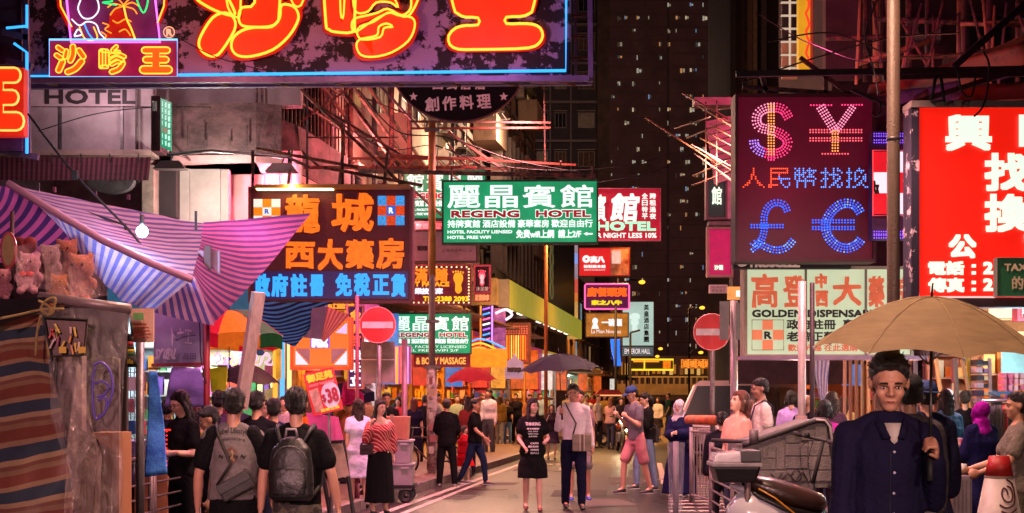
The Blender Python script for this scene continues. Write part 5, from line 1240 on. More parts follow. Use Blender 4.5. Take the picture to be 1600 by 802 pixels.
# ================================================================== people
SKIN={'a':'#c0917c','b':'#b07e68','c':'#cfa08c','d':'#8e6450'}
def cloth(c,key='',st=None):return mat(c,rough=.85,var=.13,sc=7,bump=.4,key='cloth'+key,stretch=st or(1,1,1))
HAIRM={}
def hairmat(c='#120c0c'):
 if c not in HAIRM:
  m=mat(c,rough=.42,var=.5,sc=30,bump=.6,key='hair',stretch=(6,6,.6));HAIRM[c]=m
 return HAIRM[c]
def V(*a):return Vector(a)
def person(label,px,Y,H=1.7,face=0,top=('tee','#333333'),bot=('trousers','#222233'),hair='short',hc='#120c0c',skin='a',sex='m',fat=1.0,
armL=None,armR=None,legL=None,legR=None,shoe='#1a1616',head=(0,0),mouth='closed',group=None,vox=None,lean=0,z0=0,grip=(0,0),detail=None,sole=None,socks=None):
 """arms and legs: pairs of (out, forward, up) directions; head = (turn, nod) in degrees"""
 k=H/1.75;fem=sex=='f';near=detail if detail is not None else Y<26
 vox=vox or(.0075 if Y<8 else .011 if Y<12 else .0135 if Y<21 else .016 if Y<27 else .024)
 t=thing('person',label,'person',(0,0,0),group=group)
 hands={}
 # --- skeleton
 def D(s,v):return Vector((s*v[0],-v[1],v[2])).normalized()
 sw=(.148 if fem else .170)*k;hw=.085*k
 hipz=.90*k;shz=1.388*k;ly=-lean
 P={}
 legd={1:legL or((.05,.03,-1),(.0,-.03,-1)),-1:legR or((.05,.02,-1),(.0,-.02,-1))}
 armd={1:armL or((.14,.02,-1),(.06,.16,-1)),-1:armR or((.14,.02,-1),(.06,.16,-1))}
 for s in(1,-1):
  h=V(s*hw,0,hipz);kn=h+D(s,legd[s][0])*.43*k;an=kn+D(s,legd[s][1])*.41*k
  sh=V(s*sw,ly,shz);el=sh+D(s,armd[s][0])*.285*k;wr=el+D(s,armd[s][1])*.245*k
  P[s]=dict(hip=h,kn=kn,an=an,sh=sh,el=el,wr=wr)
 low=min(P[1]['an'].z,P[-1]['an'].z);dz=.075*k-low
 zs=z0+dz
 hd=V(0,ly-.012,1.512*k);hs=H*.128*1.02 # chin height, head scale
 hR=Matrix.Rotation(math.radians(head[0]),3,'Z')@Matrix.Rotation(math.radians(head[1]),3,'X')
 hq=hs/.23
 def hp(x,y,z):return hd+V(0,.02,0)+hR@V(x*hq,(y-.02)*hq,z*hq)
 # --- body
 b=MB();n=12 if near else 9
 f=fat
 tz=[(.84*k,.13*f,.10*f),(.92*k,(.165 if fem else .155)*f,.115*f),(1.02*k,.14*f,.11*f),(1.12*k,(.115 if fem else .135)*f,.10*f),(1.26*k,.145*f,.115*f),(1.36*k,.155*k,.10*k),(1.43*k,.10*k,.07*k),(1.47*k,.056*k,.054*k)]
 b.ell([(z,a,c,0,ly*max(0,min(1,(z-hipz)/.5)))for z,a,c in tz],n+2)
 b.caps([V(0,ly+.01,1.42*k),V(0,ly+.005,1.50*k),hp(0,.012,.045)],[.058*k,.049*k,.049*k],n)
 for s in(1,-1):b.caps([V(s*.03*k,ly+.012,1.462*k),P[s]['sh']+V(-s*.03,.0,0)],[.032*k,.036*k],n)
 for s in(1,-1):
  q=P[s];af=.9 if fem else 1
  b.caps([q['sh'],q['sh'].lerp(q['el'],.5),q['el'],q['el'].lerp(q['wr'],.35),q['wr']],[.052*k*af,.045*k*f*af,.037*k*af,.038*k*af,.025*k*af],n)
  b.caps([q['hip'],q['hip'].lerp(q['kn'],.5),q['kn'],q['kn'].lerp(q['an'],.35),q['an']],[.085*k*f,.073*k*f,.053*k,.052*k,.034*k],n)
  b.caps([q['an'],q['an']+V(0,-.08*k,-.035*k)],[.032*k,.03*k],n)
  # hand: palm, five fingers, thumb off the side of the palm
  d=(q['wr']-q['el']).normalized();gr=grip[0]if s==1 else grip[1]
  side=d.cross(V(0,0,1))if abs(d.z)<.75 else V(s,0,0)
  side=(side-d*side.dot(d)).normalized() # palm normal, roughly
  if abs(d.z)>=.75:fw=V(0,-1,0)
  else:fw=V(0,0,1)
  fw=(fw-d*fw.dot(d)).normalized();pn=d.cross(fw).normalized()
  if abs(d.z)>=.75:pn=pn*(-s if pn.x*s>0 else 1);pn=pn if pn.x*s<0 else-pn
  hk=k*1.02;pc=q['wr']+d*.045*hk
  R=Matrix((fw,pn,d)).transposed()
  b.ball(pc+d*.01*hk,(.041*hk,.017*hk,.052*hk),n,6,R)
  for i in range(4):
   root=q['wr']+d*.085*hk+fw*(.028-.019*i)*hk;L=(.034,.037,.034,.027)[i]*hk;c=.25+gr*1.1+.06*i
   p1=root+(d*math.cos(c)+pn*math.sin(c))*L;c2=c*1.9;p2=p1+(d*math.cos(c2)+pn*math.sin(c2))*L*.75
   b.caps([root-d*.02*hk,root,p1,p2],[.010*hk,.0095*hk,.0088*hk,.0075*hk],6)
  r0=q['wr']+d*.028*hk+fw*.026*hk;p1=r0+(fw*.62+d*.7+pn*.25).normalized()*.036*hk;p2=p1+(d*.85+pn*(.25+gr*.7)+fw*.15).normalized()*.03*hk
  b.caps([r0,p1,p2],[.0125*hk,.0105*hk,.0085*hk],6)
  hands[s]=dict(wr=q['wr'],palm=pc+pn*.02*hk,d=d,pn=pn,fw=fw)
 # --- head
 b.ball(hp(0,.012,.138),(.076*hq,.094*hq,.092*hq),16,12,hR)
 b.ball(hp(0,-.022,.070),(.058*hq,.064*hq,.066*hq),14,10,hR)
 b.ball(hp(0,-.052,.022),(.034*hq,.032*hq,.024*hq),12,8,hR)
 for sx in(1,-1):
  b.ball(hp(sx*.036,-.052,.082),(.026*hq,.026*hq,.026*hq),10,8,hR)
  b.ball(hp(sx*.079,.012,.108),(.009*hq,.019*hq,.031*hq),8,6,hR)
 if near:
  b.caps([hp(0,-.083,.125),hp(0,-.101,.088)],[.0075*hq,.0125*hq],8);b.caps([hp(-.014,-.090,.083),hp(.014,-.090,.083)],[.009*hq]*2,8)
  b.caps([hp(-.042,-.073,.130),hp(-.018,-.083,.127),hp(.018,-.083,.127),hp(.042,-.073,.130)],[.011*hq]*4,8)
  b.caps([hp(-.018,-.079,.050),hp(.018,-.079,.050)],[.0085*hq]*2,8)
 else:b.caps([hp(0,-.085,.12),hp(0,-.102,.09)],[.010*hq,.014*hq],6)
 eyes=[hp(sx*.031,-.086,.112)for sx in(1,-1)]
 def df(co):
  if not near:return co
  fd=np.array(hR@V(0,1,0))
  for e in eyes:
   d2=((co-np.array(e))**2).sum(1);co=co+fd*(np.exp(-d2/(2*(.012*hq)**2))*.010*hq)[:,None]
  return co
 put(bake(b,vox,2,deform=df),'body',mat(SKIN[skin],rough=.5,var=.08,sc=12,bump=.05,key='skin'),t)
 if near:
  for e in eyes:
   q=e+hR@V(0,.006*hq,0);o=MB().ball(q,(.0125*hq,.006*hq,.0058*hq),10,6,hR).build('eye',mat('#c8bcb4',rough=.2,var=.02,bump=0),t,smooth=True)
   MB().ball(q+hR@V(0,-.0042*hq,0),(.0052*hq,.003*hq,.0052*hq),8,6,hR).build('iris',mat('#1a0e0a',rough=.1,bump=0),o,smooth=True)
   MB().tube([q+hR@V(a*hq,(-.0045-.0*a)*hq,z*hq)for a,z in((-.014,.001),(-.006,.0062),(.006,.0062),(.014,.001))],.0018*hq,5).build('eyelid',mat('#3a1c14',bump=0),o)
  for sx in(1,-1):
   MB().tube([hp(sx*a,-.0935+.05*abs(a-.02)*abs(a-.02)*60*0+(.012 if a>.04 else 0),z)for a,z in((.014,.1315),(.028,.1355),(.046,.131))],.0042*hq,5).build('eyebrow',hairmat(hc),t)
  if mouth=='smile':
   MB().loft([(hp(0,-.0875+.010*abs(u)**2*3,.052+.007*u*u),hR@V(.0,0,.0035*hq*(1.05-abs(u))+.001*hq),hR@V(0,.004*hq,0))for u in(-1,-.5,0,.5,1)],6)if False else None
   m1=MB();m1.tube([hp(u*.024,-.091+.012*u*u,.049+.008*u*u)for u in(-1,-.5,0,.5,1)],[.002*hq,.0055*hq,.007*hq,.0055*hq,.002*hq],8);m1.build('mouth',mat('#7a2a2a',rough=.4,bump=0),t,smooth=True)
   MB().tube([hp(u*.018,-.0965+.012*u*u,.0505+.007*u*u)for u in(-1,-.5,0,.5,1)],[.0018*hq,.0036*hq,.0042*hq,.0036*hq,.0018*hq],8).build('teeth',mat('#e0d4cc',bump=0,rough=.3),t,smooth=True)
  else:
   MB().tube([hp(u*.02,-.0895+.010*u*u,.050+.001*u*u)for u in(-1,-.5,0,.5,1)],[.0018*hq,.004*hq,.0048*hq,.004*hq,.0018*hq],8).build('lips',mat('#8a4438' if not fem else '#a8343c',rough=.4,bump=0),t,smooth=True)
 # --- hair
 sd=random.random()*50;hv=max(vox,.009)
 if hair!='bald' and hair!='hijab':
  h=MB()
  h.ball(hp(0,.022,.160),(.084*hq,.098*hq,.087*hq),16,12,hR);h.ball(hp(0,.048,.108),(.079*hq,.069*hq,.069*hq),14,10,hR)
  for sx in(1,-1):h.ball(hp(sx*.070,.012,.135),(.009*hq,.026*hq,.030*hq),8,6,hR)
  if hair in('mop','short'):
   for i in range(7 if hair=='mop' else 5):
    a=-1+i/(3 if hair=='mop' else 2);h.ball(hp(a*.055,-.056+.025*a*a,.204-.026*a*a+.006*math.sin(i*2.3+sd)),(.024*hq,.028*hq,.019*hq),8,6,hR)
  if hair in('long','bob','pony'):
   for i in range(6):
    a=-1+i/2.5;h.ball(hp(a*.062,-.058+.04*a*a,.196-.036*a*a),(.024*hq,.024*hq,.022*hq),8,6,hR)
   zl={'long':-.26,'bob':.01,'pony':.06}[hair]
   nseg=6
   h.loft([(hp(0,.045+.035*(i/nseg),.14+(zl-.14)*i/nseg)+V(0,0,0),(hR@V((.080-.018*(i/nseg)**2+.01*math.sin(i))*hq,0,0)),(hR@V(0,(.062-.022*(i/nseg))*hq,0)))for i in range(nseg+1)],12)
   for sx in(1,-1):
    L=-.17 if hair=='long' else zl
    if hair!='pony':h.caps([hp(sx*.074,-.02,.15),hp(sx*.086,-.002,.09),hp(sx*.088,.005,.02),hp(sx*.094,-.012,(L+.02)/2),hp(sx*.088,-.03,L)],[.02*hq,.021*hq,.024*hq,.024*hq,.012*hq],8)
   if hair=='pony':h.caps([hp(0,.11,.16),hp(0,.15,.10),hp(0,.14,-.04)],[.028*hq,.034*hq,.016*hq],8)
  put(bake(h,hv,1,wr=.006,freq=(26,26,7),seed=sd),'hair',hairmat(hc),t)
 if near and hair in('short','mop','long','bob','pony'): # loose locks standing off the mass of hair
  ho=[c for c in t.children if c.name.startswith('hair')][0];hm_=ho.data;nv=len(hm_.vertices);vs_=[v.co.copy()for v in hm_.vertices];fs_=[tuple(q.vertices)for q in hm_.polygons];top_=hp(0,.02,.16)
  for i in range(170 if hair in('short','mop')else 130):
   j=random.randrange(nv);v=hm_.vertices[j];nn=v.normal
   if nn.y<-.75 and v.co.z<hp(0,0,.17).z:continue
   dn=V(random.uniform(-.5,.5),random.uniform(-.6,.2),random.uniform(-1,.3)if hair in('short','mop')else-2)
   d=(nn*.55+dn*.6).normalized();L_=(random.uniform(.012,.026)if hair in('short','mop')else random.uniform(.03,.07))*hq*1.1;w_=d.cross(nn).normalized()*.0055*hq;m0=len(vs_);c0=v.co-nn*.004
   vs_+=[c0-w_,c0+w_,c0+nn*.007*hq,c0+d*L_];fs_+=[(m0,m0+1,m0+3),(m0+1,m0+2,m0+3),(m0+2,m0,m0+3)]
  h2=bpy.data.meshes.new('hair');h2.from_pydata([tuple(q)for q in vs_],[],fs_);h2.materials.append(hm_.materials[0]);h2.shade_smooth();ho.data=h2;bpy.data.meshes.remove(hm_)
 if hair=='hijab':
  h=MB();h.ball(hp(0,.02,.140),(.094*hq,.108*hq,.104*hq),14,10,hR)
  for sx in(1,-1):h.caps([hp(sx*.07,-.03,.15),hp(sx*.075,-.045,.08),hp(sx*.045,-.065,.012),hp(0,-.06,-.02)],[.026*hq,.028*hq,.03*hq,.035*hq],10)
  h.ell([(1.28*k,.16*k,.13*k,0,ly),(1.38*k,.165*k,.125*k,0,ly),(1.45*k,.12*k,.10*k,0,ly),(1.54*k,.085*k,.085*k,0,ly+.01)],14)
  m=bake(h,hv,2,wr=.008,freq=(14,14,10),seed=sd)
  put(m,'headscarf',cloth(hc,'sc'),t)
 # --- top
 kind,tc=top[0],top[1];sleeve={'tee':.62,'tank':0,'shirt':2,'jacket':2,'dress':.5,'robe':2,'blouse':1.6}[kind]
 e={'tee':.016,'tank':.010,'shirt':.018,'jacket':.030,'dress':.02,'robe':.035,'blouse':.022}[kind]
 hem=top[2]if len(top)>2 else{'tee':.86,'tank':.88,'shirt':.93,'jacket':.84,'dress':.52,'robe':.06,'blouse':.86}[kind]
 g=MB();zs_=[x for x in tz if x[0]>hem*k+.02 and x[0]<1.45*k]
 fl={'dress':.018,'robe':.10}.get(kind,.012)
 low_=[]
 if hem<.84:
  m_=(.165 if fem else .155)*f+e
  stp=[hem*k+(.84*k-hem*k)*i/3 for i in range(3)]
  for i,z in enumerate(stp):low_.append((z,m_+fl*(1-i/3),(.115*f+e)+fl*(1-i/3),0,0))
 else:low_=[(hem*k,(.158 if fem else .152)*f+e,.112*f+e,0,0)]
 off=top[4]if len(top)>4 else 0
 ell=low_+[(z,a+e+(.015 if(1.1<z/k<1.2 and not fem)else 0),c+e*(1.2 if z<1.3*k else .9),0,ly*max(0,min(1,(z-hipz)/.5)))for z,a,c in zs_]
 if off:ell=[q for q in ell if q[0]<1.37*k]
 else:ell+=[(1.462*k,.078*k,.064*k,0,ly)]
 g.ell(ell,16)
 for s in(1,-1):
  q=P[s]
  if sleeve==0:continue
  if not off:g.ball(q['sh']+V(-s*.015,0,.0),.052*k+e*.7,10,8);g.caps([V(s*.050*k,ly+.01,1.452*k),q['sh']+V(-s*.02,.0,.006*k)],[.038*k+e*.5,.040*k+e*.7],10)
  s0=q['sh']if not off else q['sh'].lerp(q['el'],.18)
  if sleeve<=1:
   g.caps([s0,q['sh'].lerp(q['el'],sleeve)],[.056*k+e*.5,.052*k*f+e*(1.1 if kind!='tank' else 1)],10)
  elif sleeve<2:
   w=q['el'].lerp(q['wr'],sleeve-1);g.caps([s0,q['el'],w],[.056*k+e*.5,.046*k+e,.04*k+e],10)
  else:
   w=q['el'].lerp(q['wr'],.93);wide=.02 if kind=='robe' else 0
   g.caps([s0,q['sh'].lerp(q['el'],.5),q['el'],q['el'].lerp(q['wr'],.5),w],[.050*k+e*.6,.045*k+e*.8,.041*k+e*.7+wide,.038*k+e*.8+wide,.031*k+e*.7+wide*1.2],10)
 if kind in('shirt','jacket'):
  g.ell([(1.42*k,.09*k,.078*k,0,ly),(1.47*k,.072*k,.067*k,0,ly+.002),(1.496*k,.062*k,.061*k,0,ly+.004)],14)
 tm=top[3]if len(top)>3 and top[3]else cloth(tc)
 tmesh=bake(g,vox,3 if near else 2,wr=.0095 if kind!='robe' else .012,freq=(7,7,9)if kind!='robe' else(12,12,2),seed=sd)
 shirt=put(tmesh,{'tee':'t_shirt','tank':'tank_top','shirt':'shirt','jacket':'jacket','dress':'dress','robe':'robe','blouse':'blouse'}[kind],tm,t)
 # --- bottom
 if bot:
  bk,bc=bot[0],bot[1];g=MB()
  if bk in('trousers','jeans','shorts','leggings'):
   wd_={'trousers':.017,'jeans':.010,'shorts':.022,'leggings':.004}[bk]
   g.ell([(.80*k,.14*f+wd_,.10*f+wd_),(.88*k,.158*f+wd_*.6,.113*f+wd_*.6),(.96*k,.156*f+wd_*.4,.112*f+wd_*.4),(1.01*k,.146*f+.004,.108*f+.006)],14)
   for s in(1,-1):
    q=P[s]
    if bk=='shorts':en=q['hip'].lerp(q['kn'],.82);g.caps([q['hip'],q['hip'].lerp(q['kn'],.5),en],[.088*k*f+wd_*.5,.078*k*f+wd_,.074*k*f+wd_*1.1],12)
    else:g.caps([q['hip'],q['hip'].lerp(q['kn'],.5),q['kn'],q['kn'].lerp(q['an'],.5),q['an'].lerp(q['kn'],.03)],[.088*k*f+wd_*.4,.075*k*f+wd_,.056*k+wd_,.05*k+wd_,.041*k+wd_*1.1],12)
  else:
   hz={'skirt':.5,'long_skirt':.17}[bk];bs=.158*f+.01
   g.ell([(hz*k,bs+.05,.125*f+.06),(.65*k,bs+.02,.125*f+.02),(.88*k,bs,.118*f+.008),(1.0*k,.145*f,.105*f),(1.05*k,.13*f,.10*f)],16)
  put(bake(g,vox,2,wr=.007,freq=(6,6,8)if bk!='long_skirt' else(16,16,2),seed=sd+5),{'trousers':'trousers','jeans':'jeans','shorts':'shorts','leggings':'leggings','skirt':'skirt','long_skirt':'skirt'}[bk],bot[2]if len(bot)>2 else cloth(bc,'b'),t)
 # --- shoes
 for s in(1,-1):
  q=P[s];sh=(q['an']-q['kn']).normalized();pit=0
  if q['an'].z>low+.05*k:pit=.75 if sh.y>.15 else-.35
  R=Matrix.Rotation(pit,3,'X');a=q['an']
  g=MB();pts=[V(0,.035,-.035),V(0,.0,-.03),V(0,-.07,-.042),V(0,-.13,-.05),V(0,-.17,-.053)]
  rr=[(.033,.038),(.038,.042),(.040,.033),(.042,.024),(.03,.016)]
  g.loft([(a+R@(p*k),V(r0*k,0,0),R@V(0,0,r1*k))for p,(r0,r1)in zip([pts[0]+V(0,.012,0)]+pts,[(.015,.02)]+rr)],10)
  g.ball(a+R@(V(0,-.165,-.053)*k),(.032*k,.03*k,.018*k),8,6)
  o=g.build('shoe',mat(shoe,rough=.5,var=.2),t,smooth=True)
  if sole:
   m_=MB();m_.loft([(a+R@(V(0,-.06,z)*k),V(.043*k,0,0),R@V(0,.13*k,0))for z in(-.078,-.062)],12);m_.build('sole',mat(sole,rough=.6),o)
 for i in range(8):pass
 th=math.radians(face);Rz=Matrix.Rotation(th,4,'Z');g0=G(px,Y)
 t.location=(g0.x,Y,zs);t.rotation_euler.z=th
 M=Matrix.Translation(t.location)@Rz
 info=dict(obj=t,M=M,P=P,hands={s:{kk:((M@vv)if kk in('wr','palm')else(M.to_3x3()@vv))for kk,vv in h.items()}for s,h in hands.items()},shirt=shirt,k=k,hp=lambda*a:M@hp(*a),f=f)
 return info
def decal(p,text,x0,z0,x1,z1,m,side='front',bold=.0,name='print',part=None,arc=0):
 """lettering laid onto the garment (local metres), following its surface"""
 sh=part or p['shirt'];bm=bmesh.new();bm.from_mesh(sh.data);bvh=BVHTree.FromBMesh(bm)
 v,f,t=glyph(text);mb=MB();sy=-1 if side=='front' else 1
 for k,(dx,dz)in enumerate([(0,0)]+([(bold,0),(-bold,0),(0,bold)]if bold else[])):
  pts=[]
  for a,b in v:
   x=x0+a*(x1-x0);z=z0+b*(z1-z0)
   if arc:z+=arc*(1-(2*a-1)**2)
   x=x*(1 if side=='front' else-1)+dx
   h=bvh.ray_cast(Vector((x,sy*1.0,z+dz)),Vector((0,-sy,0)))
   y=h[0].y if h[0]else sy*.13
   pts.append((x,y+sy*(.004+.0004*k),z+dz))
  mb.add(pts,f)
 bm.free();o=mb.mesh('print');o.materials.append(m);ob=bpy.data.objects.new(name,o);COL.objects.link(ob);ob.parent=sh;ORG[ob.name]=Vector()
 return ob
def umbrella(label,tip,hand,R,h,col,nrib=8,key='',col2=None,group=None,trans=.25,axis=None):
 tip=Vector(tip);hand=Vector(hand);ax=Vector(axis).normalized()if axis else(tip-hand).normalized()
 t=thing('umbrella',label,'umbrella',hand,group=group);x=ax.cross(V(0,1,0)).normalized();y=ax.cross(x)
 def pt(a,r,wsc=1.0):
  rr=r*R;d=-h*(1-math.cos(r*1.25))/(1-math.cos(1.25));return tip+ax*d+(x*math.cos(a)+y*math.sin(a))*rr
 cols=[col,col2 or col]
 mb={c:MB()for c in set(cols)}
 if col2 is None:
  m=MB()
  def fn(u,v):
   a=u*2*PI;s=(u*nrib)%1;sc=4*s*(1-s);r=v*(1-.075*sc*v*v);p=pt(a,r);return p+ax*(-.018*R*sc*math.sin(v*PI))
  m.sheet(fn,nrib*6,8);c=m.build('canopy',stripes([(0,col)],1,0,trans=trans,key=key),t,smooth=True)
 else:
  for i in range(nrib):
   m=MB()
   def fn(u,v,i=i):
    a=(i+u)/nrib*2*PI;r=v*(1-.05*4*u*(1-u)*v);return pt(a,r)
   m.sheet(fn,6,8)
   def fv(u,v,i=i):
    a=(i+u)/nrib*2*PI;p=pt(a,1-.05*4*u*(1-u));return p-ax*(v*.16)
   m.sheet(fv,6,2)
   m.build('canopy_panel',stripes([(0,[col,col,col2,'#1f7a3c'][i%4]if key=='multi' else cols[i%2])],1,0,trans=trans,key='p'+str(i%4)),t,smooth=True)
 for i in range(nrib):
  a=i/nrib*2*PI;r=MB().tube([pt(a,v)-ax*.004 for v in(.02,.2,.4,.6,.8,1.0)],.0035,5).build('rib',mat('#8a8a8a',metal=.7),t)
  MB().tube([pt(a,v)+ax*.0035 for v in(.02,.2,.4,.6,.8,1.0)],.0022*R/.5,4).build('seam',mat(col,rough=.9,key='seam',var=.5),t)
  MB().tube([pt(a,.5)-ax*.006,tip-ax*h*1.25],.0025,4).build('stretcher',mat('#8a8a8a',metal=.7),r)
  MB().ball(pt(a,1.0),.008,6,4).build('rib_tip',mat('#b0b0b0',metal=.5),r)
 MB().tube([tip-ax*.01,hand],.007,8).build('shaft',mat('#2a2a2c',metal=.5,rough=.3),t,smooth=True)
 MB().tube([tip,tip+ax*.06*max(1,R/.5)],.007,8,r2=.003).build('ferrule',BLACK,t,smooth=True)
 MB().tube([hand+(tip-hand)*.05,hand-(tip-hand).normalized()*.08],.014,8).build('handle',BLACK,t,smooth=True)
 return t
def pack(label,p,side='back',w=.30,h=.42,d=.15,z=1.2,col='#141214',name='backpack'):
 """bag worn on the back with shoulder straps, pocket and zip"""
 k=p['k'];t=thing(name,label,'bag',(0,0,0));m=MB();y0=.125
 m.loft([((0,y0+d*.35,(z-h*.5)*k),(w*.42,0,0),(0,d*.45,0)),((0,y0+d*.5,(z-h*.42)*k),(w*.5,0,0),(0,d*.55,0)),((0,y0+d*.5,z*k),(w*.5,0,0),(0,d*.52,0)),((0,y0+d*.42,(z+h*.32)*k),(w*.42,0,0),(0,d*.42,0)),((0,y0+d*.3,(z+h*.47)*k),(w*.24,0,0),(0,d*.25,0)),((0,y0+d*.2,(z+h*.5)*k),(w*.1,0,0),(0,d*.12,0))],18)
 put(bake(m,.012,2,wr=.006,seed=3),'main_body',mat(col,rough=.5,var=.4,sc=4,bump=.3),t)
 m=MB();m.loft([((0,y0+d*.92,(z-h*.40)*k),(w*.38,0,0),(0,d*.2,0)),((0,y0+d*.95,(z-h*.2)*k),(w*.4,0,0),(0,d*.22,0)),((0,y0+d*.85,(z+h*.02)*k),(w*.36,0,0),(0,d*.18,0))],16)
 put(bake(m,.012,2,wr=.004,seed=4),'front_pocket',mat(col,rough=.45,var=.4,sc=5,bump=.3,key='pk'),t)
 for s in(1,-1):
  MB().tube([V(s*w*.25,y0+.03,(z+h*.42)*k),V(s*w*.36,.10,1.44*k),V(s*w*.40,.0,1.475*k),V(s*w*.42,-.11,1.38*k),V(s*w*.5,-.13,1.2*k),V(s*w*.55,.0,1.05*k),V(s*w*.45,y0+.04,(z-h*.42)*k)],.017,6).build('shoulder_strap',mat(col,rough=.6),t,smooth=True)
 MB().tube([V(-.04,y0+.05,(z+h*.5)*k),V(-.03,y0+.06,(z+h*.5)*k+.05),V(.03,y0+.06,(z+h*.5)*k+.05),V(.04,y0+.05,(z+h*.5)*k)],.01,6).build('grab_handle',mat('#8a8084',rough=.5),t,smooth=True)
 MB().tube([V(w*.38*math.cos(a),y0+d*1.02-.05*abs(math.cos(a)),(z+h*(.08+.28*math.sin(a)))*k)for a in[PI*i/10 for i in range(11)]],.004,5).build('zip',mat('#6a6468',metal=.5),t)
 t.matrix_world=p['M'];t.location=p['M'].to_translation();t.rotation_euler=p['obj'].rotation_euler;return t
def slung_bag(label,p,hipx,col,w=.26,h=.2,y=-.16,z=.95,strap='#2a1e1e',tilt=0,band=None,sh=None,cat='bag',name='shoulder_bag'):
 """bag on a strap that runs over the opposite shoulder"""
 k=p['k'];t=thing(name,label,cat,(0,0,0));R=Matrix.Rotation(tilt,3,'Y');c=V(hipx,y,z*k)
 MB().box(c,(w,.07,h),R).build('pouch',mat(col,rough=.6,var=.25,bump=.3),t,bevel=.015)
 MB().box(c+R@V(0,-.038*(1 if y<0 else-1),h*.22),(w*.98,.012,h*.5),R).build('flap',mat(col,rough=.55,var=.2,key='fl'),t,bevel=.004)
 if band:
  for dx in(-.03,.0,.03):MB().box(c+R@V(dx,-.046*(1 if y<0 else-1),0),(.014,.006,h*.98),R).build('band',mat(band if dx else '#5a2a24'),t)
 sx=-1 if hipx>0 else 1;sx=sh if sh is not None else sx;yy=y*.9
 MB().tube([c+R@V(w*.46*(1 if sx>0 else-1),0,h*.5),V(hipx*.4+sx*.02,yy-.01*(1 if y<0 else-1),1.2*k),V(sx*.10,y*.72,1.42*k),V(sx*.115,0,1.49*k),V(sx*.1,-y*.72,1.42*k),V(-hipx*.1,-y*.85,1.2*k),V(hipx*.9+(.06 if hipx>0 else-.06),-y*.3,(z+.1)*k),c+R@V(-w*.46*(1 if sx>0 else-1),0,h*.5)],.011,6).build('strap',mat(strap,rough=.6),t,smooth=True)
 t.location=p['M'].to_translation();t.rotation_euler=p['obj'].rotation_euler;return t
def cap(p,col,brim=0,hq=None):
 """cap as a part of the clothing"""
 pass
def wear(p,name,mb,m):
 me=mb.mesh(name,Vector());me.materials.append(m);me.shade_smooth();o=bpy.data.objects.new(name,me);COL.objects.link(o);o.parent=p['obj'];ORG[o.name]=Vector();return o
def capmb(p,back=False):
 Mi=p['M'].inverted();hp=lambda x,y,z:Mi@p['hp'](x,y,z);m=MB();q=.98*p['k']
 c=hp(0,.015,.155);u=hp(1,0,0)-hp(0,0,0);w=hp(0,1,0)-hp(0,0,0);n=hp(0,0,1)-hp(0,0,0)
 rings=[(0,1.0),(.03,.99),(.06,.86),(.085,.55),(.093,.15)]
 m.loft([(c+n*a,u*.089*r,w*.104*r)for a,r in rings],18)
 s=1 if back else-1
 m.loft([(hp(0,s*.09,.153),u*.07,n*.006),(hp(0,s*.13,.150),u*.068,n*.006),(hp(0,s*.165,.143),u*.04,n*.005)],12);return m

# ------------------------------------------------------------------ the two leading strollers
HANG=((.14,.02,-1),(.06,.16,-1))
w1=person('smiling woman in a black printed t shirt dress beside the man with the navy umbrella',832,20,1.575,3,('dress','#0e0d10',.50),None,'long','#160c0a','c','f',1.08,
armL=((.35,.05,-1),(-.15,.85,-.15)),armR=((.25,.1,-1),(-.35,.75,-.55)),legL=((.03,.18,-1),(.02,.0,-1)),legR=((.03,-.08,-1),(.0,-.30,-1)),shoe='#6a3a28',head=(28,0),mouth='smile',grip=(.6,.4))
pw_=mat('#c8c0c0',rough=.6,emit=.05)
for s_,a,z,hh in(('THINKING',.105,1.19,.045),('OF A HOLIDAY',.085,1.135,.022),('ALL DAY',.07,1.10,.018),('WITH YOU',.07,1.065,.018),('SUMMER',.06,1.03,.018)):decal(w1,s_,-a,z,a,z+hh,pw_,bold=.002)
for i,s_ in enumerate(('CAPRI','IBIZA ISLAND','HAWAII','BALI')):decal(w1,s_,-.035-.03*(i==1),.93-.045*i,.075,.955-.045*i,pw_,bold=.002)
m1=person('smiling man in a white shirt and navy trousers holding the navy umbrella',896,20.3,1.775,4,('shirt','#d8c6cc',.96),('trousers','#12122a'),'mop','#140e0e','b','m',1.04,
armL=((.2,-.05,-1),(.12,.25,-1)),armR=((.22,.25,-1),(-.08,.55,.85)),legL=((.05,.20,-1),(.0,.02,-1)),legR=((.03,-.12,-1),(.0,-.26,-1)),shoe='#1c1210',head=(-10,4),mouth='smile',grip=(.4,1.0))
MB().box
wear(m1,'belt',MB().ell([(.985,.165,.122),(1.02,.163,.120)],18),BLACK)
slung_bag('beige striped crossbody bag worn by the man in the white shirt',m1,.10,'#7c6a58',.27,.24,-.17,.93,'#3a201c',0,'#b0a090')
h_=m1['hands'][-1]
umbrella('open navy umbrella held by the man in the white shirt',h_['palm']+Vector((-.045,-.02,(W(0,553,20).z-h_['palm'].z))),h_['palm']+Vector((0,0,-.03)),.60,.24,'#070518',key='nv',trans=.1,axis=(-.06,-.05,1))
# man right behind, mostly hidden
person('man in grey shorts and blue trainers walking hidden behind the couple',905,22.0,1.70,2,('tee','#8a6a70'),('shorts','#8e8488'),'short','#150f0f','b',armR=((.3,.1,-1),(.2,.5,.2)),
legL=((.10,.05,-1),(.05,-.2,-1)),legR=((.14,.25,-1),(.0,.02,-1)),shoe='#1c3c9c',sole='#b0b4c8')
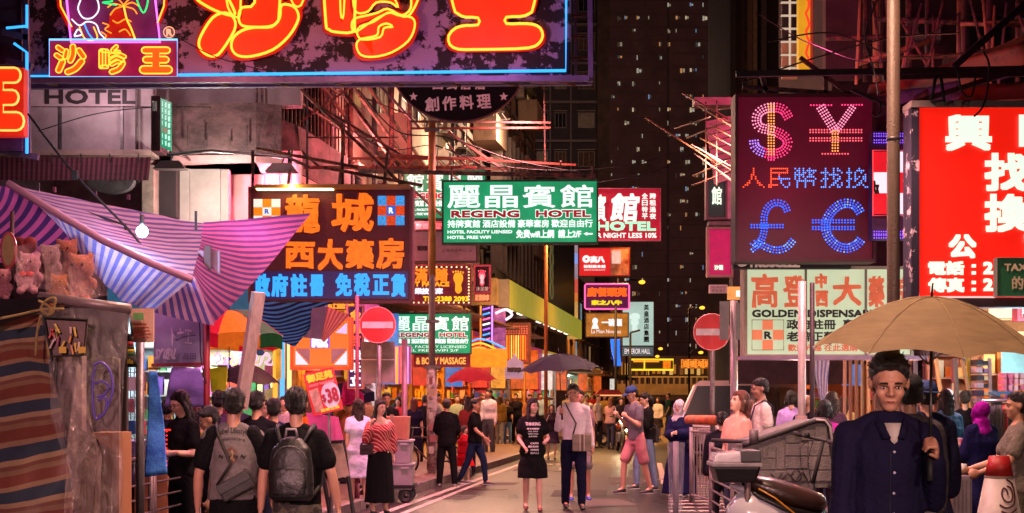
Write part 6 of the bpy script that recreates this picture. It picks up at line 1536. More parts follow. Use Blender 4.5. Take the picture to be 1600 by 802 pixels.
# ------------------------------------------------------------------ foreground man under the tan umbrella
mf=person('man in a dark navy buttoned shirt and white undershirt holding the tan umbrella',1388,6.3,1.80,-4,('shirt','#15132e',.86),('trousers','#15151f'),'short','#0e0a0a','b','m',1.0,
armL=((.07,.1,-1),(-.14,.62,.80)),armR=((.10,.02,-1),(.06,.14,-1)),head=(-5,15),grip=(1.0,.5),vox=.0065)
wear(mf,'undershirt',MB().prism([V(-.035,-.105,1.485),V(.035,-.105,1.485),V(.012,-.138,1.405),V(0,-.14,1.395),V(-.012,-.138,1.405)],(0,.03,0)),mat('#b8b0ac',rough=.8))
shm=mf['shirt'].data
cl=MB()
for s in(1,-1):cl.prism([V(s*.014,-.142,1.42),V(s*.040,-.118,1.475),V(s*.058,-.07,1.512),V(s*.072,-.08,1.475),V(s*.048,-.138,1.415)],(0,.010,0))
wear(mf,'collar',cl,cloth('#15132e'))
bm_=bmesh.new();bm_.from_mesh(shm);bv_=BVHTree.FromBMesh(bm_)
pk=MB()
for z in(1.36,1.27,1.18,1.09,1.0,.93):
 h=bv_.ray_cast(V(0,-1,z),V(0,1,0));
 if h[0]:
  b_=MB();b_.loft([(h[0]+V(.0,-.005,0),V(.0062,0,0),V(0,0,.0062)),(h[0]+V(0,.002,0),V(.0062,0,0),V(0,0,.0062))],10);wear(mf,'button',b_,mat('#a8a4b8',rough=.3))
seam=[bv_.ray_cast(V(-.016,-1,z),V(0,1,0))[0]for z in[1.38-.03*i for i in range(17)]]
seam=[q+V(0,-.002,0)for q in seam if q]
wear(mf,'placket_seam',MB().tube(seam,.002,5),mat('#0a0a1a'));bm_.free()
hm=mf['hands'][1]
umbrella('large tan umbrella held over the man in the navy shirt',W(1456,464,6.3),hm['palm']+Vector((0,-.01,-.05)),.51,.24,'#bca078',key='tan',trans=.3,axis=(.03,-.10,1))
wt_=thing('wristwatch','silver wristwatch on the wrist of the man in the navy shirt','watch',hm['wr'])
MB().tube([hm['wr']+(hm['pn']*math.cos(a)+hm['fw']*math.sin(a))*.034-hm['d']*.0 for a in[2*PI*i/14 for i in range(14)]],.006,6,True).build('band',mat('#b0a8a0',metal=.8,rough=.3),wt_,smooth=True)
# ------------------------------------------------------------------ pair seen from behind on the left
bk1=person('young man from behind in a grey raglan t shirt with black sleeves',365,9.9,1.66,186,('tee','#6b6464',.93),('trousers','#0c0b0d'),'short','#0d0909','b','m',1.03,
armL=((.30,-.02,-1),(.05,.2,-1)),armR=((.34,.0,-1),(.12,.15,-1)),head=(-4,4))
slv=MB()
for s in(1,-1):
 q=bk1['P'][s];slv.caps([q['sh']+V(-s*.03,0,.012),q['sh'].lerp(q['el'],.35),q['sh'].lerp(q['el'],.66)],[.071,.074,.069],12)
put(bake(slv,.011,2,wr=.006),'sleeve',cloth('#0e0d10'),bk1['obj'])
pr_=mat('#1c1818',rough=.8)
decal(bk1,'Rebel Lifestyle',-.11,1.315,.11,1.365,pr_,'back',.0012,arc=.02);decal(bk1,'GARAGE CUSTOM 78',-.085,1.285,.085,1.303,pr_,'back',.0008,arc=.014)
def skullish(p):
 pts=[(0,1.27),(.03,1.25),(.04,1.20),(.03,1.16),(0,1.12),(-.03,1.16),(-.04,1.20),(-.03,1.25)]
decal(bk1,'O',-.038,1.135,.038,1.255,mat('#5a3c2c'),'back',.003);decal(bk1,'A',-.02,1.15,.02,1.23,mat('#a88050'),'back',.002)
decal(bk1,'~ ~ ~ ~',-.09,1.17,.09,1.20,pr_,'back',.001)
slung_bag('dark brown sling bag across the back of the man in the raglan t shirt',bk1,-.03,'#140f0f',.24,.13,.17,1.04,'#1a1414',.5,sh=1)
bk2=person('man seen from behind in a black t shirt and camouflage trousers wearing a black backpack',463,9.8,1.66,178,('tee','#0b0a0d',.90),('trousers','#3a342e',two_tone('#4a4438','#221e1c',sc=9,thr=.5,soft=.02)),'short','#0f0b0a','b','m',1.05,
armL=((.26,-.02,-1),(.10,.12,-1)),armR=((.34,-.04,-1),(.16,.18,-1)),head=(6,2),grip=(.9,.4))
pack('black leather backpack with a grey grab handle worn by the man on the left',bk2,w=.31,h=.46,d=.15,z=1.17)
def plastic_bag(label,at,w,h,col,cat='bag'):
 t=thing('carrier_bag',label,cat,at);at=Vector(at);m=MB()
 m.loft([(at+V(0,0,-.10-h),(w*.40,0,0),(0,w*.22,0)),(at+V(0,0,-.10-h*.8),(w*.5,0,0),(0,w*.3,0)),(at+V(0,0,-.10-h*.3),(w*.42,0,0),(0,w*.2,0)),(at+V(0,0,-.10),(w*.3,0,0),(0,w*.06,0))],14)
 m.build('bag_body',film(col,.8,.3),t,smooth=True)
 for s in(1,-1):MB().tube([at+V(s*w*.2,0,-.11),at+V(s*w*.05,0,-.01),at+V(0,0,0)],.008,5).build('handle',film(col,.9,.3),t)
 return t
hh=bk2['hands'][-1]['palm']if bk2['hands'][-1]['palm'].x>bk2['hands'][1]['palm'].x else bk2['hands'][1]['palm']
plastic_bag('pale plastic carrier bag held by the man with the backpack',hh,.26,.34,'#b8a498')
hh=bk1['hands'][1]['palm']if bk1['hands'][1]['palm'].x<bk1['hands'][-1]['palm'].x else bk1['hands'][-1]['palm']
nb=thing('mesh_bag','black and white beaded bag held low by the man in the raglan t shirt','bag',hh)
m_=MB()
for i in range(40):a=random.random()*6.28;m_.ball(hh+V(.07*math.cos(a)*random.random()*1.2,.05*math.sin(a),-.05-.22*random.random()),.014,6,4)
m_.build('beads',mat('#15110f',rough=.3),nb,kind='stuff')
MB().ball(hh+V(0,0,-.17),(.075,.05,.12),12,8).build('bag_body',two_tone('#15110f','#a8a09a',sc=30,thr=.62),nb,smooth=True)
# ------------------------------------------------------------------ woman eating at the stall
we=person('woman with long black hair and glasses smiling over a white food box',287,13.4,1.665,-38,('tee','#100d12',.88),('trousers','#0e0c12'),'long','#0c0808','c','f',1.0,
armL=((.18,.2,-1),(-.35,.95,.1)),armR=((.1,.35,-1),(-.2,.8,.62)),head=(-6,20),mouth='smile',grip=(.6,.8))
hp_=we['hp'];gl=MB();Mi=we['M'].inverted()
for s in(1,-1):
 c=[Mi@hp_(s*(.033+.021*math.cos(a)),-.100,.110+.015*math.sin(a))for a in[2*PI*i/12 for i in range(12)]];gl.tube(c,.0022,5,True)
 gl.tube([Mi@hp_(s*.054,-.098,.112),Mi@hp_(s*.078,.0,.112)],.002,5)
gl.tube([Mi@hp_(-.012,-.1,.112),Mi@hp_(.012,-.1,.112)],.002,5);wear(we,'glasses',gl,mat('#6a5a5c',metal=.6))
fb=we['hands'][1]['palm'];t=thing('food_box','white paper food box held by the woman with glasses','food box',fb)
MB().loft([(fb+V(-.03,-.01,.0),(.045,0,0),(0,.04,0)),(fb+V(-.03,-.01,.06),(.065,0,0),(0,.055,0))],4).build('carton',mat('#c8b8c8',rough=.6),t)
MB().ball(fb+V(-.03,-.01,.06),(.05,.045,.025),10,6).build('food',mat('#b07a5a',rough=.6),t,smooth=True)
# ------------------------------------------------------------------ left crowd between the stalls
def crowd(*a,**k):return person(*a,**k)
crowd('young man with black hair in profile next to the raglan t shirt man',333,12.0,1.52,-75,('tee','#17131a'),('trousers','#15141c'),'short',skin='b',head=(0,18))
crowd('man with orange lit hair edge standing behind the maroon stall pole',342,15.5,1.66,178,('tee','#3a2440'),('trousers','#1c1a24'),'short',skin='b')
crowd('tall man in a black t shirt seen from behind between the two left walkers',401,13.6,1.65,172,('tee','#0f0d14'),('jeans','#1a1e34'),'short',skin='b')
crowd('man in a navy t shirt seen from behind walking left of the backpack man',428,14.2,1.58,185,('tee','#1c1c44'),('jeans','#6a5468'),'short',skin='b',fat=1.05)
crowd('woman with dark hair behind the red stall pole looking down',308,17,1.58,10,('tee','#3a4a6a'),('jeans','#2a2a40'),'long',skin='c',sex='f',head=(0,18))
crowd('dark haired shopper behind the woman with the food box',262,16.5,1.56,175,('jacket','#15121c'),('trousers','#14121a'),'short',skin='b')
crowd('person in a striped yellow vest behind the woman with glasses',314,15,1.45,160,('tee','#9a8a20'),('trousers','#1a1a20'),'short',skin='b')
crowd('short person behind the navy t shirt man under the dark umbrella',412,18,1.55,0,('tee','#5a3040'),('trousers','#222'[:1]+'222228'),'short',skin='c')
uh=crowd('man carrying the dark purple umbrella among the stall shoppers',372,19.5,1.62,170,('tee','#4a3a5a'),('trousers','#202030'),'short',skin='b',armL=((.2,.2,-1),(-.1,.5,.9)),grip=(1,.3))
umbrella('dark purple open umbrella over the left stall shoppers',W(384,569,uh['hands'][1]['palm'].y-.05),uh['hands'][1]['palm'],.49,.27,'#170818',key='dp',trans=.1,axis=(.03,-.05,1))
# phone woman, white dress, cart people
pwn=person('woman in a red striped off shoulder top and long black skirt talking on the phone',593,19.4,1.56,22,('blouse','#8a1020',.95,stripes([(0,'#a01428'),(.62,'#c8a8a0'),(.8,'#a01428')],1,0),1),('long_skirt','#0a090c'),'long','#0d0808','c','f',1.0,
armL=((.22,.0,-1),(.02,.12,-1)),armR=((.35,.35,-1),(-.25,.25,1)),head=(18,6),shoe='#0c0a0c',grip=(.3,.8))
m_=bpy.data.materials.new('red_striped_cloth');m_.use_nodes=True;nn=m_.node_tree;bb=nn.nodes['Principled BSDF'];tc=nn.nodes.new('ShaderNodeTexCoord');wv=nn.nodes.new('ShaderNodeTexWave');wv.bands_direction='DIAGONAL';wv.inputs['Scale'].default_value=11;wv.inputs['Distortion'].default_value=2.2;wv.inputs['Detail'].default_value=1
rp=nn.nodes.new('ShaderNodeValToRGB');rp.color_ramp.elements[0].position=.80;rp.color_ramp.elements[0].color=lin('#8c0a1c')+(1,);rp.color_ramp.elements[1].position=.90;rp.color_ramp.elements[1].color=lin('#c89488')+(1,)
nn.links.new(tc.outputs['Object'],wv.inputs['Vector']);nn.links.new(wv.outputs['Fac'],rp.inputs[0]);nn.links.new(rp.outputs[0],bb.inputs['Base Color']);bb.inputs['Roughness'].default_value=.8
pwn['shirt'].data.materials[0]=m_
ph=pwn['hands'][-1]['palm'];t=thing('phone','black phone held to the ear of the woman in red stripes','phone',ph);MB().box(ph+V(0,0,.03),(.02,.065,.13)).build('case',mat('#151418',rough=.3),t,bevel=.004)
slung_bag('small dark red handbag on the arm of the woman in red stripes',pwn,-.2,'#2c1018',.18,.14,-.06,.98,'#2c1018',sh=-1,name='handbag')
person('woman with long hair in a pale blue dress walking away behind the phone caller',560,20.4,1.57,200,('dress','#c8c8e4',.48),None,'long','#2c1a14','c','f',.98,armL=((.14,-.1,-1),(.05,.1,-1)),legL=((.03,.15,-1),(.0,.0,-1)),legR=((.03,-.1,-1),(.0,-.3,-1)),shoe='#141014')
person('man in a dark t shirt and cap facing forward behind the phone caller',604,25,1.66,8,('tee','#1c181c'),('trousers','#1a1820'),'short',skin='b')
pn_=person('man in an orange lit t shirt under the pink and blue umbrella',545,24,1.60,170,('tee','#8a5a38'),('trousers','#2a2428'),'short',skin='b',armL=((.2,.2,-1),(-.1,.5,.9)),grip=(1,.3))
umbrella('small pink and dark blue umbrella left of the no entry post',W(538,597,pn_['hands'][1]['palm'].y-.02),pn_['hands'][1]['palm'],.50,.2,'#b01464',col2='#1a1430',key='pk',axis=(-.05,-.1,1))
person('woman with auburn hair in a navy dress seen from behind beside the cart',647,31,1.56,176,('dress','#1a1630',.45),None,'long','#5a2018','c','f',shoe='#c8c0c8')
person('dark figure standing just left of the sticker covered pole',664,32,1.62,180,('jacket','#15121a'),('trousers','#121018'),'short',skin='b')
b1=person('man in black with a grey cap, back turned, right of the sticker pole',698,25.2,1.55,176,('shirt','#0e0c10',.84),('trousers','#0d0c10'),'short',skin='b',fat=1.0,z0=.0,armL=((.25,.2,-1),(-.35,.5,-.4)),armR=((.25,.2,-1),(-.35,.5,-.4)),legL=((.10,.02,-1),(.05,-.02,-1)),legR=((.12,.02,-1),(.06,-.02,-1)),shoe='#8a8084')
wear(b1,'cap',capmb(b1),mat('#5a5256',rough=.8))
person('man in a black t shirt and jeans striding right past the kerb',742,25.8,1.57,72,('tee','#0e0c10'),('jeans','#16203c'),'short',skin='b',armL=((.1,.1,-1),(-.05,.55,-.8)),armR=((.12,.35,-1),(.0,.8,-.6)),legL=((.04,.38,-1),(.0,.10,-1)),legR=((.02,-.30,-1),(.0,-.48,-1)),shoe='#3a3438',sole='#c8c0c8')
person('small child in a red skirt and white shoes behind the striding man',726,26.4,1.05,60,('tee','#b01828',.7),('skirt','#c01420'),'bob','#1a1010','c','f',shoe='#c8c0cc',legL=((.03,.15,-1),(.0,.0,-1)))
person('tall man in a pale pink shirt and grey trousers on the kerb looking left',764,37.5,1.78,-28,('shirt','#d8c4c8',.95),('trousers','#4a4246'),'short',skin='b',armR=((.1,.12,-1),(.05,.3,-1)),armL=((.12,.0,-1),(.05,.2,-1)))
L=[('woman in a tan coat with brown hair standing on the corner pavement',781,45,1.62,170,('jacket','#8a6a30'),('jeans','#8a8890'),'long','#4a2818','f'),
('woman in a black top and light blue jeans facing forward on the corner',793,47,1.50,0,('tee','#141218'),('jeans','#5a7aa0'),'long','#2a1410','f'),
('man in a dark suit jacket behind the girl in blue jeans',806,48,1.68,-10,('jacket','#1c1822'),('trousers','#181620'),'short','#15100e','m'),
('man looking down behind the shoulder of the woman in the black dress',828,42,1.66,10,('tee','#a06a40'),('trousers','#2a2430'),'short','#15100e','m'),
('teenage girl in black boots between the couple with a hand at her mouth',862,36,1.40,0,('tee','#2a1a24'),('skirt','#3a2a40'),'long','#15100e','f'),
('man in a pale green t shirt behind the black capped man',714,40,1.62,20,('tee','#9ab090'),('trousers','#20242c'),'mop','#15100e','m'),
('shopper in royal blue in front of the yellow shop',727,43,1.60,175,('jacket','#2030a0'),('trousers','#201c28'),'short','#6a4a38','m'),
('bald headed shopper near the yellow shop entrance',752,46,1.68,10,('tee','#c09060'),('jeans','#2a2c40'),'short','#15100e','m'),
('distant shopper in a grey hoodie beside the food shop',738,50,1.70,190,('jacket','#6a6068'),('jeans','#2a2c40'),'short','#15100e','m'),
('distant woman in orange under the red umbrella',716,47,1.55,0,('tee','#c85a28'),('jeans','#3a3c50'),'bob','#15100e','f'),
('distant man in white just right of the man with the umbrella',917,46,1.62,0,('tee','#c8bcc0'),('jeans','#2a3450'),'short','#15100e','m'),
('distant man in a white t shirt beside the awning cart',934,44,1.64,60,('tee','#c8c0b8'),('trousers','#2a2830'),'short','#15100e','m'),
('distant woman with fair hair and a pink top by the awning cart',954,43,1.56,160,('tee','#d0a0a0'),('jeans','#3a3c50'),'long','#8a5a38','f'),
('distant girl in a white blouse behind the man with the blue cap',1028,52,1.55,-20,('blouse','#c8c0c8'),('skirt','#2a2430'),'long','#15100e','f'),
('distant man in brown crossing behind the blue cap walker',972,58,1.68,80,('jacket','#6a4830'),('trousers','#2a2830'),'short','#15100e','m'),
('distant man in dark blue left of the headlight',905,56,1.66,-80,('jacket','#20284a'),('jeans','#2a3050'),'short','#15100e','m'),
('distant pair member in a yellow t shirt near the black lamp post',945,62,1.64,10,('tee','#b09040'),('trousers','#2a2830'),'short','#15100e','m'),
('distant figure in white far down the street',886,64,1.66,180,('tee','#c0b8b0'),('jeans','#2a3050'),'short','#15100e','m'),
('distant red shirted figure far down the street',925,72,1.7,0,('tee','#a83028'),('trousers','#222228'),'short','#15100e','m'),
('man in a grey blue shirt standing behind the woman in the white headscarf',1089,36,1.64,-5,('tee','#5a607a'),('trousers','#1c1c28'),'short','#15100e','m'),
('dark figure beside the white van front',1104,40,1.6,20,('jacket','#201a20'),('trousers','#1c1a22'),'short','#15100e','m')]
for i,(lb,x,Y,H,fc,tp,bt,hr,hcx,sx)in enumerate(L):
 a=random.uniform(.0,.3);person(lb,x,Y,H,fc,tp,bt,hr,hcx,random.choice('abc'),sx,1.0,armL=((.14,a,-1),(.05,a+.2,-1)),armR=((.14,-a*.5,-1),(.05,.3,-1))if i!=4 else((.2,.4,-1),(-.3,.6,.8)),legL=((.04,a,-1),(0,a-.2,-1)),legR=((.04,-a*.6,-1),(0,-a,-1)),detail=False)
# right of centre
cp=person('tall man in blue cap, grey t shirt and pink shorts walking left',994,23.5,1.80,-62,('tee','#6a6470',.86),('shorts','#b87880'),'short',skin='a',armL=((.12,.12,-1),(-.15,.75,.5)),armR=((.12,.08,-1),(-.25,.75,.6)),legL=((.03,-.22,-1),(.0,-.30,-1)),legR=((.03,.42,-1),(.0,.05,-1)),shoe='#1c1820',sole='#c0b8c0',head=(0,22),grip=(.8,.7),lean=.04)
wear(cp,'cap',capmb(cp),mat('#1c3a7c',rough=.8))
dg=MB();q_=cp['k']
for i,(z0_,c_)in enumerate(((1.02,'#c8bcc4'),)):dg.prism([V(-.15,-.165,1.0*q_),V(.16,-.165,1.12*q_),V(.16,-.165,1.20*q_),V(-.15,-.165,1.08*q_)],(0,.03,0))
pb=cp['hands'][-1]['palm'];t=thing('phone','white phone held up by the man in the blue cap','phone',pb);MB().box(pb+V(-.01,0,.04),(.012,.07,.14)).build('case',mat('#c0b8c0',rough=.3),t,bevel=.004)
wb=person('woman in a black top and pale jeans walking left behind the blue cap man',1010,24.4,1.67,-66,('blouse','#120f12',.9),('jeans','#6a7898'),'pony','#140c0a','c','f',armL=((.15,.4,-1),(-.1,.6,.9)),armR=((.15,.3,-1),(-.15,.6,.8)),legL=((.03,-.12,-1),(.0,-.18,-1)),legR=((.03,.36,-1),(.0,.0,-1)),shoe='#2a2428',sole='#b8b0b8',head=(0,12),grip=(.8,.8))
slung_bag('black shoulder bag carried by the woman beside the blue cap man',wb,.16,'#141014',.26,.26,.06,.98,'#141014',sh=1)
tb=person('woman in a white patterned headscarf and long navy dress near the wrapped post',1062,22.6,1.55,-22,('robe','#14143c'),None,'hijab','#b8b0bc','c','f',armL=((.15,.2,-1),(-.5,.8,.1)),armR=((.15,.2,-1),(-.4,.8,.0)),head=(-10,8),shoe='#c0b0b8')
slung_bag('black handbag of the woman in the white headscarf',tb,.22,'#121014',.2,.2,-.05,.98,'#121014',sh=1,name='handbag')
person('woman in a peach t shirt with shoulder length brown hair looking up to the left',1153,14.6,1.66,-62,('tee','#d8988c',.88),('jeans','#3a3a50'),'bob','#6a3420','c','f',head=(-4,-14),armL=((.12,-.05,-1),(.05,.2,-1)),armR=((.16,.1,-1),(.0,.5,-.9)))
person('dark clothed person half hidden behind the woman in the peach t shirt',1128,16.5,1.42,170,('jacket','#14121c'),('trousers','#14121c'),'short',skin='b')
person('person with brown hair in a pale top just behind the peach t shirt woman',1172,18,1.55,160,('tee','#a89a98'),('jeans','#3a3a50'),'bob','#6a3a20','c','f')
ym=person('young man in a white t shirt in profile before the white van',1190,17.4,1.82,-84,('tee','#dccec4',.84),('trousers','#2a2830'),'short',skin='b',head=(0,6),armL=((.12,-.1,-1),(.05,.15,-1)),armR=((.12,.05,-1),(.05,.3,-1)))
slung_bag('dark waist bag worn by the young man in front of the van',ym,-.05,'#1a1830',.22,.16,-.16,1.02,'#1a1830')
person('woman in a lilac blouse seen from behind before the cream sign',1236,22,1.68,165,('blouse','#a888c8',.86),('jeans','#3a3a50'),'bob','#15100e','c','f')
person('bald man in a dark shirt behind the slim grey post',1262,20,1.62,150,('tee','#14142a'),('trousers','#14141e'),'bald',skin='b')
person('woman with short dark hair in a bright magenta blouse by the grey cart panel',1288,16,1.56,170,('blouse','#b02898',.86),('trousers','#2a1a2a'),'bob','#120c0e','c','f')
person('tall woman with long brown hair in a mauve top behind the magenta blouse',1299,19,1.66,175,('tee','#4a3040'),('jeans','#2a2a40'),'long','#2c1810','c','f')
jk=person('man from behind in a black cap and grey lettered baseball jacket',1420,9.2,1.74,185,('jacket','#4a4448',.86),('trousers','#8a848c'),'short',skin='b',armL=((.2,0,-1),(.08,.2,-1)))
wear(jk,'cap',capmb(jk),mat('#15131a',rough=.8));decal(jk,'NEW',-.09,1.33,.09,1.38,mat('#b8a8a0'),'back',.002);decal(jk,'YORK',-.09,1.27,.09,1.32,mat('#b8a8a0'),'back',.002)
nvp=person('person in a blue cap and long navy coat beside the jacketed man',1447,11.2,1.72,190,('robe','#14142c',.3),('trousers','#14141e'),'short',skin='b');wear(nvp,'cap',capmb(nvp,True),mat('#1c3468',rough=.8))
wear(person('woman in a belted blue denim jacket with long dark hair at the right shops',1478,16.5,1.68,196,('jacket','#3a5a78',.8),('trousers','#1c1c2a'),'long','#24140e','c','f'),'belt',MB().ell([(1.0,.165,.135),(1.035,.163,.133)],16),mat('#141a2c'))
person('woman in a bright purple headscarf and navy robe seen from behind on the right',1534,15,1.545,200,('robe','#141440'),None,'hijab','#9a1098','c','f',armL=((.2,.2,-1),(-.1,.7,-.3)),armR=((.2,.2,-1),(-.1,.5,-.8)))
gm=person('man in a grey t shirt at the right edge reaching left with a cup',1590,11.6,1.64,-95,('tee','#6e665e',.88),('trousers','#4a4438'),'short',skin='b',armL=((.1,.5,-1),(.0,1,-.35)),armR=((.15,.45,-1),(-.0,1,-.28)),grip=(1,.9))
ch_=gm['hands'][-1]['palm'];t=thing('paper_cup','small white cup in the hand of the man at the right edge','cup',ch_);MB().tube([ch_+V(-.02,0,-.04),ch_+V(-.02,0,.05)],.028,12,r2=.036).build('cup_body',mat('#c8c0c0'),t,smooth=True)
person('shopper in a red top browsing the clothes rack at the far right',1574,18.5,1.50,180,('tee','#b01828'),('trousers','#1c1a22'),'bob','#140e0c','c','f')
person('dark clothed shopper next to the red topped browser',1556,19,1.60,170,('jacket','#141218'),('trousers','#141218'),'short',skin='b')
for i,(lb,x,Y,H,fc,tp,bt,hr,hcx,sx)in enumerate((
('man with dark hair in a maroon t shirt deep in the left stall crowd',352,23,1.66,175,('tee','#5a2030'),('jeans','#2a2a40'),'short','#15100e','m'),
('woman in a white top facing out of the left stall crowd',322,22,1.56,5,('tee','#c8b8c0'),('jeans','#2a2a40'),'long','#15100e','f'),
('man in a grey t shirt facing forward under the dark purple umbrella',444,21,1.60,8,('tee','#8a8088'),('trousers','#1a1820'),'short','#15100e','m'),
('boy in a blue t shirt behind the navy t shirt man',415,22.5,1.45,170,('tee','#3050a0'),('shorts','#2a2430'),'mop','#15100e','m'),
('woman in orange just left of the tilted placard',482,22,1.55,180,('tee','#c86028'),('jeans','#2a2a40'),'bob','#2a1410','f'),
('man in a violet shirt behind the easel board',512,26,1.64,170,('tee','#5a3a80'),('trousers','#1a1820'),'short','#15100e','m'),
('man in a beige t shirt far behind the woman in the pale blue dress',574,30,1.66,20,('tee','#a88a6a'),('jeans','#2a3450'),'short','#15100e','m'),
('woman in red far behind the cardboard box on the trolley',622,35,1.58,0,('tee','#b02838'),('jeans','#2a3450'),'long','#15100e','f'),
('man in white walking right behind the black capped man',684,38,1.68,70,('tee','#c8c0c8'),('trousers','#2a2830'),'short','#15100e','m'),
('woman in teal by the food shop doorway',770,55,1.58,160,('tee','#2a7a78'),('skirt','#1a1820'),'long','#15100e','f'),
('man in a light blue shirt far behind the printed black dress',845,52,1.70,5,('shirt','#8aa0c8',.9),('trousers','#1a1820'),'short','#15100e','m'),
('distant woman in a long yellow dress on the junction',996,66,1.60,0,('dress','#c8a838',.3),None,'long','#15100e','f'),
('distant man in a dark green t shirt right of the yellow dress',1044,58,1.72,-70,('tee','#1c4030'),('jeans','#2a3450'),'short','#15100e','m'),
('woman in a pale yellow top between the slim post and the battens',1318,24,1.60,175,('tee','#c0b078'),('jeans','#2a3450'),'long','#2a1410','f'),
('man in a black t shirt browsing near the leaning bamboo poles',1508,20,1.68,165,('tee','#121016'),('jeans','#2a3450'),'short','#15100e','m'))):
 a=random.uniform(.0,.3);person(lb,x,Y,H,fc,tp,bt,hr,hcx,random.choice('abc'),sx,1.0,armL=((.14,a,-1),(.05,a+.3,-1)),armR=((.14,-a*.5,-1),(.05,.3,-1)),legL=((.04,a,-1),(0,a-.2,-1)),legR=((.04,-a*.6,-1),(0,-a,-1)),detail=False)
# red umbrella holder
ru=person('woman under the red umbrella in front of the yellow lit shop',732,29,1.58,185,('tee','#8a3030'),('jeans','#2a2a40'),'long','#2c1410','c','f',armL=((.2,.2,-1),(-.1,.5,.9)),grip=(1,.3))
umbrella('open red umbrella before the yellow lit shop fronts',W(735,574,ru['hands'][1]['palm'].y-.03),ru['hands'][1]['palm'],.56,.3,'#b02c3c',key='rd',trans=.4,axis=(-.04,-.04,1))

if PRINT:
 for nm,q in(('m1',m1),('mf',mf),('uh',uh),('pn',pn_),('ru',ru),('gm',gm),('we',we),('w1',w1)):
  for sd_ in(1,-1):
   h=q['hands'][sd_]['palm'];print('PALM',nm,sd_,round(800+h.x*F/h.y),round(HY-(h.z-CZ)*F/h.y),[round(x,2)for x in h])

# ================================================================== market stalls on the left
PURP=[(0,'#6a5ab8'),(.5,'#d8a8c4')];PNK=[(0,'#c04a9c'),(.5,'#6a3c9a')]
cn=thing('stall_canopy','sagging purple and pink striped tarpaulin canopy over the left market stalls','canopy',W(240,480,13))
mb=MB();mb.coons(W(12,286,12.4),W(322,348,14.4),W(300,436,12.0),W(150,372,11.6),30,18,sag=.06,wr=.05,seed=1)
mb.build('roof_sheet',stripes([(0,'#46427a'),(.45,'#988898')],13,1,trans=.4,slope=.25),cn,smooth=True)
mb=MB();mb.coons(W(-60,300,13.2),W(15,287,12.5),W(160,378,11.7),W(-60,420,12.2),16,12,sag=.05,wr=.05,seed=5)
mb.build('roof_sheet',stripes([(0,'#b06aa4'),(.5,'#443a74')],9,1,trans=.4,slope=.6),cn,smooth=True)
# front valance with upright stripes
mb=MB()
def va(u,v):
 T=[(12,285),(80,328),(160,375),(238,412),(300,436)];B=[(60,318),(108,372),(150,430),(190,470),(240,487)]
 k=min(3,int(u*4));f_=u*4-k;a=T[k][0]+(T[k+1][0]-T[k][0])*f_,T[k][1]+(T[k+1][1]-T[k][1])*f_;b=B[k][0]+(B[k+1][0]-B[k][0])*f_,B[k][1]+(B[k+1][1]-B[k][1])*f_
 w=.02*math.sin(u*40);return W(a[0]*(1-v)+b[0]*v,a[1]*(1-v)+b[1]*v,11.55+.1*v)+V3(0,w*v,0)
def V3(*a):return Vector(a)
mb.sheet(va,40,8);mb.build('valance',stripes([(0,'#565296'),(.48,'#a08c98')],22,0,trans=.35),cn,smooth=True)
mb=MB();mb.tube([W(12,286,11.5),W(80,328,11.5),W(160,375,11.5),W(238,412,11.5),W(300,437,11.5)],.03,8);mb.build('ridge_roll',stripes([(0,'#d0a0c0')],1,0,trans=.3),cn,smooth=True)
mb=MB();mb.coons(W(300,436,12.0),W(318,348,14.2),W(486,332,14.8),W(332,508,12.6),26,26,sag=.10,wr=.04,seed=9,sagv=(0,0,-1))
mb.build('side_sheet',stripes([(0,'#a8648c'),(.5,'#5c4078')],19,0,trans=.55,slope=.0),cn,smooth=True)
mb=MB();mb.coons(W(236,412,11.8),W(304,434,11.9),W(335,510,12.2),W(242,486,11.9),14,10,sag=.02,wr=.05,seed=19)
mb.build('corner_flap',stripes([(0,'#585096'),(.5,'#b898b0')],7,0,trans=.4),cn,smooth=True)
for a,b in(((60,286),(60,420)),((40,300),(196,352)),((196,350),(196,470)),((306,330),(306,360))):MB().bar(W(*a,12.8),W(*b,12.8),.02).build('support_pole',DARKST,cn)
for x in(84,148,200):MB().px(x-2,292+(x-84)*.1,x+2,300+(x-84)*.1,13.2,.04).build('clip',mat('#5a1838'),cn)
# bare bulb under/through the cloth
bb_=thing('stall_bulb','glaring blue white bulb hanging at the striped canopy','light bulb',W(222,362,12.0))
MB().ball(W(222,362,12.0),.05,12,8).build('bulb',glow('#cfeaff',30,0,nee=True),bb_,smooth=True);MB().tube([W(222,352,12.0),W(222,338,12.1)],.02,8).build('socket',BLACK,bb_);MB().tube([W(222,338,12.1),W(216,330,12.6)],.005,5).build('flex',BLACK,bb_)
lamp(W(222,364,11.8),'#bfe0ff',75,.06);lamp(W(385,420,14.4),'#ff86b8',60,.1);lamp(W(170,420,12.6),'#ff9ac0',26,.1)
# ---- foreground stall wrapped in plastic ------------------------------------------
st=thing('wrapped_stall','stall wrapped in crinkled clear plastic with a striped tarpaulin side in the near left corner','market stall',W(100,880,9))
MB().tube([W(62,464,9.0),W(203,483,8.9)],.032,12).build('top_pole',mat('#8a7878',rough=.4,metal=.3),st,smooth=True)
mb=MB();mb.coons(W(-40,472,9.3),W(72,462,8.95),W(64,486,8.9),W(-40,520,9.2),10,5,wr=.03);mb.build('black_cover',mat('#1a1216',rough=.6),st,smooth=True)
TARP=stripes([(0,'#8a6a54'),(.12,'#7c463a'),(.38,'#9a7a60'),(.5,'#3a4250'),(.78,'#a08468'),(.9,'#7a5044')],6.6,1,trans=.15,slope=.03,rough=.35)
mb=MB();mb.coons(W(-60,500,9.5),W(66,487,9.0),W(132,900,8.7),W(-60,900,8.7),24,40,wr=.10,seed=4);mb.build('striped_tarpaulin',TARP,st,smooth=True)
MB().px(-60,486,16,570,9.7,.05).build('side_board',mat('#6a5858',var=.2),st)
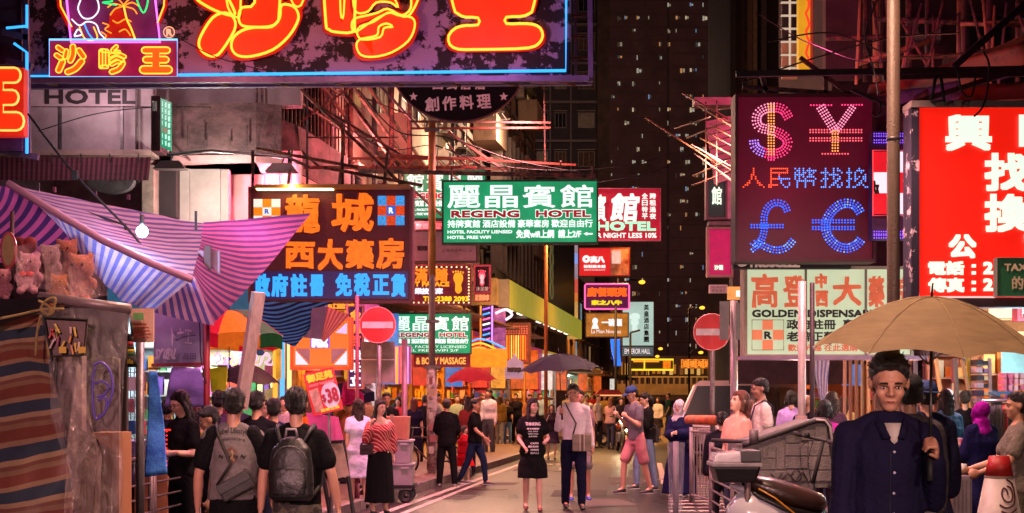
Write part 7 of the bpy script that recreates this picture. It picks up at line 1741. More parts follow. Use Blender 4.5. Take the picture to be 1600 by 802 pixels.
MB().px(58,480,198,900,9.75,.05).build('back_board',mat('#3c2e2c',var=.3,sc=2),st)
for x,w in((92,30),(122,6)):MB().px(x,556,x+w,900,9.3,.1).build('wrapped_post',mat('#9a8080',rough=.4,var=.2),st)
MB().px(128,560,186,700,9.6,.04).build('display_board',mat('#6a5854',var=.25,sc=3),st)
mb=MB();mb.coons(W(64,480,8.95),W(197,489,8.85),W(188,900,8.75),W(120,900,8.6),40,60,wr=.12,seed=14);mb.build('plastic_sheet',film('#a09896',.36,.1),st,smooth=True)
mb=MB();mb.coons(W(120,560,8.7),W(165,700,8.7),W(150,900,8.5),W(96,900,8.4),20,30,wr=.12,seed=31);mb.build('plastic_fold',film('#b89c94',.3,.14),st,smooth=True)
gr=mat('#5a48a8',rough=.5)
for q in([(150,575),(145,590),(146,640),(152,655),(166,640),(176,610),(172,580),(158,566),(146,572)],[(148,600),(160,596),(170,604),(164,616),(152,620)],[(153,626),(166,622),(164,645),(154,650)]):
 neon(st,smoothpath(q),8.62,gr,.008,name='graffiti')
# pouch of goods
MB().prism([W(68,496,8.75),W(136,500,8.75),W(130,555,8.75),W(80,557,8.75)],(0,.03,0)).build('pouch',mat('#5a3c38',rough=.5,var=.3),st)
for q in([(68,496),(136,500),(130,555),(80,557),(68,496)],):MB().tube([W(a,b,8.73)for a,b in q],.009,5).build('pouch_rim',BLACK,st)
for i in range(14):
 x=78+random.random()*46;y=506+random.random()*34;MB().bar(W(x,y,8.72),W(x+random.uniform(-8,8),y+14,8.72),.022,.01).build('packet',mat(random.choice(['#c83830','#d88a30','#8a3858','#c8a8a0','#5a3c78','#d0b040']),rough=.4),st)
for x in(92,122):MB().px(x,542,x+11,552,8.7,.01).build('price_tag',mat('#c8a030'),st)
ROPE=mat('#9a8250',rough=.9,sc=30,bump=.5)
for q in([(0,498),(30,492),(66,484),(100,483)],[(60,470),(72,476),(84,486),(76,492),(64,484),(72,470),(86,466),(84,480),(74,500),(76,560)],[(64,492),(58,520),(56,556)]):
 neon(st,smoothpath(q),8.8,ROPE,.009,name='rope')
MB().px(143,676,186,900,9.15,.3).build('cardboard',mat('#a8714c',rough=.8,var=.12,sc=2),st)
mb=MB();mb.coons(W(122,672,8.9),W(152,690,8.8),W(142,900,8.6),W(110,900,8.6),10,16,wr=.05);mb.build('dark_cloth',mat('#2a1c1a',rough=.9),st,smooth=True)
# plush toys in clear bags: plain bears
def plush(label,x,y,s,Y,col,bow=None,face=0):
 t=thing('plush_toy',label,'soft toy',W(x,y,Y));u=s*Y/F;c=W(x,y,Y);m=mat(col,rough=1,sc=60,bump=1,var=.3,key='plush')
 b=MB();b.ball(c+V3(0,0,.45*u),(.42*u,.36*u,.38*u));b.ball(c+V3(0,.02,-.2*u),(.36*u,.3*u,.38*u))
 for sx in(1,-1):
  b.ball(c+V3(sx*.30*u,0,.78*u),(.13*u,.07*u,.13*u));b.ball(c+V3(sx*.4*u,-.08*u,-.05*u),(.13*u,.14*u,.2*u));b.ball(c+V3(sx*.24*u,-.22*u,-.52*u),(.16*u,.2*u,.15*u))
 me=bake(b,.035*u*1.6+.004,2);
 for v in me.vertices:v.co-=ORG[t.name]
 put(me,'body',m,t)
 for sx in(1,-1):MB().ball(c+V3(sx*.15*u,-.34*u,.5*u),(.035*u,.03*u,.05*u),8,6).build('eye',BLACK,t,smooth=True)
 MB().ball(c+V3(0,-.37*u,.38*u),(.05*u,.04*u,.035*u),8,6).build('nose',mat('#8a3a20'),t,smooth=True)
 if bow:
  for sx in(1,-1):MB().ball(c+V3(sx*.13*u,-.33*u,.06*u),(.14*u,.05*u,.09*u),8,6).build('bow',mat(bow,rough=.7),t,smooth=True)
 return t
plush('pink plush bear with a red bow hanging in clear film by the left stall',46,432,44,9.9,'#f0a0b4','#d01820')
plush('large peach plush bear in plastic above the top pole',126,442,54,9.8,'#e08c7c')
plush('orange plush bear lying below the bigger peach one',92,458,34,9.7,'#e0803c')
plush('pale grey pink plush bear behind the pink one with the bow',78,416,40,10.2,'#b08890')
plush('salmon plush bear at the back of the toy cluster',104,410,42,10.4,'#b8685c')
plush('small pink plush bear cut by the left edge',4,448,34,9.9,'#c8808c')
tb_=thing('toy_bags','crinkled clear plastic bags around the hanging plush toys','plastic bag',W(90,470,9.6))
for i,(A,B,C,D)in enumerate((((20,388),(52,384),(72,455),(24,458)),((60,384),(110,398),(150,462),(74,462)),((106,420),(140,400),(166,470),(110,470)))):
 mb=MB();mb.coons(W(*A,9.5),W(*B,9.45),W(*C,9.35),W(*D,9.35),14,18,wr=.12,seed=i*7,sag=.05,sagv=(0,1,0));mb.build('film_bag',film('#d0a8ac',.25,.12),tb_,smooth=True)
t=thing('oval_mirror','oval hand mirror with a red frame hanging at the left edge','mirror',W(13,418,9.8));c=W(13,391,9.8);m=MB()
m.loft([(c,(.056,0,0),(0,0,.128)),(c+V3(0,.02,0),(.056,0,0),(0,0,.128))],24);m.build('frame',mat('#8a1020',rough=.3),t,smooth=False)
m=MB();m.loft([(c+V3(0,-.006,0),(.042,0,0),(0,0,.108)),(c+V3(0,.0,0),(.042,0,0),(0,0,.108))],24);m.build('glass',mat('#b89a70',rough=.15,metal=.6),t)
t=thing('heart_cushion','dark red heart shaped cushion behind the pink plush bear','cushion',W(38,400,10.3));m=MB()
for sx in(1,-1):m.ball(W(38+sx*9,382,10.3),(.055,.04,.06))
m.ball(W(38,394,10.3),(.06,.04,.06));me=bake(m,.012,3)
for v in me.vertices:v.co-=ORG[t.name]
put(me,'cover',mat('#6a0c14',rough=.8),t)
MB().tube([W(19,330,10.1),W(19,468,10.1)],.016,8).build('hanging_pole',mat('#3a1c24',metal=.3),None,smooth=True,label='thin dark pole with hooks beside the oval mirror',cat='pole')
# card, rasta bag, poles, blue cloth
t=thing('price_board','faded orange and green price card on the left stall pole','card',W(222,535,10.2));MB().px(204,482,240,535,10.2,.02).build('card',two_tone('#c8a890','#c87a58',sc=4,thr=.55,soft=.15,stretch=(1,1,.3)),t)
MB().px(208,489,224,500,10.19,.005).build('patch',mat('#5a9a4c'),t)
for i in range(5):MB().px(209,506+i*5,209+20+random.random()*9,508+i*5,10.19,.004).build('text_line',mat('#a83c28'),t)
t=thing('striped_bag','black knitted bag with red yellow and green bands hanging on the stall corner','bag',W(203,574,9.8));m=MB()
for i,(a,b,c_)in enumerate(((522,534,'#15100e'),(534,541,'#8a1c18'),(541,546,'#15100e'),(546,551,'#a89018'),(551,556,'#1c4a20'),(556,574,'#12100c'))):MB().loft([(W(202,b,9.8),((b-500)*.00078,0,0),(0,.03,0)),(W(202,a,9.8),((a-500)*.00078+.002,0,0),(0,.03,0))],14).build('band',mat(c_,rough=.9),t,smooth=True)
letters(t,'life',(196,561,208,569),9.77,mat('#b8a020'),bold=.4);MB().tube([W(194,524,9.8),W(199,486,9.6),W(208,524,9.8)],.006,5).build('strap',BLACK,t)
for x,y0,w,lb in((193,560,.034,'grey steel pole behind the knitted bag'),(219,530,.034,'grey steel pole under the faded price card')):
 MB().tube([G(x,11),W(x,y0,11)],w,10).build('steel_pole',STEEL,None,smooth=True,label=lb,cat='pole',origin=G(x,11))
t=thing('blue_garment','bright blue patterned garment hanging by the barrier','clothes',W(240,740,12.2));mb=MB()
mb.coons(W(234,578,12.2),W(246,578,12.2),W(262,740,12.1),W(226,745,12.1),12,20,wr=.08,seed=3);mb.build('cloth',two_tone('#1c50b8','#3c80d8',sc=7,thr=.5,soft=.1),t,smooth=True,solid=.01)
MB().bar(W(232,576,12.2),W(250,576,12.2),.02).build('hanger',mat('#6a4a34'),t);MB().bar(W(241,576,12.2),W(241,570,12.2),.01).build('hook',STEEL,t)
t=thing('wire_grid','white wire display grid with small bags hanging behind the stall poles','rack',W(205,740,12.6));
for i in range(8):MB().bar(W(186+i*6,575,12.6),W(186+i*6,740,12.6),.006).build('wire',mat('#b0a8b0',metal=.4),t)
for i in range(12):MB().bar(W(184,582+i*13,12.6),W(232,582+i*13,12.6),.006).build('wire',mat('#b0a8b0',metal=.4),t)
for i in range(9):MB().box(W(190+(i%3)*14+random.random()*3,600+(i//3)*34,12.5),(.07,.03,.12)).build('hanging_goods',mat(random.choice(['#d8809c','#c83858','#2a50a0','#b8a0b8']),rough=.5),t)
# stall table with boxes behind the barrier
t=thing('stall_table','low stall table with a pale blue cover and cardboard boxes behind the barrier','table',G(232,14.5))
MB().px(185,690,262,712,14,.8).build('table_cover',mat('#8a9ac8',rough=.7,var=.2),t);MB().px(190,712,258,760,14.1,.6).build('cloth_side',mat('#6a70b0',rough=.8,var=.3),t)
for a,b,c_,d in((182,740,196,860),(210,735,232,860),(238,732,262,830)):MB().px(a,b,c_,d,13.9,.4).build('cardboard_box',mat('#a06c44',rough=.8,var=.15),t)
t=thing('red_light_string','string of small red lights hanging in front of the woman eating','lights',W(258,740,12.9));dd=MB()
for i in range(30):dd.ball(W(254+5*math.sin(i*2.1)+(i%3)*2,672+i*2.2,12.9),.009,6,4)
for i in range(8):dd.ball(W(250+i*2.2,672,12.9),.009,6,4)
dd.build('red_bulbs',glow('#ff2a18',1.8),t,kind='stuff')
# ---- pedestrian barriers
BAR=mat('#6a585c',rough=.5,metal=.5,var=.3)
def barrier(label,P0,P1,h=1.08,nr=7,m=BAR,vertical=False):
 P0,P1=Vector(P0),Vector(P1);t=thing('pedestrian_barrier',label,'barrier',P0)
 for p,hh in((P0,h+.06),(P1,h+.02)):MB().tube([p,p+V3(0,0,hh)],.028,8).build('post',m,t,smooth=True)
 MB().tube([P0+V3(0,0,h),P1+V3(0,0,h)],.02,8).build('top_rail',m,t,smooth=True)
 if vertical:
  MB().tube([P0+V3(0,0,.12),P1+V3(0,0,.12)],.018,8).build('bottom_rail',m,t,smooth=True)
  for i in range(1,nr*2):a=P0.lerp(P1,i/(nr*2));MB().tube([a+V3(0,0,.12),a+V3(0,0,h)],.009,6).build('bar',m,t)
 else:
  for i in range(nr):z=.1+(h-.2)*i/nr;MB().tube([P0+V3(0,0,z),P1+V3(0,0,z)],.011,6).build('bar',m,t)
 return t
barrier('left panel of the grey barrier beside the wrapped stall',G(163,11.3),G(236,12.4));barrier('right panel of the grey barrier in front of the woman eating',G(240,12.5),G(299,13.6))
MB().box(G(158,11.2)+V3(0,0,.58),(.07,.07,1.16)).build('bollard',mat('#241c20',rough=.6),None,label='square dark post at the left end of the grey barrier',cat='post',origin=G(158,11.2))
t=thing('chain','dark chain looped over the left barrier panel','chain',W(172,800,11.2));dd=MB()
for i in range(9):dd.tube([W(172+4*math.sin(i)+2.6*math.cos(a),730+i*9+4*math.sin(a),11.25)for a in[PI*k/4 for k in range(8)]],.006,5,True)
dd.build('links',BLACK,t,kind='stuff')
# ---- framed board on the maroon pole
mp=thing('banner_frame','grey graffiti-marked board in a maroon frame on the maroon pole','board',G(323,13))
MRN=mat('#7a1428',rough=.5,metal=.2,var=.3)
MB().px(240,462,317,569,13,.03).build('board',mat('#7c7898',rough=.6,var=.18,sc=2),mp)
for y in(459,570):MB().bar(W(237,y+1,13),W(320,y-1,13),.03).build('frame_rail',MRN,mp)
MB().tube([G(323,13),W(323,386,13)],.03,10).build('pole',MRN,mp,smooth=True)
MB().px(308,392,343,455,13.06,.04).build('plate',mat('#7c6c88',rough=.5,metal=.2),mp);MB().px(319,384,329,456,12.93,.03).build('strap',mat('#4a3038'),mp)
wg=mat('#b8b0c4',rough=.6)
letters(mp,'SY USAL',(243,545,276,562),12.98,wg,bold=.7,warp=2,shear=.2);letters(mp,'卜亠工',(268,512,300,540),12.98,wg,warp=2);letters(mp,'品田',(286,552,306,562),12.98,mat('#4a4460'))
neon(mp,smoothpath([(275,532),(290,526),(306,524)]),12.97,mat('#3a3450'),.004,name='scrawl')
wire('dark cord knotted over the framed board',[(252,440),(285,462),(308,478),(316,474),(325,464)],12.9,.008);wire('dark cord hanging down the right side of the framed board',[(308,478),(312,510),(314,560),(322,600)],12.9,.006)
MB().bar(W(404,457,13),W(376,640,13.2),.125,.05).build('timber_plank',mat('#a8908e',rough=.7,var=.2,stretch=(6,6,.5)),None,label='pale leaning timber plank behind the maroon pole',cat='plank')
# pieces of cloth and shop goods seen behind the stalls
t=thing('hanging_dress','pale violet dress hanging under the framed board','clothes',W(292,640,16));mb=MB();mb.coons(W(268,575,16),W(312,574,16),W(330,640,16),W(255,640,16),12,10,wr=.1);mb.build('cloth',mat('#7a70b0',rough=.8),t,smooth=True,solid=.01);MB().bar(W(266,573,16),W(314,573,16),.02).build('hanger',STEEL,t)
t=thing('yellow_shirt','yellow shirt hanging right of the violet dress','clothes',W(346,615,17));mb=MB();mb.coons(W(326,578,17),W(356,570,17),W(354,615,17),W(330,612,17),10,10,wr=.08,seed=8);mb.build('cloth',mat('#d0c820',rough=.7,emit=.12),t,smooth=True,solid=.01);MB().bar(W(330,572,17),W(354,572,17),.02).build('hanger',STEEL,t)
PF=lambda x0,Y0:(lambda s,d,z:Vector((x0+s,Y0+d,z)))
shop(PF(-7.1,25.0),0,3.1,'cyan and white lit stall front facing the street behind the maroon pole','#b0c8d0','#e0f4ff',3.0,'#2a5a78',z1=3.0,depth=1.9,power=60)
shop(PF(-3.95,25.2),0,1.1,'amber lit pharmacy counter below the orange light sign','#d89a50','#ffc870',3.2,'#c8501c',z1=3.0,depth=1.5,power=45)
for i,(x,c_)in enumerate(((430,'#ffa838'),(441,'#58b0ff'),(452,'#ffd890'))):
 t=thing('light_column',['amber lit vertical light strip behind the umbrellas','blue lit vertical light strip behind the umbrellas','cream lit vertical light strip behind the umbrellas'][i],'light',G(x,24.6));MB().box(G(x,24.6)+V3(0,0,1.5),(.07,.07,2.7)).build('tube',glow(c_,1.3,.1),t)
t=thing('scribble_neon','pale curly neon squiggles in the window behind the parasol','neon light',W(360,560,24))
for i in range(9):
 x=335+(i%5)*19;y=558+(i//5)*26;neon(t,smoothpath([(x,y),(x+6,y-6),(x+10,y+4),(x+3,y+9),(x+14,y+12),(x+18,y)]),24.6,glow(random.choice(['#c8f0ff','#ffe0a0','#a8d8ff','#ffb0d0']),1.3),.02)
# parasol, blue striped tarpaulin
pt_=umbrella('red yellow and green market parasol behind the maroon pole',W(358,485,16.5),G(358,16.5),.62,.30,'#c01c34',col2='#d89820',key='multi',trans=.35);pt_['category']='parasol'
t=thing('striped_tarpaulin','blue and dark striped tarpaulin with a pink flap sagging below the medicine sign','tarpaulin',W(470,540,18))
mb=MB();mb.coons(W(398,466,17.6),W(516,474,18.2),W(462,540,18),W(398,508,17.6),22,18,sag=.08,wr=.10,seed=11);mb.build('sheet',stripes([(0,'#3c78b0'),(.5,'#1c1c40')],9,1,trans=.35,slope=.5),t,smooth=True)
mb=MB();mb.coons(W(508,478,18.15),W(546,492,18.1),W(506,536,18),W(500,530,18.1),10,10,wr=.06,seed=2);mb.build('flap',stripes([(0,'#d88a80'),(.5,'#a85a60')],6,0,trans=.4),t,smooth=True)
mb=MB();mb.coons(W(488,480,18.1),W(512,478,18.1),W(502,530,18.05),W(474,528,18.05),8,8,wr=.05,seed=6);mb.build('grey_flap',mat('#6a5a6c',rough=.7),t,smooth=True)
MB().bar(W(396,470,18.3),W(520,474,18.3),.03).build('pole',DARKST,t)
lamp(W(440,540,19.4),'#ffb868',45,.1);lamp(W(300,600,17.5),'#ffd8c8',40,.1);lamp(W(500,600,21.5),'#ff9060',45,.1)
# $38 placard and easel
def rotpx(pts,cx,cy,deg):
 a=math.radians(deg);return[(cx+(x-cx)*math.cos(a)-(y-cy)*math.sin(a),cy+(x-cx)*math.sin(a)+(y-cy)*math.cos(a))for x,y in pts]
YP=16.5;RA=math.radians(-14)
t=thing('price_placard','tilted red placard with yellow characters and a white oval reading 38 dollars','sign',W(506,645,YP))
R4=lambda x0,y0,x1,y1:[W(x,y,YP)for x,y in rotpx([(x0,y0),(x1,y0),(x1,y1),(x0,y1)],505,612,-14)]
MB().prism(R4(481,578,529,646),(0,.03,0)).build('panel',mat('#b8141c',rough=.45,var=.08,emit=.25,ecol='#d81820'),t)
def lt(par,s_,b,m,bold=.4,dy=-.01):
 cx,cy=(b[0]+b[2])/2,(b[1]+b[3])/2;q=rotpx([(cx,cy)],505,612,-14)[0];w,h=b[2]-b[0],b[3]-b[1]
 letters(par,s_,(q[0]-w/2,q[1]-h/2,q[0]+w/2,q[1]+h/2),YP+dy,m,bold=bold,rot=RA)
YL_=mat('#e8c828',rough=.5,emit=.35)
lt(t,'御足苑',(484,581,526,594),YL_,.7);lt(t,'FOOT MASSAGE',(486,597,526,601),mat('#e8a0a0'),.2)
e_=MB();q=rotpx([(515,620)],505,612,-14)[0];c=W(q[0],q[1],YP-.008);e_.loft([(c,(.105,0,.03),(-.03,0,.15)),(c+V3(0,.005,0),(.105,0,.03),(-.03,0,.15))],24);e_.build('oval',mat('#c8bcd0',rough=.5,emit=.2),t)
lt(t,'38',(508,609,527,632),mat('#a01430',emit=.1),.9,-.02);lt(t,'$',(500,616,507,630),mat('#a01430',emit=.1),.5,-.02)
MB().prism([W(x,y,YP-.006)for x,y in rotpx([(483,606),(498,604),(499,640),(486,642)],505,612,-14)],(0,.004,0)).build('portrait',mat('#c89a88',var=.4,sc=12),t);lt(t,'按摩足底',(494,638,524,643),YL_,.2)
MB().tube([W(514,645,YP+.06),G(520,YP+.06)],.014,6).build('stick',STEEL,t)
t=thing('easel_board','black framed easel with a pink board and faded pictures below the tilted placard','sign',G(520,16.8))
MB().prism([W(x,y,16.9)for x,y in((478,645),(528,652),(537,690),(490,690))],(0,.04,0)).build('pink_board',mat('#c03c80',rough=.5,var=.2,emit=.1,ecol='#e04090'),t)
MB().prism([W(x,y,16.8)for x,y in((500,694),(534,690),(546,744),(514,750))],(0,.04,0)).build('picture_board',two_tone('#7a6454','#a89080',sc=4,thr=.5,soft=.2),t)
for a,b in(((496,690),(520,830)),((536,688),(556,830)),((498,692),(536,690)),((514,752),(546,748)),((530,700),(510,830))):MB().bar(W(*a,16.9),W(*b,16.7),.035).build('frame_bar',BLACK,t)
# ---- right-hand stalls ----------------------------------------------------------
def planks(label,specs,Y):
 t=thing('leaning_poles',label,'poles',G(specs[0][0],Y))
 for i,(x0,y0,x1,y1,w,c_)in enumerate(specs):MB().bar(W(x0,y0,Y+.1*i%.4),W(x1,y1,Y+.1*i%.4),w*Y/F,.04).build('pole',mat(c_,rough=.7,var=.25,sc=6,stretch=(1,1,.3)),t)
 return t
planks('row of pale brown upright battens behind the slim posts',[(1320+i*9.2,556+(i%3)*2,1319+i*9.5,760,5+(i%3),random.choice(['#a87a58','#8a5c44','#c09a78','#7a4a3c']))for i in range(12)],21)
planks('bamboo poles and boards leaning right of the navy shirt man',[(1462,560,1482,700,9,'#b0845c'),(1492,560,1498,690,12,'#6a5c5c'),(1503,562,1530,690,7,'#c89468'),(1512,560,1522,720,5,'#c0a030'),(1430,560,1432,680,10,'#3a3040'),(1452,560,1456,640,12,'#8a5c50'),(1546,560,1548,640,5,'#d0c0c8')],20)
t=thing('striped_cloth','white and violet striped cloth hanging beside the battens','cloth',W(1285,640,20));mb=MB();mb.coons(W(1268,556,20),W(1296,556,20),W(1290,640,20),W(1283,640,20),10,16,wr=.08);mb.build('cloth',stripes([(0,'#7c78b8'),(.5,'#c8b0c0')],4,0,trans=.3,slope=.3),t,smooth=True,solid=.01)
t=thing('clothes_rack','rail of dark and red garments between the purple headscarf and the right edge','clothes rack',G(1560,17))
MB().tube([W(1535,626,17),W(1625,626,17)],.018,8).build('rail',mat('#8a8a90',metal=.8,rough=.3),t,smooth=True)
for x in(1537,1623):MB().tube([G(x,17),W(x,626,17)],.018,8).build('leg',mat('#8a8a90',metal=.8,rough=.3),t,smooth=True)
for i in range(9):
 x=1541+i*9;mb=MB();mb.coons(W(x-5,634,17.1),W(x+6,634,16.9),W(x+7,706,16.9),W(x-6,704,17.1),6,10,wr=.05,seed=i*5);mb.build('garment',mat(['#14121a','#1a1420','#141414','#9a1424','#1c1a2a','#12121a','#6a2030','#202030','#3a3440'][i],rough=.8),t,smooth=True,solid=.012)
t=thing('goods_shelf','shelf of stacked pale and dark folded goods right of the bamboo poles','shelf',W(1530,640,20))
for i in range(7):
 y=562+i*12;MB().px(1526,y+8,1545,y+9.5,20,.4).build('shelf_board',STEEL,t);MB().px(1527,y,1535+random.random()*4,y+8,20,.3).build('folded_goods',mat(random.choice(['#c8bcd0','#2a2030','#b89cb0','#4a4468'])),t);MB().px(1538,y+2,1544,y+8,20,.3).build('folded_goods',mat(random.choice(['#d8c8a0','#2a2030','#8a6aa0'])),t)
t=thing('cyan_display','cyan lit display of pink boxes at the right edge','display',W(1580,610,19));MB().px(1568,545,1640,585,19.6,.1).build('light_panel',glow('#a8e8ec',.95,.3,3,nee=True),t)
for r in range(3):
 for i in range(6):MB().px(1566+i*9+random.random()*2,583+r*9.5,1573+i*9,591+r*9.5,19.3,.2).build('pink_box',mat(random.choice(['#c85a78','#d88a98','#a83c58','#d8a0a8'])),t)
MB().px(1560,612,1640,616,19.2,.4).build('shelf_board',mat('#2a5a88'),t);MB().px(1558,616,1563,660,19.2,.1).build('blue_post',mat('#2a5a88'),t)
t=sign('small_red_light_sign','tiny red lit sign under the exchange board at the right edge',1593,480,1620,497,18,glow('#d01828',.9),rim=mat('#d05060'))
letters(t,'押',(1596,482,1604,495),17.98,glow('#ffffff',1))
MB().px(1440,482,1640,556,24,.1).build('shop_awning',mat('#4c4458',rough=.7,var=.3,sc=1.5),None,label='violet grey awning band beneath the red exchange board',cat='awning')
lamp(W(1400,600,19.5),'#ffc8a0',60,.12);lamp(W(1520,590,16.8),'#ffb8c0',45,.1);lamp(W(1590,560,17.5),'#b8f0ff',40,.1);lamp(W(1250,585,20.5),'#ffd0c0',60,.12)

# ================================================================== wheeled things, cases, cone
def wheel(mb_parent,c,r,axis,tm,rm,tw=.02,spokes=0,name='wheel'):
 c=Vector(c);ax=Vector(axis).normalized();u=ax.cross(Vector((0,0,1))).normalized();w=Vector((0,0,1))
 ty=MB().tube([c+(u*math.cos(a)+w*math.sin(a))*(r-tw)for a in[2*PI*i/28 for i in range(28)]],tw,8,True).build(name,tm,mb_parent,smooth=True)
 MB().tube([c+(u*math.cos(a)+w*math.sin(a))*(r-tw*2.2)for a in[2*PI*i/24 for i in range(24)]],tw*.45,6,True).build('rim',rm,ty,smooth=True)
 MB().tube([c-ax*.035,c+ax*.035],max(.02,r*.12),10).build('hub',rm,ty,smooth=True)
 if spokes:
  s=MB()
  for i in range(spokes):a=2*PI*i/spokes;s.tube([c,c+(u*math.cos(a)+w*math.sin(a))*(r-tw*2)],.0018,4)
  s.build('spokes',rm,ty,kind='stuff')
 return ty
# ---- hand cart with crates
Yc=21.3
t=thing('hand_cart','low black platform trolley behind the phone caller','cart',G(610,Yc))
z=.25;a,b=W(556,700,Yc),W(648,700,Yc)
MB().box(((a.x+b.x)/2,Yc+.3,z),(b.x-a.x,.62,.05)).build('deck',BLACK,t)
for x in(573,634):
 for y in(Yc+.05,Yc+.55):wheel(t,(W(x,0,0).x*0+(x-800)*Yc/F,y,.12),.12,(0,1,0),mat('#15131a',rough=.6),STEEL,.03)
MB().tube([(b.x+.02,Yc+.1,z),(b.x+.10,Yc+.1,z+.06)],.014,6).build('tow_hook',STEEL,t)
MB().tube([(a.x,Yc+.05,z),(a.x-.12,Yc+.05,1.0),(a.x-.12,Yc+.55,1.0),(a.x,Yc+.55,z)],.016,8).build('push_handle',STEEL,t,smooth=True)
PLC=mat('#9a949c',rough=.35,var=.12,sc=3)
def crate(label,x0,x1,y0,y1,Y,m,name='storage_box',cat='box',lid=True):
 s=thing(name,label,cat,W((x0+x1)/2,y1,Y));p,q=W(x0,y1,Y),W(x1,y0,Y);h=q.z-p.z;cx=(p.x+q.x)/2;w=q.x-p.x
 bd=MB();bd.loft([((cx,Y+.25,p.z+.005),(w*.66,0,0),(0,.33,0)),((cx,Y+.25,q.z-.03),(w*.70,0,0),(0,.35,0))],4)
 bx=MB();bx.add([(cx-w*.46,Y+.02,p.z),(cx+w*.46,Y+.02,p.z),(cx+w*.46,Y+.48,p.z),(cx-w*.46,Y+.48,p.z),(cx-w*.5,Y,q.z-.03),(cx+w*.5,Y,q.z-.03),(cx+w*.5,Y+.5,q.z-.03),(cx-w*.5,Y+.5,q.z-.03)],[(0,1,5,4),(1,2,6,5),(2,3,7,6),(3,0,4,7),(0,3,2,1),(4,5,6,7)])
 bx.build('box_body',m,s,bevel=.01)
 if lid:
  MB().box((cx,Y+.25,q.z-.012),(w*1.06,.54,.03)).build('lid',m,s,bevel=.006)
  MB().box((cx+w*.3,Y-.012,q.z-.06),(.12,.025,.035)).build('handle',m,s,bevel=.004)
  MB().box((cx-w*.3,Y-.012,q.z-.06),(.12,.025,.035)).build('handle',m,s,bevel=.004)
 return s
crate('lower translucent grey plastic storage box on the trolley',582,645,725,766,Yc,PLC);crate('upper translucent grey plastic storage box on the trolley',584,643,688,724,Yc,PLC)
s=crate('brown cardboard box on top of the plastic boxes',586,638,648,687,Yc,mat('#a87058',rough=.85,var=.12),'cardboard_box','box',False)
MB().px(609,648,615,687,Yc-.003,.004).build('packing_tape',mat('#8a6048',rough=.3),s)
# ---- bicycle behind the sticker pole
def place(t,px,Y,face):
 g=G(px,Y);t.location=(g.x,Y,0);t.rotation_euler.z=math.radians(face)
BK2=mat('#1c181c',rough=.4,metal=.4)
t=thing('bicycle','black bicycle parked behind the sticker covered pole','bicycle',(0,0,0))
wheel(t,(-.52,0,.33),.33,(0,1,0),BK2,STEEL,.018,20);wheel(t,(.52,0,.33),.33,(0,1,0),BK2,STEEL,.018,20)
V_=Vector;bb0,sth,hd0,hd1,rr_=V_((.05,0,.30)),V_((.17,0,.78)),V_((-.36,0,.80)),V_((-.40,0,.68)),V_((.52,0,.33))
for a,b in((bb0,sth),(sth,hd0),(hd1,bb0),(bb0,rr_),(sth,rr_),(hd0,V_((-.52,0,.33)))):MB().tube([a,b],.016,8).build('frame_tube',mat('#3a2028',rough=.35,metal=.3),t,smooth=True)
MB().tube([hd0,V_((-.34,0,.95))],.014,8).build('stem',STEEL,t);MB().tube([V_((-.24,-.28,.98)),V_((-.36,-.2,.97)),V_((-.36,.2,.97)),V_((-.24,.28,.98))],.012,8).build('handlebar',STEEL,t,smooth=True)
MB().ball((.19,0,.88),(.13,.07,.035),12,6).build('saddle',BLACK,t,smooth=True);MB().tube([sth,V_((.19,0,.87))],.012,6).build('seat_post',STEEL,t)
MB().tube([V_((.05,-.06,.30)),V_((.13,-.08,.16))],.01,6).build('crank',STEEL,t);MB().box((.13,-.12,.15),(.09,.07,.02)).build('pedal',BLACK,t)
MB().loft([(V_((-.52,0,1.0)),V_((.13,0,0)),V_((0,.11,0))),(V_((-.52,0,.80)),V_((.11,0,0)),V_((0,.09,0)))],4).build('basket',mat('#4a4448',metal=.5),t)
place(t,668,28.2,-28)
# ---- delivery scooter seat and top box in the lower right -----------------------
WB=mat('#b4b0b8',rough=.22,var=.06,coat=.6,bump=.02);BKP=mat('#141214',rough=.4,bump=.05)
t=thing('delivery_scooter','white scooter with a brown black seat and grey top box in the lower right','scooter',W(1200,802,12))
Ys=12.0;S=lambda x,y,d=0:W(x,y,Ys)+Vector((0,d,0))
def hull(pts,wd,m,name,smooth=True,par=t,n=16):
 """closed body lofted along x: pts = (x, ytop, ybottom) in the side view, half width wd"""
 mb=MB();secs=[]
 for i,(x,y0,y1)in enumerate(pts):
  c=S(x,(y0+y1)/2);h=(y1-y0)/2*Ys/F;w=wd*(.35 if i in(0,len(pts)-1)else .85 if i in(1,len(pts)-2)else 1);secs.append((c,(0,w,0),(0,0,h)))
 mb.loft(secs,n);return mb.build(name,m,par,smooth=smooth)
bx_=MB()
for y0,y1,x0,x1,dd_ in((704,730,1108,1184,.20),):pass
hb_=MB();
def slab(x0,x1,y0,y1,dep,m,name,bev=.02,tap=0):
 p,q=S(x0,y1),S(x1,y0);mb=MB();w=q.x-p.x;cx=(p.x+q.x)/2
 mb.add([(p.x+tap,Ys-dep+tap,p.z),(q.x-tap,Ys-dep+tap,p.z),(q.x-tap,Ys+dep-tap,p.z),(p.x+tap,Ys+dep-tap,p.z),(p.x,Ys-dep,q.z),(q.x,Ys-dep,q.z),(q.x,Ys+dep,q.z),(p.x,Ys+dep,q.z)],[(0,1,5,4),(1,2,6,5),(2,3,7,6),(3,0,4,7),(0,3,2,1),(4,5,6,7)])
 o=mb.build(name,m,t,bevel=bev,smooth=False);return o
slab(1111,1184,727,753,.19,BKP,'box_base',.025,.04);slab(1109,1185,722,728,.20,mat('#8a8488',rough=.3),'box_rim',.008)
mb=MB();p0,p1=S(1110,722),S(1184,722);tp=S(1120,702).z
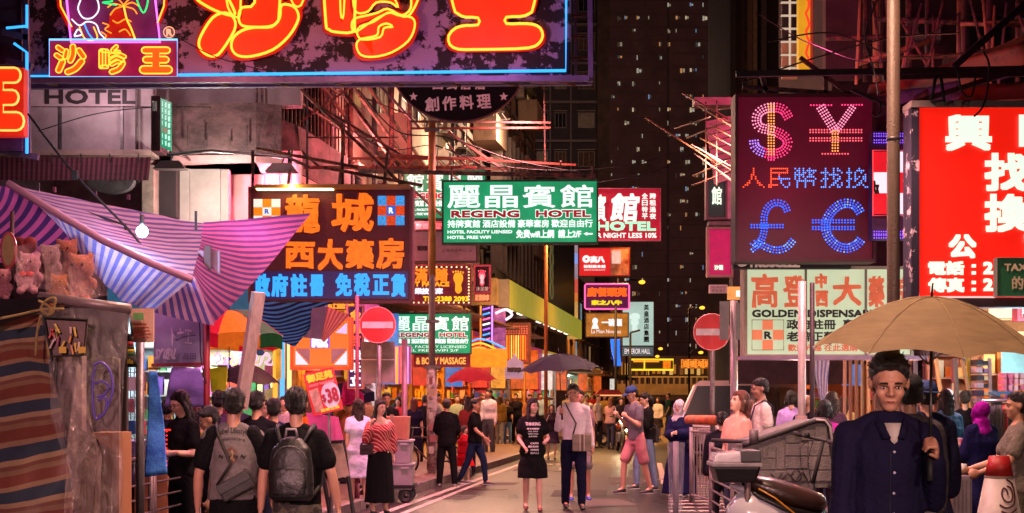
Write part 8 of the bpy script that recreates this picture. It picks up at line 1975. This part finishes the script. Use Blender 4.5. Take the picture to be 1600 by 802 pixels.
mb.add([(p0.x,Ys-.19,p0.z),(p1.x,Ys-.19,p0.z),(p1.x,Ys+.19,p0.z),(p0.x,Ys+.19,p0.z),(p0.x+.03,Ys-.15,tp-.03),(p1.x-.01,Ys-.15,tp),(p1.x-.01,Ys+.15,tp),(p0.x+.03,Ys+.15,tp-.03)],[(0,1,5,4),(1,2,6,5),(2,3,7,6),(3,0,4,7),(0,3,2,1),(4,5,6,7)]);mb.build('box_lid',mat('#9a949c',rough=.25,coat=.5),t,bevel=.02)
slab(1152,1183,703,721,.197,mat('#3a3a3e',rough=.5),'reflector_panel',.01)
hull([(1160,748,754),(1178,742,772),(1205,745,786),(1235,754,796),(1265,764,800),(1285,772,798),(1290,780,794)],.15,mat('#2c1a14',rough=.35,var=.25,sc=3,coat=.3),'seat')
hull([(1158,752,760),(1180,766,782),(1220,784,800),(1270,796,812),(1290,796,808)],.165,BKP,'seat_base')
hull([(1140,756,762),(1160,758,772),(1180,764,780),(1196,772,782)],.12,mat('#a8a4ac',rough=.2,coat=.5),'grab_rail_fairing')
hull([(1136,790,810),(1150,772,830),(1175,764,850),(1200,772,860),(1225,790,870),(1250,812,870),(1268,830,860)],.17,WB,'side_fairing')
hull([(1146,800,808),(1165,796,812),(1180,800,815)],.178,mat('#5a4a78',rough=.2),'tail_light')
mb=MB();mb.tube([S(1180,762,-.168),S(1205,776,-.172),(S(1235,800,-.172)),S(1250,822,-.17)],.008,6);mb.build('gold_trim',mat('#c08018',rough=.3),t,smooth=True)
wheel(t,(S(1175,0).x,Ys,.24),.24,(0,1,0),BKP,STEEL,.05);wheel(t,(S(1330,0).x+.25,Ys,.24),.24,(0,1,0),BKP,STEEL,.05)
hull([(1250,860,880),(1300,862,880),(1345,860,880)],.15,BKP,'footboard');hull([(1330,760,880),(1345,745,880),(1362,742,870)],.19,WB,'front_shield')
MB().tube([S(1338,728,-.3),S(1345,722,-.1),S(1345,722,.1),S(1338,728,.3)],.015,8).build('handlebar',BKP,t,smooth=True)
# ---- stand-up bar of a kick scooter in front of the grey panel
t=thing('kick_scooter','black electric kick scooter with a raised handlebar before the grey cart panel','scooter',G(1275,12.7))
K=lambda x,y,d=0:W(x,y,12.7)+Vector((0,d,0))
MB().tube([K(1268,764),K(1286,690)],.018,8).build('stem',BLACK,t,smooth=True);MB().tube([K(1266,790),K(1270,756)],.026,8).build('stem_joint',BLACK,t,smooth=True)
MB().tube([K(1244,677,.12),K(1262,683,.05),K(1286,688),K(1302,693,-.12)],.013,8).build('handlebar',BLACK,t,smooth=True)
for a,b in(((1244,677,.12),(1256,681,.08)),((1303,694,-.12),(1292,690,-.05))):MB().tube([K(*a),K(*b)],.019,8).build('grip',mat('#241c20',rough=.9),t,smooth=True)
MB().ball(K(1262,680,.02),(.03,.03,.03),8,6).build('bell',BLACK,t);MB().tube([K(1262,688),K(1250,700),K(1252,730),K(1264,756)],.004,5).build('brake_cable',BLACK,t);MB().tube([K(1270,690),K(1262,720),K(1268,760)],.004,5).build('brake_cable',BLACK,t)
MB().box(G(1300,12.7,.12),(.75,.16,.05)).build('deck',BLACK,t,bevel=.01);wheel(t,G(1262,12.7,.11),.11,(0,1,0),BKP,STEEL,.03);wheel(t,G(1350,12.7,.11),.11,(0,1,0),BKP,STEEL,.03)
# ---- grey slanted cart panel
YQ=13.4
GP=two_tone('#4c4648','#77706f',sc=5,thr=.5,soft=.18,rough=.6,bump=.5)
t=thing('cart_tub','scuffed grey tilt cart panel with moulded blocks and a rounded rim behind the scooter','cart',G(1235,YQ))
out=[(1160,696),(1172,692),(1275,657),(1288,657),(1296,664),(1306,742),(1302,756),(1296,762),(1176,762),(1158,740)]
MB().prism([W(x,y,YQ)for x,y in out],(0,.9,0)).build('shell',GP,t)
MB().tube([W(x,y,YQ-.02)for x,y in out[:8]],.028,8).build('rim',mat('#2c2628',rough=.5),t,smooth=True)
MB().tube([W(1275,656,YQ-.05),W(1289,657,YQ-.05),W(1297,667,YQ-.05),W(1307,738,YQ-.05)],.012,6).build('edge_trim',mat('#b0a4a4',rough=.4),t,smooth=True)
BLK=[(1192,702,1198,716),(1200,702,1212,716),(1214,700,1226,733),(1228,694,1262,712),(1264,690,1296,712),(1228,714,1262,732),(1264,714,1300,734),(1184,718,1212,734),(1184,736,1228,752),(1230,735,1266,752),(1268,736,1300,752),(1180,700,1190,716),(1228,680,1250,692),(1252,672,1272,688),(1274,666,1292,688)]
for x0,y0,x1,y1 in BLK:MB().px(x0,y0,x1,y1,YQ-.018,.02).build('raised_block',GP,t,bevel=.004)
for q in([(1236,744),(1244,732),(1252,744),(1244,752),(1236,744)],[(1222,748),(1232,740),(1242,752),(1252,738),(1262,750)],[(1204,740),(1214,748),(1222,738)]):neon(t,smoothpath(q),YQ-.03,mat('#2a2426'),.006,name='graffiti')
MB().tube([W(1178,693,YQ-.05),W(1178,672,YQ-.05)],.045,10).build('handle_socket',mat('#55494c',rough=.5),t,smooth=True)
MB().tube([W(1112,688,YQ+.3),W(1150,690,YQ+.2),W(1178,690,YQ)],.02,8).build('push_bar',DARKST,t,smooth=True)
for x in(1190,1290):wheel(t,G(x,YQ+.2,.2),.2,(0,1,0),BKP,STEEL,.05)
# barriers on the right
ORW=stripes([(0,'#c8501c'),(.5,'#b8a8a4')],9,0,trans=.05)
t=barrier('far right-hand white lattice barrier beside the woman in the white headscarf',G(1080,21.5),G(1118,20.2),vertical=True,nr=4,m=mat('#8a7c80',rough=.5,metal=.4))
MB().tube([W(1076,656,21.3),W(1118,657,20.1)],.07,12).build('warning_roll',mat('#b85a2c',rough=.6,var=.5,sc=4),t,smooth=True)
barrier('white barrier panel standing behind the lattice barrier',G(1078,24.5),G(1122,24),vertical=True,nr=4,m=mat('#9a8c90',rough=.5,metal=.3))
barrier('near right barrier beside the top box',G(1112,14.6),G(1146,12.9),nr=8);barrier('near right barrier panel behind the scooter',G(1148,12.9),G(1168,11.9),nr=8)
t=thing('wrapped_post','bollard post wrapped in loose clear plastic in front of the woman in the white headscarf','post',G(1056,17))
MB().tube([G(1056,17),W(1056,690,17)],.032,12).build('post',mat('#6a5c62',metal=.4),t,smooth=True)
mb=MB();c=G(1056,17)
mb.sheet(lambda u,v:Vector((c.x+(.06+.04*v+.010*math.sin(u*44+v*4))*math.cos(u*2*PI),17+(.06+.04*v+.010*math.sin(u*38))*math.sin(u*2*PI),.02+(1-.02)*1.06*v)),48,14);mb.build('plastic_wrap',film('#c8c4d0',.15,.12),t,smooth=True)
# ---- traffic cone
t=thing('traffic_cone','white traffic cone with a red top and a swirl mark at the right edge','traffic cone',G(1561,10.8));t.scale=(1.16,)*3;c=G(1561,10.8)
CW_=mat('#b4a8a0',rough=.5,var=.15);CRD=mat('#a01c1c',rough=.5,var=.15)
def cr(z):return .225*(1-z/1.15)+.035
for z0_,z1_,m in((.03,.865,CW_),(.865,1.0,CRD)):MB().tube([c+Vector((0,0,z0_)),c+Vector((0,0,z1_))],cr(z0_),28,r2=cr(z1_)).build('cone_band',m,t,smooth=True)
MB().tube([c+Vector((0,0,.86)),c+Vector((0,0,.87))],cr(.86)+.003,28).build('collar',mat('#8a8078'),t)
MB().box(c+Vector((0,0,.02)),(.5,.5,.04)).build('base',BLACK,t,bevel=.01)
def onc(a,z):r_=cr(z)+.004;return c+Vector((r_*math.sin(a),-r_*math.cos(a),z))
for q in([(.1,.50),(.25,.48),(.3,.42),(.2,.36),(-.0,.36),(-.12,.42),(-.05,.48),(.08,.46),(.1,.42)],[(-.2,.33),(.0,.30),(.3,.33),(.42,.42),(.36,.52),(.1,.56)],[(-.15,.27),(.1,.25),(.4,.29)]):MB().tube([onc(a*1.5,z*.7+.46)for a,z in smoothpath(q)],.006,5).build('swirl_mark',mat('#4a1820'),t)
# ---- suitcases, table
for x,Y,hgt,c_,lb in((1492,14.6,.75,'#7a7078','upright grey hard shell suitcase beside the purple headscarf woman'),(1474,15.2,.62,'#8a5a68','smaller mauve suitcase left of the grey one')):
 t=thing('suitcase',lb,'suitcase',G(x,Y));c=G(x,Y)
 MB().box(c+Vector((0,0,.06+hgt/2)),(.24,.42,hgt)).build('shell',mat(c_,rough=.3,coat=.4),t,bevel=.04)
 for k in range(5):MB().box(c+Vector((-.08+.04*k,-.213,.06+hgt/2)),(.012,.008,hgt*.86)).build('rib',mat(c_,rough=.3),t)
 MB().tube([c+Vector((-.05,0,.06+hgt)),c+Vector((-.05,0,.2+hgt)),c+Vector((.05,0,.2+hgt)),c+Vector((.05,0,.06+hgt))],.008,6).build('handle',STEEL,t)
 for sx in(-.09,.09):
  for sy in(-.16,.16):MB().ball(c+Vector((sx,sy,.035)),.033,8,6).build('caster',BLACK,t)
t=thing('goods_table','small table of packets and bags beside the suitcases','table',G(1478,15.8));MB().px(1465,695,1506,699,15.8,.5).build('table_top',mat('#a89ca8'),t)
for i in range(12):MB().box(W(1468+i*3.1,691,15.9+random.random()*.3),(.04,.08,random.uniform(.05,.1))).build('packet',mat(random.choice(GOODC),rough=.4),t)
for x in(1467,1503):MB().bar(G(x,15.85),W(x,698,15.85),.03).build('leg',STEEL,t)
# ---- white van ------------------------------------------------------------------------
t=thing('white_van','white minivan parked side-on behind the crowd on the right, tinted windows','van',(0,0,0))
VB=mat('#b0a8ac',rough=.3,coat=.6,var=.05,bump=.02);VG=mat('#24383e',rough=.35,var=.1,bump=0)
prof=[(-2.2,.35),(-2.25,.9),(-2.05,1.15),(-1.45,1.85),(-1.1,1.95),(1.9,1.97),(2.2,1.85),(2.3,1.0),(2.3,.35)]
m_=MB();n=len(prof)
vs=[(x,-.85 if z<1.2 else-.85+.12*(z-1.2)/.75,z)for x,z in prof]+[(x,.85 if z<1.2 else .85-.12*(z-1.2)/.75,z)for x,z in prof]
m_.add(vs,[tuple(range(n)),tuple(range(n,2*n))[::-1]]+[(i,i+n,(i+1)%n+n,(i+1)%n)for i in range(n)]);m_.build('body',VB,t,bevel=.05)
for x0,x1 in((-1.35,-.35),(-.25,.85),(.95,2.05)):
 m_=MB();m_.add([(x0-(.32 if x0<-1 else 0),-.862,1.15),(x1,-.862,1.15),(x1,-.775,1.8),(x0+.1,-.775,1.8)],[(0,1,2,3)]);m_.build('side_window',VG,t)
m_=MB();m_.add([(-2.06,-.7,1.17),(-2.06,.7,1.17),(-1.5,.62,1.82),(-1.5,-.62,1.82)],[(0,1,2,3)])
for v_ in range(4):m_.v[v_]=(m_.v[v_][0]-.02,m_.v[v_][1],m_.v[v_][2]+.01)
m_.build('windscreen',VG,t)
for x in(-.3,.9):MB().box((x,-.865,1.05),(.02,.01,1.3)).build('door_seam',BLACK,t)
for x in(.05,1.05):MB().box((x,-.87,1.02),(.16,.03,.03)).build('door_handle',STEEL,t)
for x in(-1.4,1.5):
 for y in(-.8,.8):wheel(t,(x,y,.32),.32,(0,1,0),BLACK,STEEL,.08)
for y in(-.6,.6):MB().ball((-2.23,y,.8),(.06,.16,.1),10,6).build('headlight',mat('#c8c8d0',rough=.1),t,smooth=True)
MB().box((-1.75,-.95,1.15),(.1,.18,.12)).build('wing_mirror',BKP,t);MB().box((-2.27,0,.5),(.06,1.6,.16)).build('bumper',BKP,t)
place(t,1166,32.5,68);t.rotation_euler.z=math.radians(62)
# ---- awning cart and headlight motorbike far up the street
t=thing('awning_cart','vendor cart with a small dark red awning among the distant crowd','cart',G(952,46))
for x in(936,968):MB().tube([G(x,46),W(x,616,46)],.025,6).build('post',STEEL,t)
MB().prism([W(930,617,45.6),W(974,617,45.6),W(966,609,45.6),W(938,609,45.6)],(0,1.0,0)).build('awning',mat('#7a1c1c',rough=.7),t);MB().px(934,617,972,619,45.5,.03).build('light_strip',glow('#ff9a60',1.4),t)
MB().px(938,655,966,680,46,.6).build('counter',mat('#4a2c24'),t)
for x in(942,962):wheel(t,G(x,46,.22),.22,(0,1,0),BLACK,STEEL,.04)
t=thing('motorbike','motorbike with a bright headlight facing the camera in the distance','motorbike',(0,0,0))
wheel(t,(0,-.6,.29),.29,(1,0,0),BLACK,STEEL,.05);wheel(t,(0,.6,.29),.29,(1,0,0),BLACK,STEEL,.05)
MB().tube([V_((0,-.6,.29)),V_((0,-.4,.95))],.035,8).build('fork',STEEL,t);MB().tube([V_((-.34,-.3,1.02)),V_((0,-.38,.98)),V_((.34,-.3,1.02))],.018,8).build('handlebar',BLACK,t,smooth=True)
MB().ball((0,-.05,.72),(.14,.3,.14),12,8).build('fuel_tank',mat('#5a1418',rough=.25,coat=.5),t,smooth=True);MB().ball((0,.42,.76),(.12,.32,.06),12,8).build('seat',BLACK,t,smooth=True);MB().box((0,.02,.42),(.22,.4,.3)).build('engine',STEEL,t,bevel=.04)
hl=MB().ball((0,-.50,.90),(.09,.05,.09),14,10).build('headlight',glow('#fff0c0',30,0,nee=True),t,smooth=True)
MB().ball((.12,-.46,.62),(.04,.03,.04),10,8).build('fog_light',glow('#ffd890',14,0),t,smooth=True)
place(t,969,41,3);person('rider in a dark jacket on the motorbike with the bright headlight',971,41.7,1.5,2,('jacket','#201820'),('trousers','#1a1820'),'short',armL=((.3,.5,-.8),(.1,1,-.2)),armR=((.3,.5,-.8),(.1,1,-.2)),legL=((.3,.9,-.4),(0,0,-1)),legR=((.3,.9,-.4),(0,0,-1)),detail=False,z0=.28)
lamp((G(969,40.3).x,40.2,1.0),'#ffe8b8',12,.05)
# litter on the road and pavement
for i in range(26):
 x=random.choice([random.uniform(560,780),random.uniform(800,1080)]);Y=random.uniform(22,40);g_=G(x,Y,.134 if KL(Y)>G(x,Y).x else .006)
 m_=MB();s_=random.uniform(.03,.09);a=random.random()*3;m_.add([g_+Vector((s_*math.cos(a+k*PI/2),s_*math.sin(a+k*PI/2),.004+.012*random.random()))for k in range(4)],[(0,1,2,3)])
 if i==0:lit=[]
 lit.append(m_)
al=MB()
for m_ in lit:al.add(m_.v,m_.f)
al.build('litter',mat('#a89890',rough=.8,var=.4,sc=40),None,kind='stuff',label='scraps of paper scattered over the road and the pavement',cat='litter')

bpy.data.scenes.remove(TS)
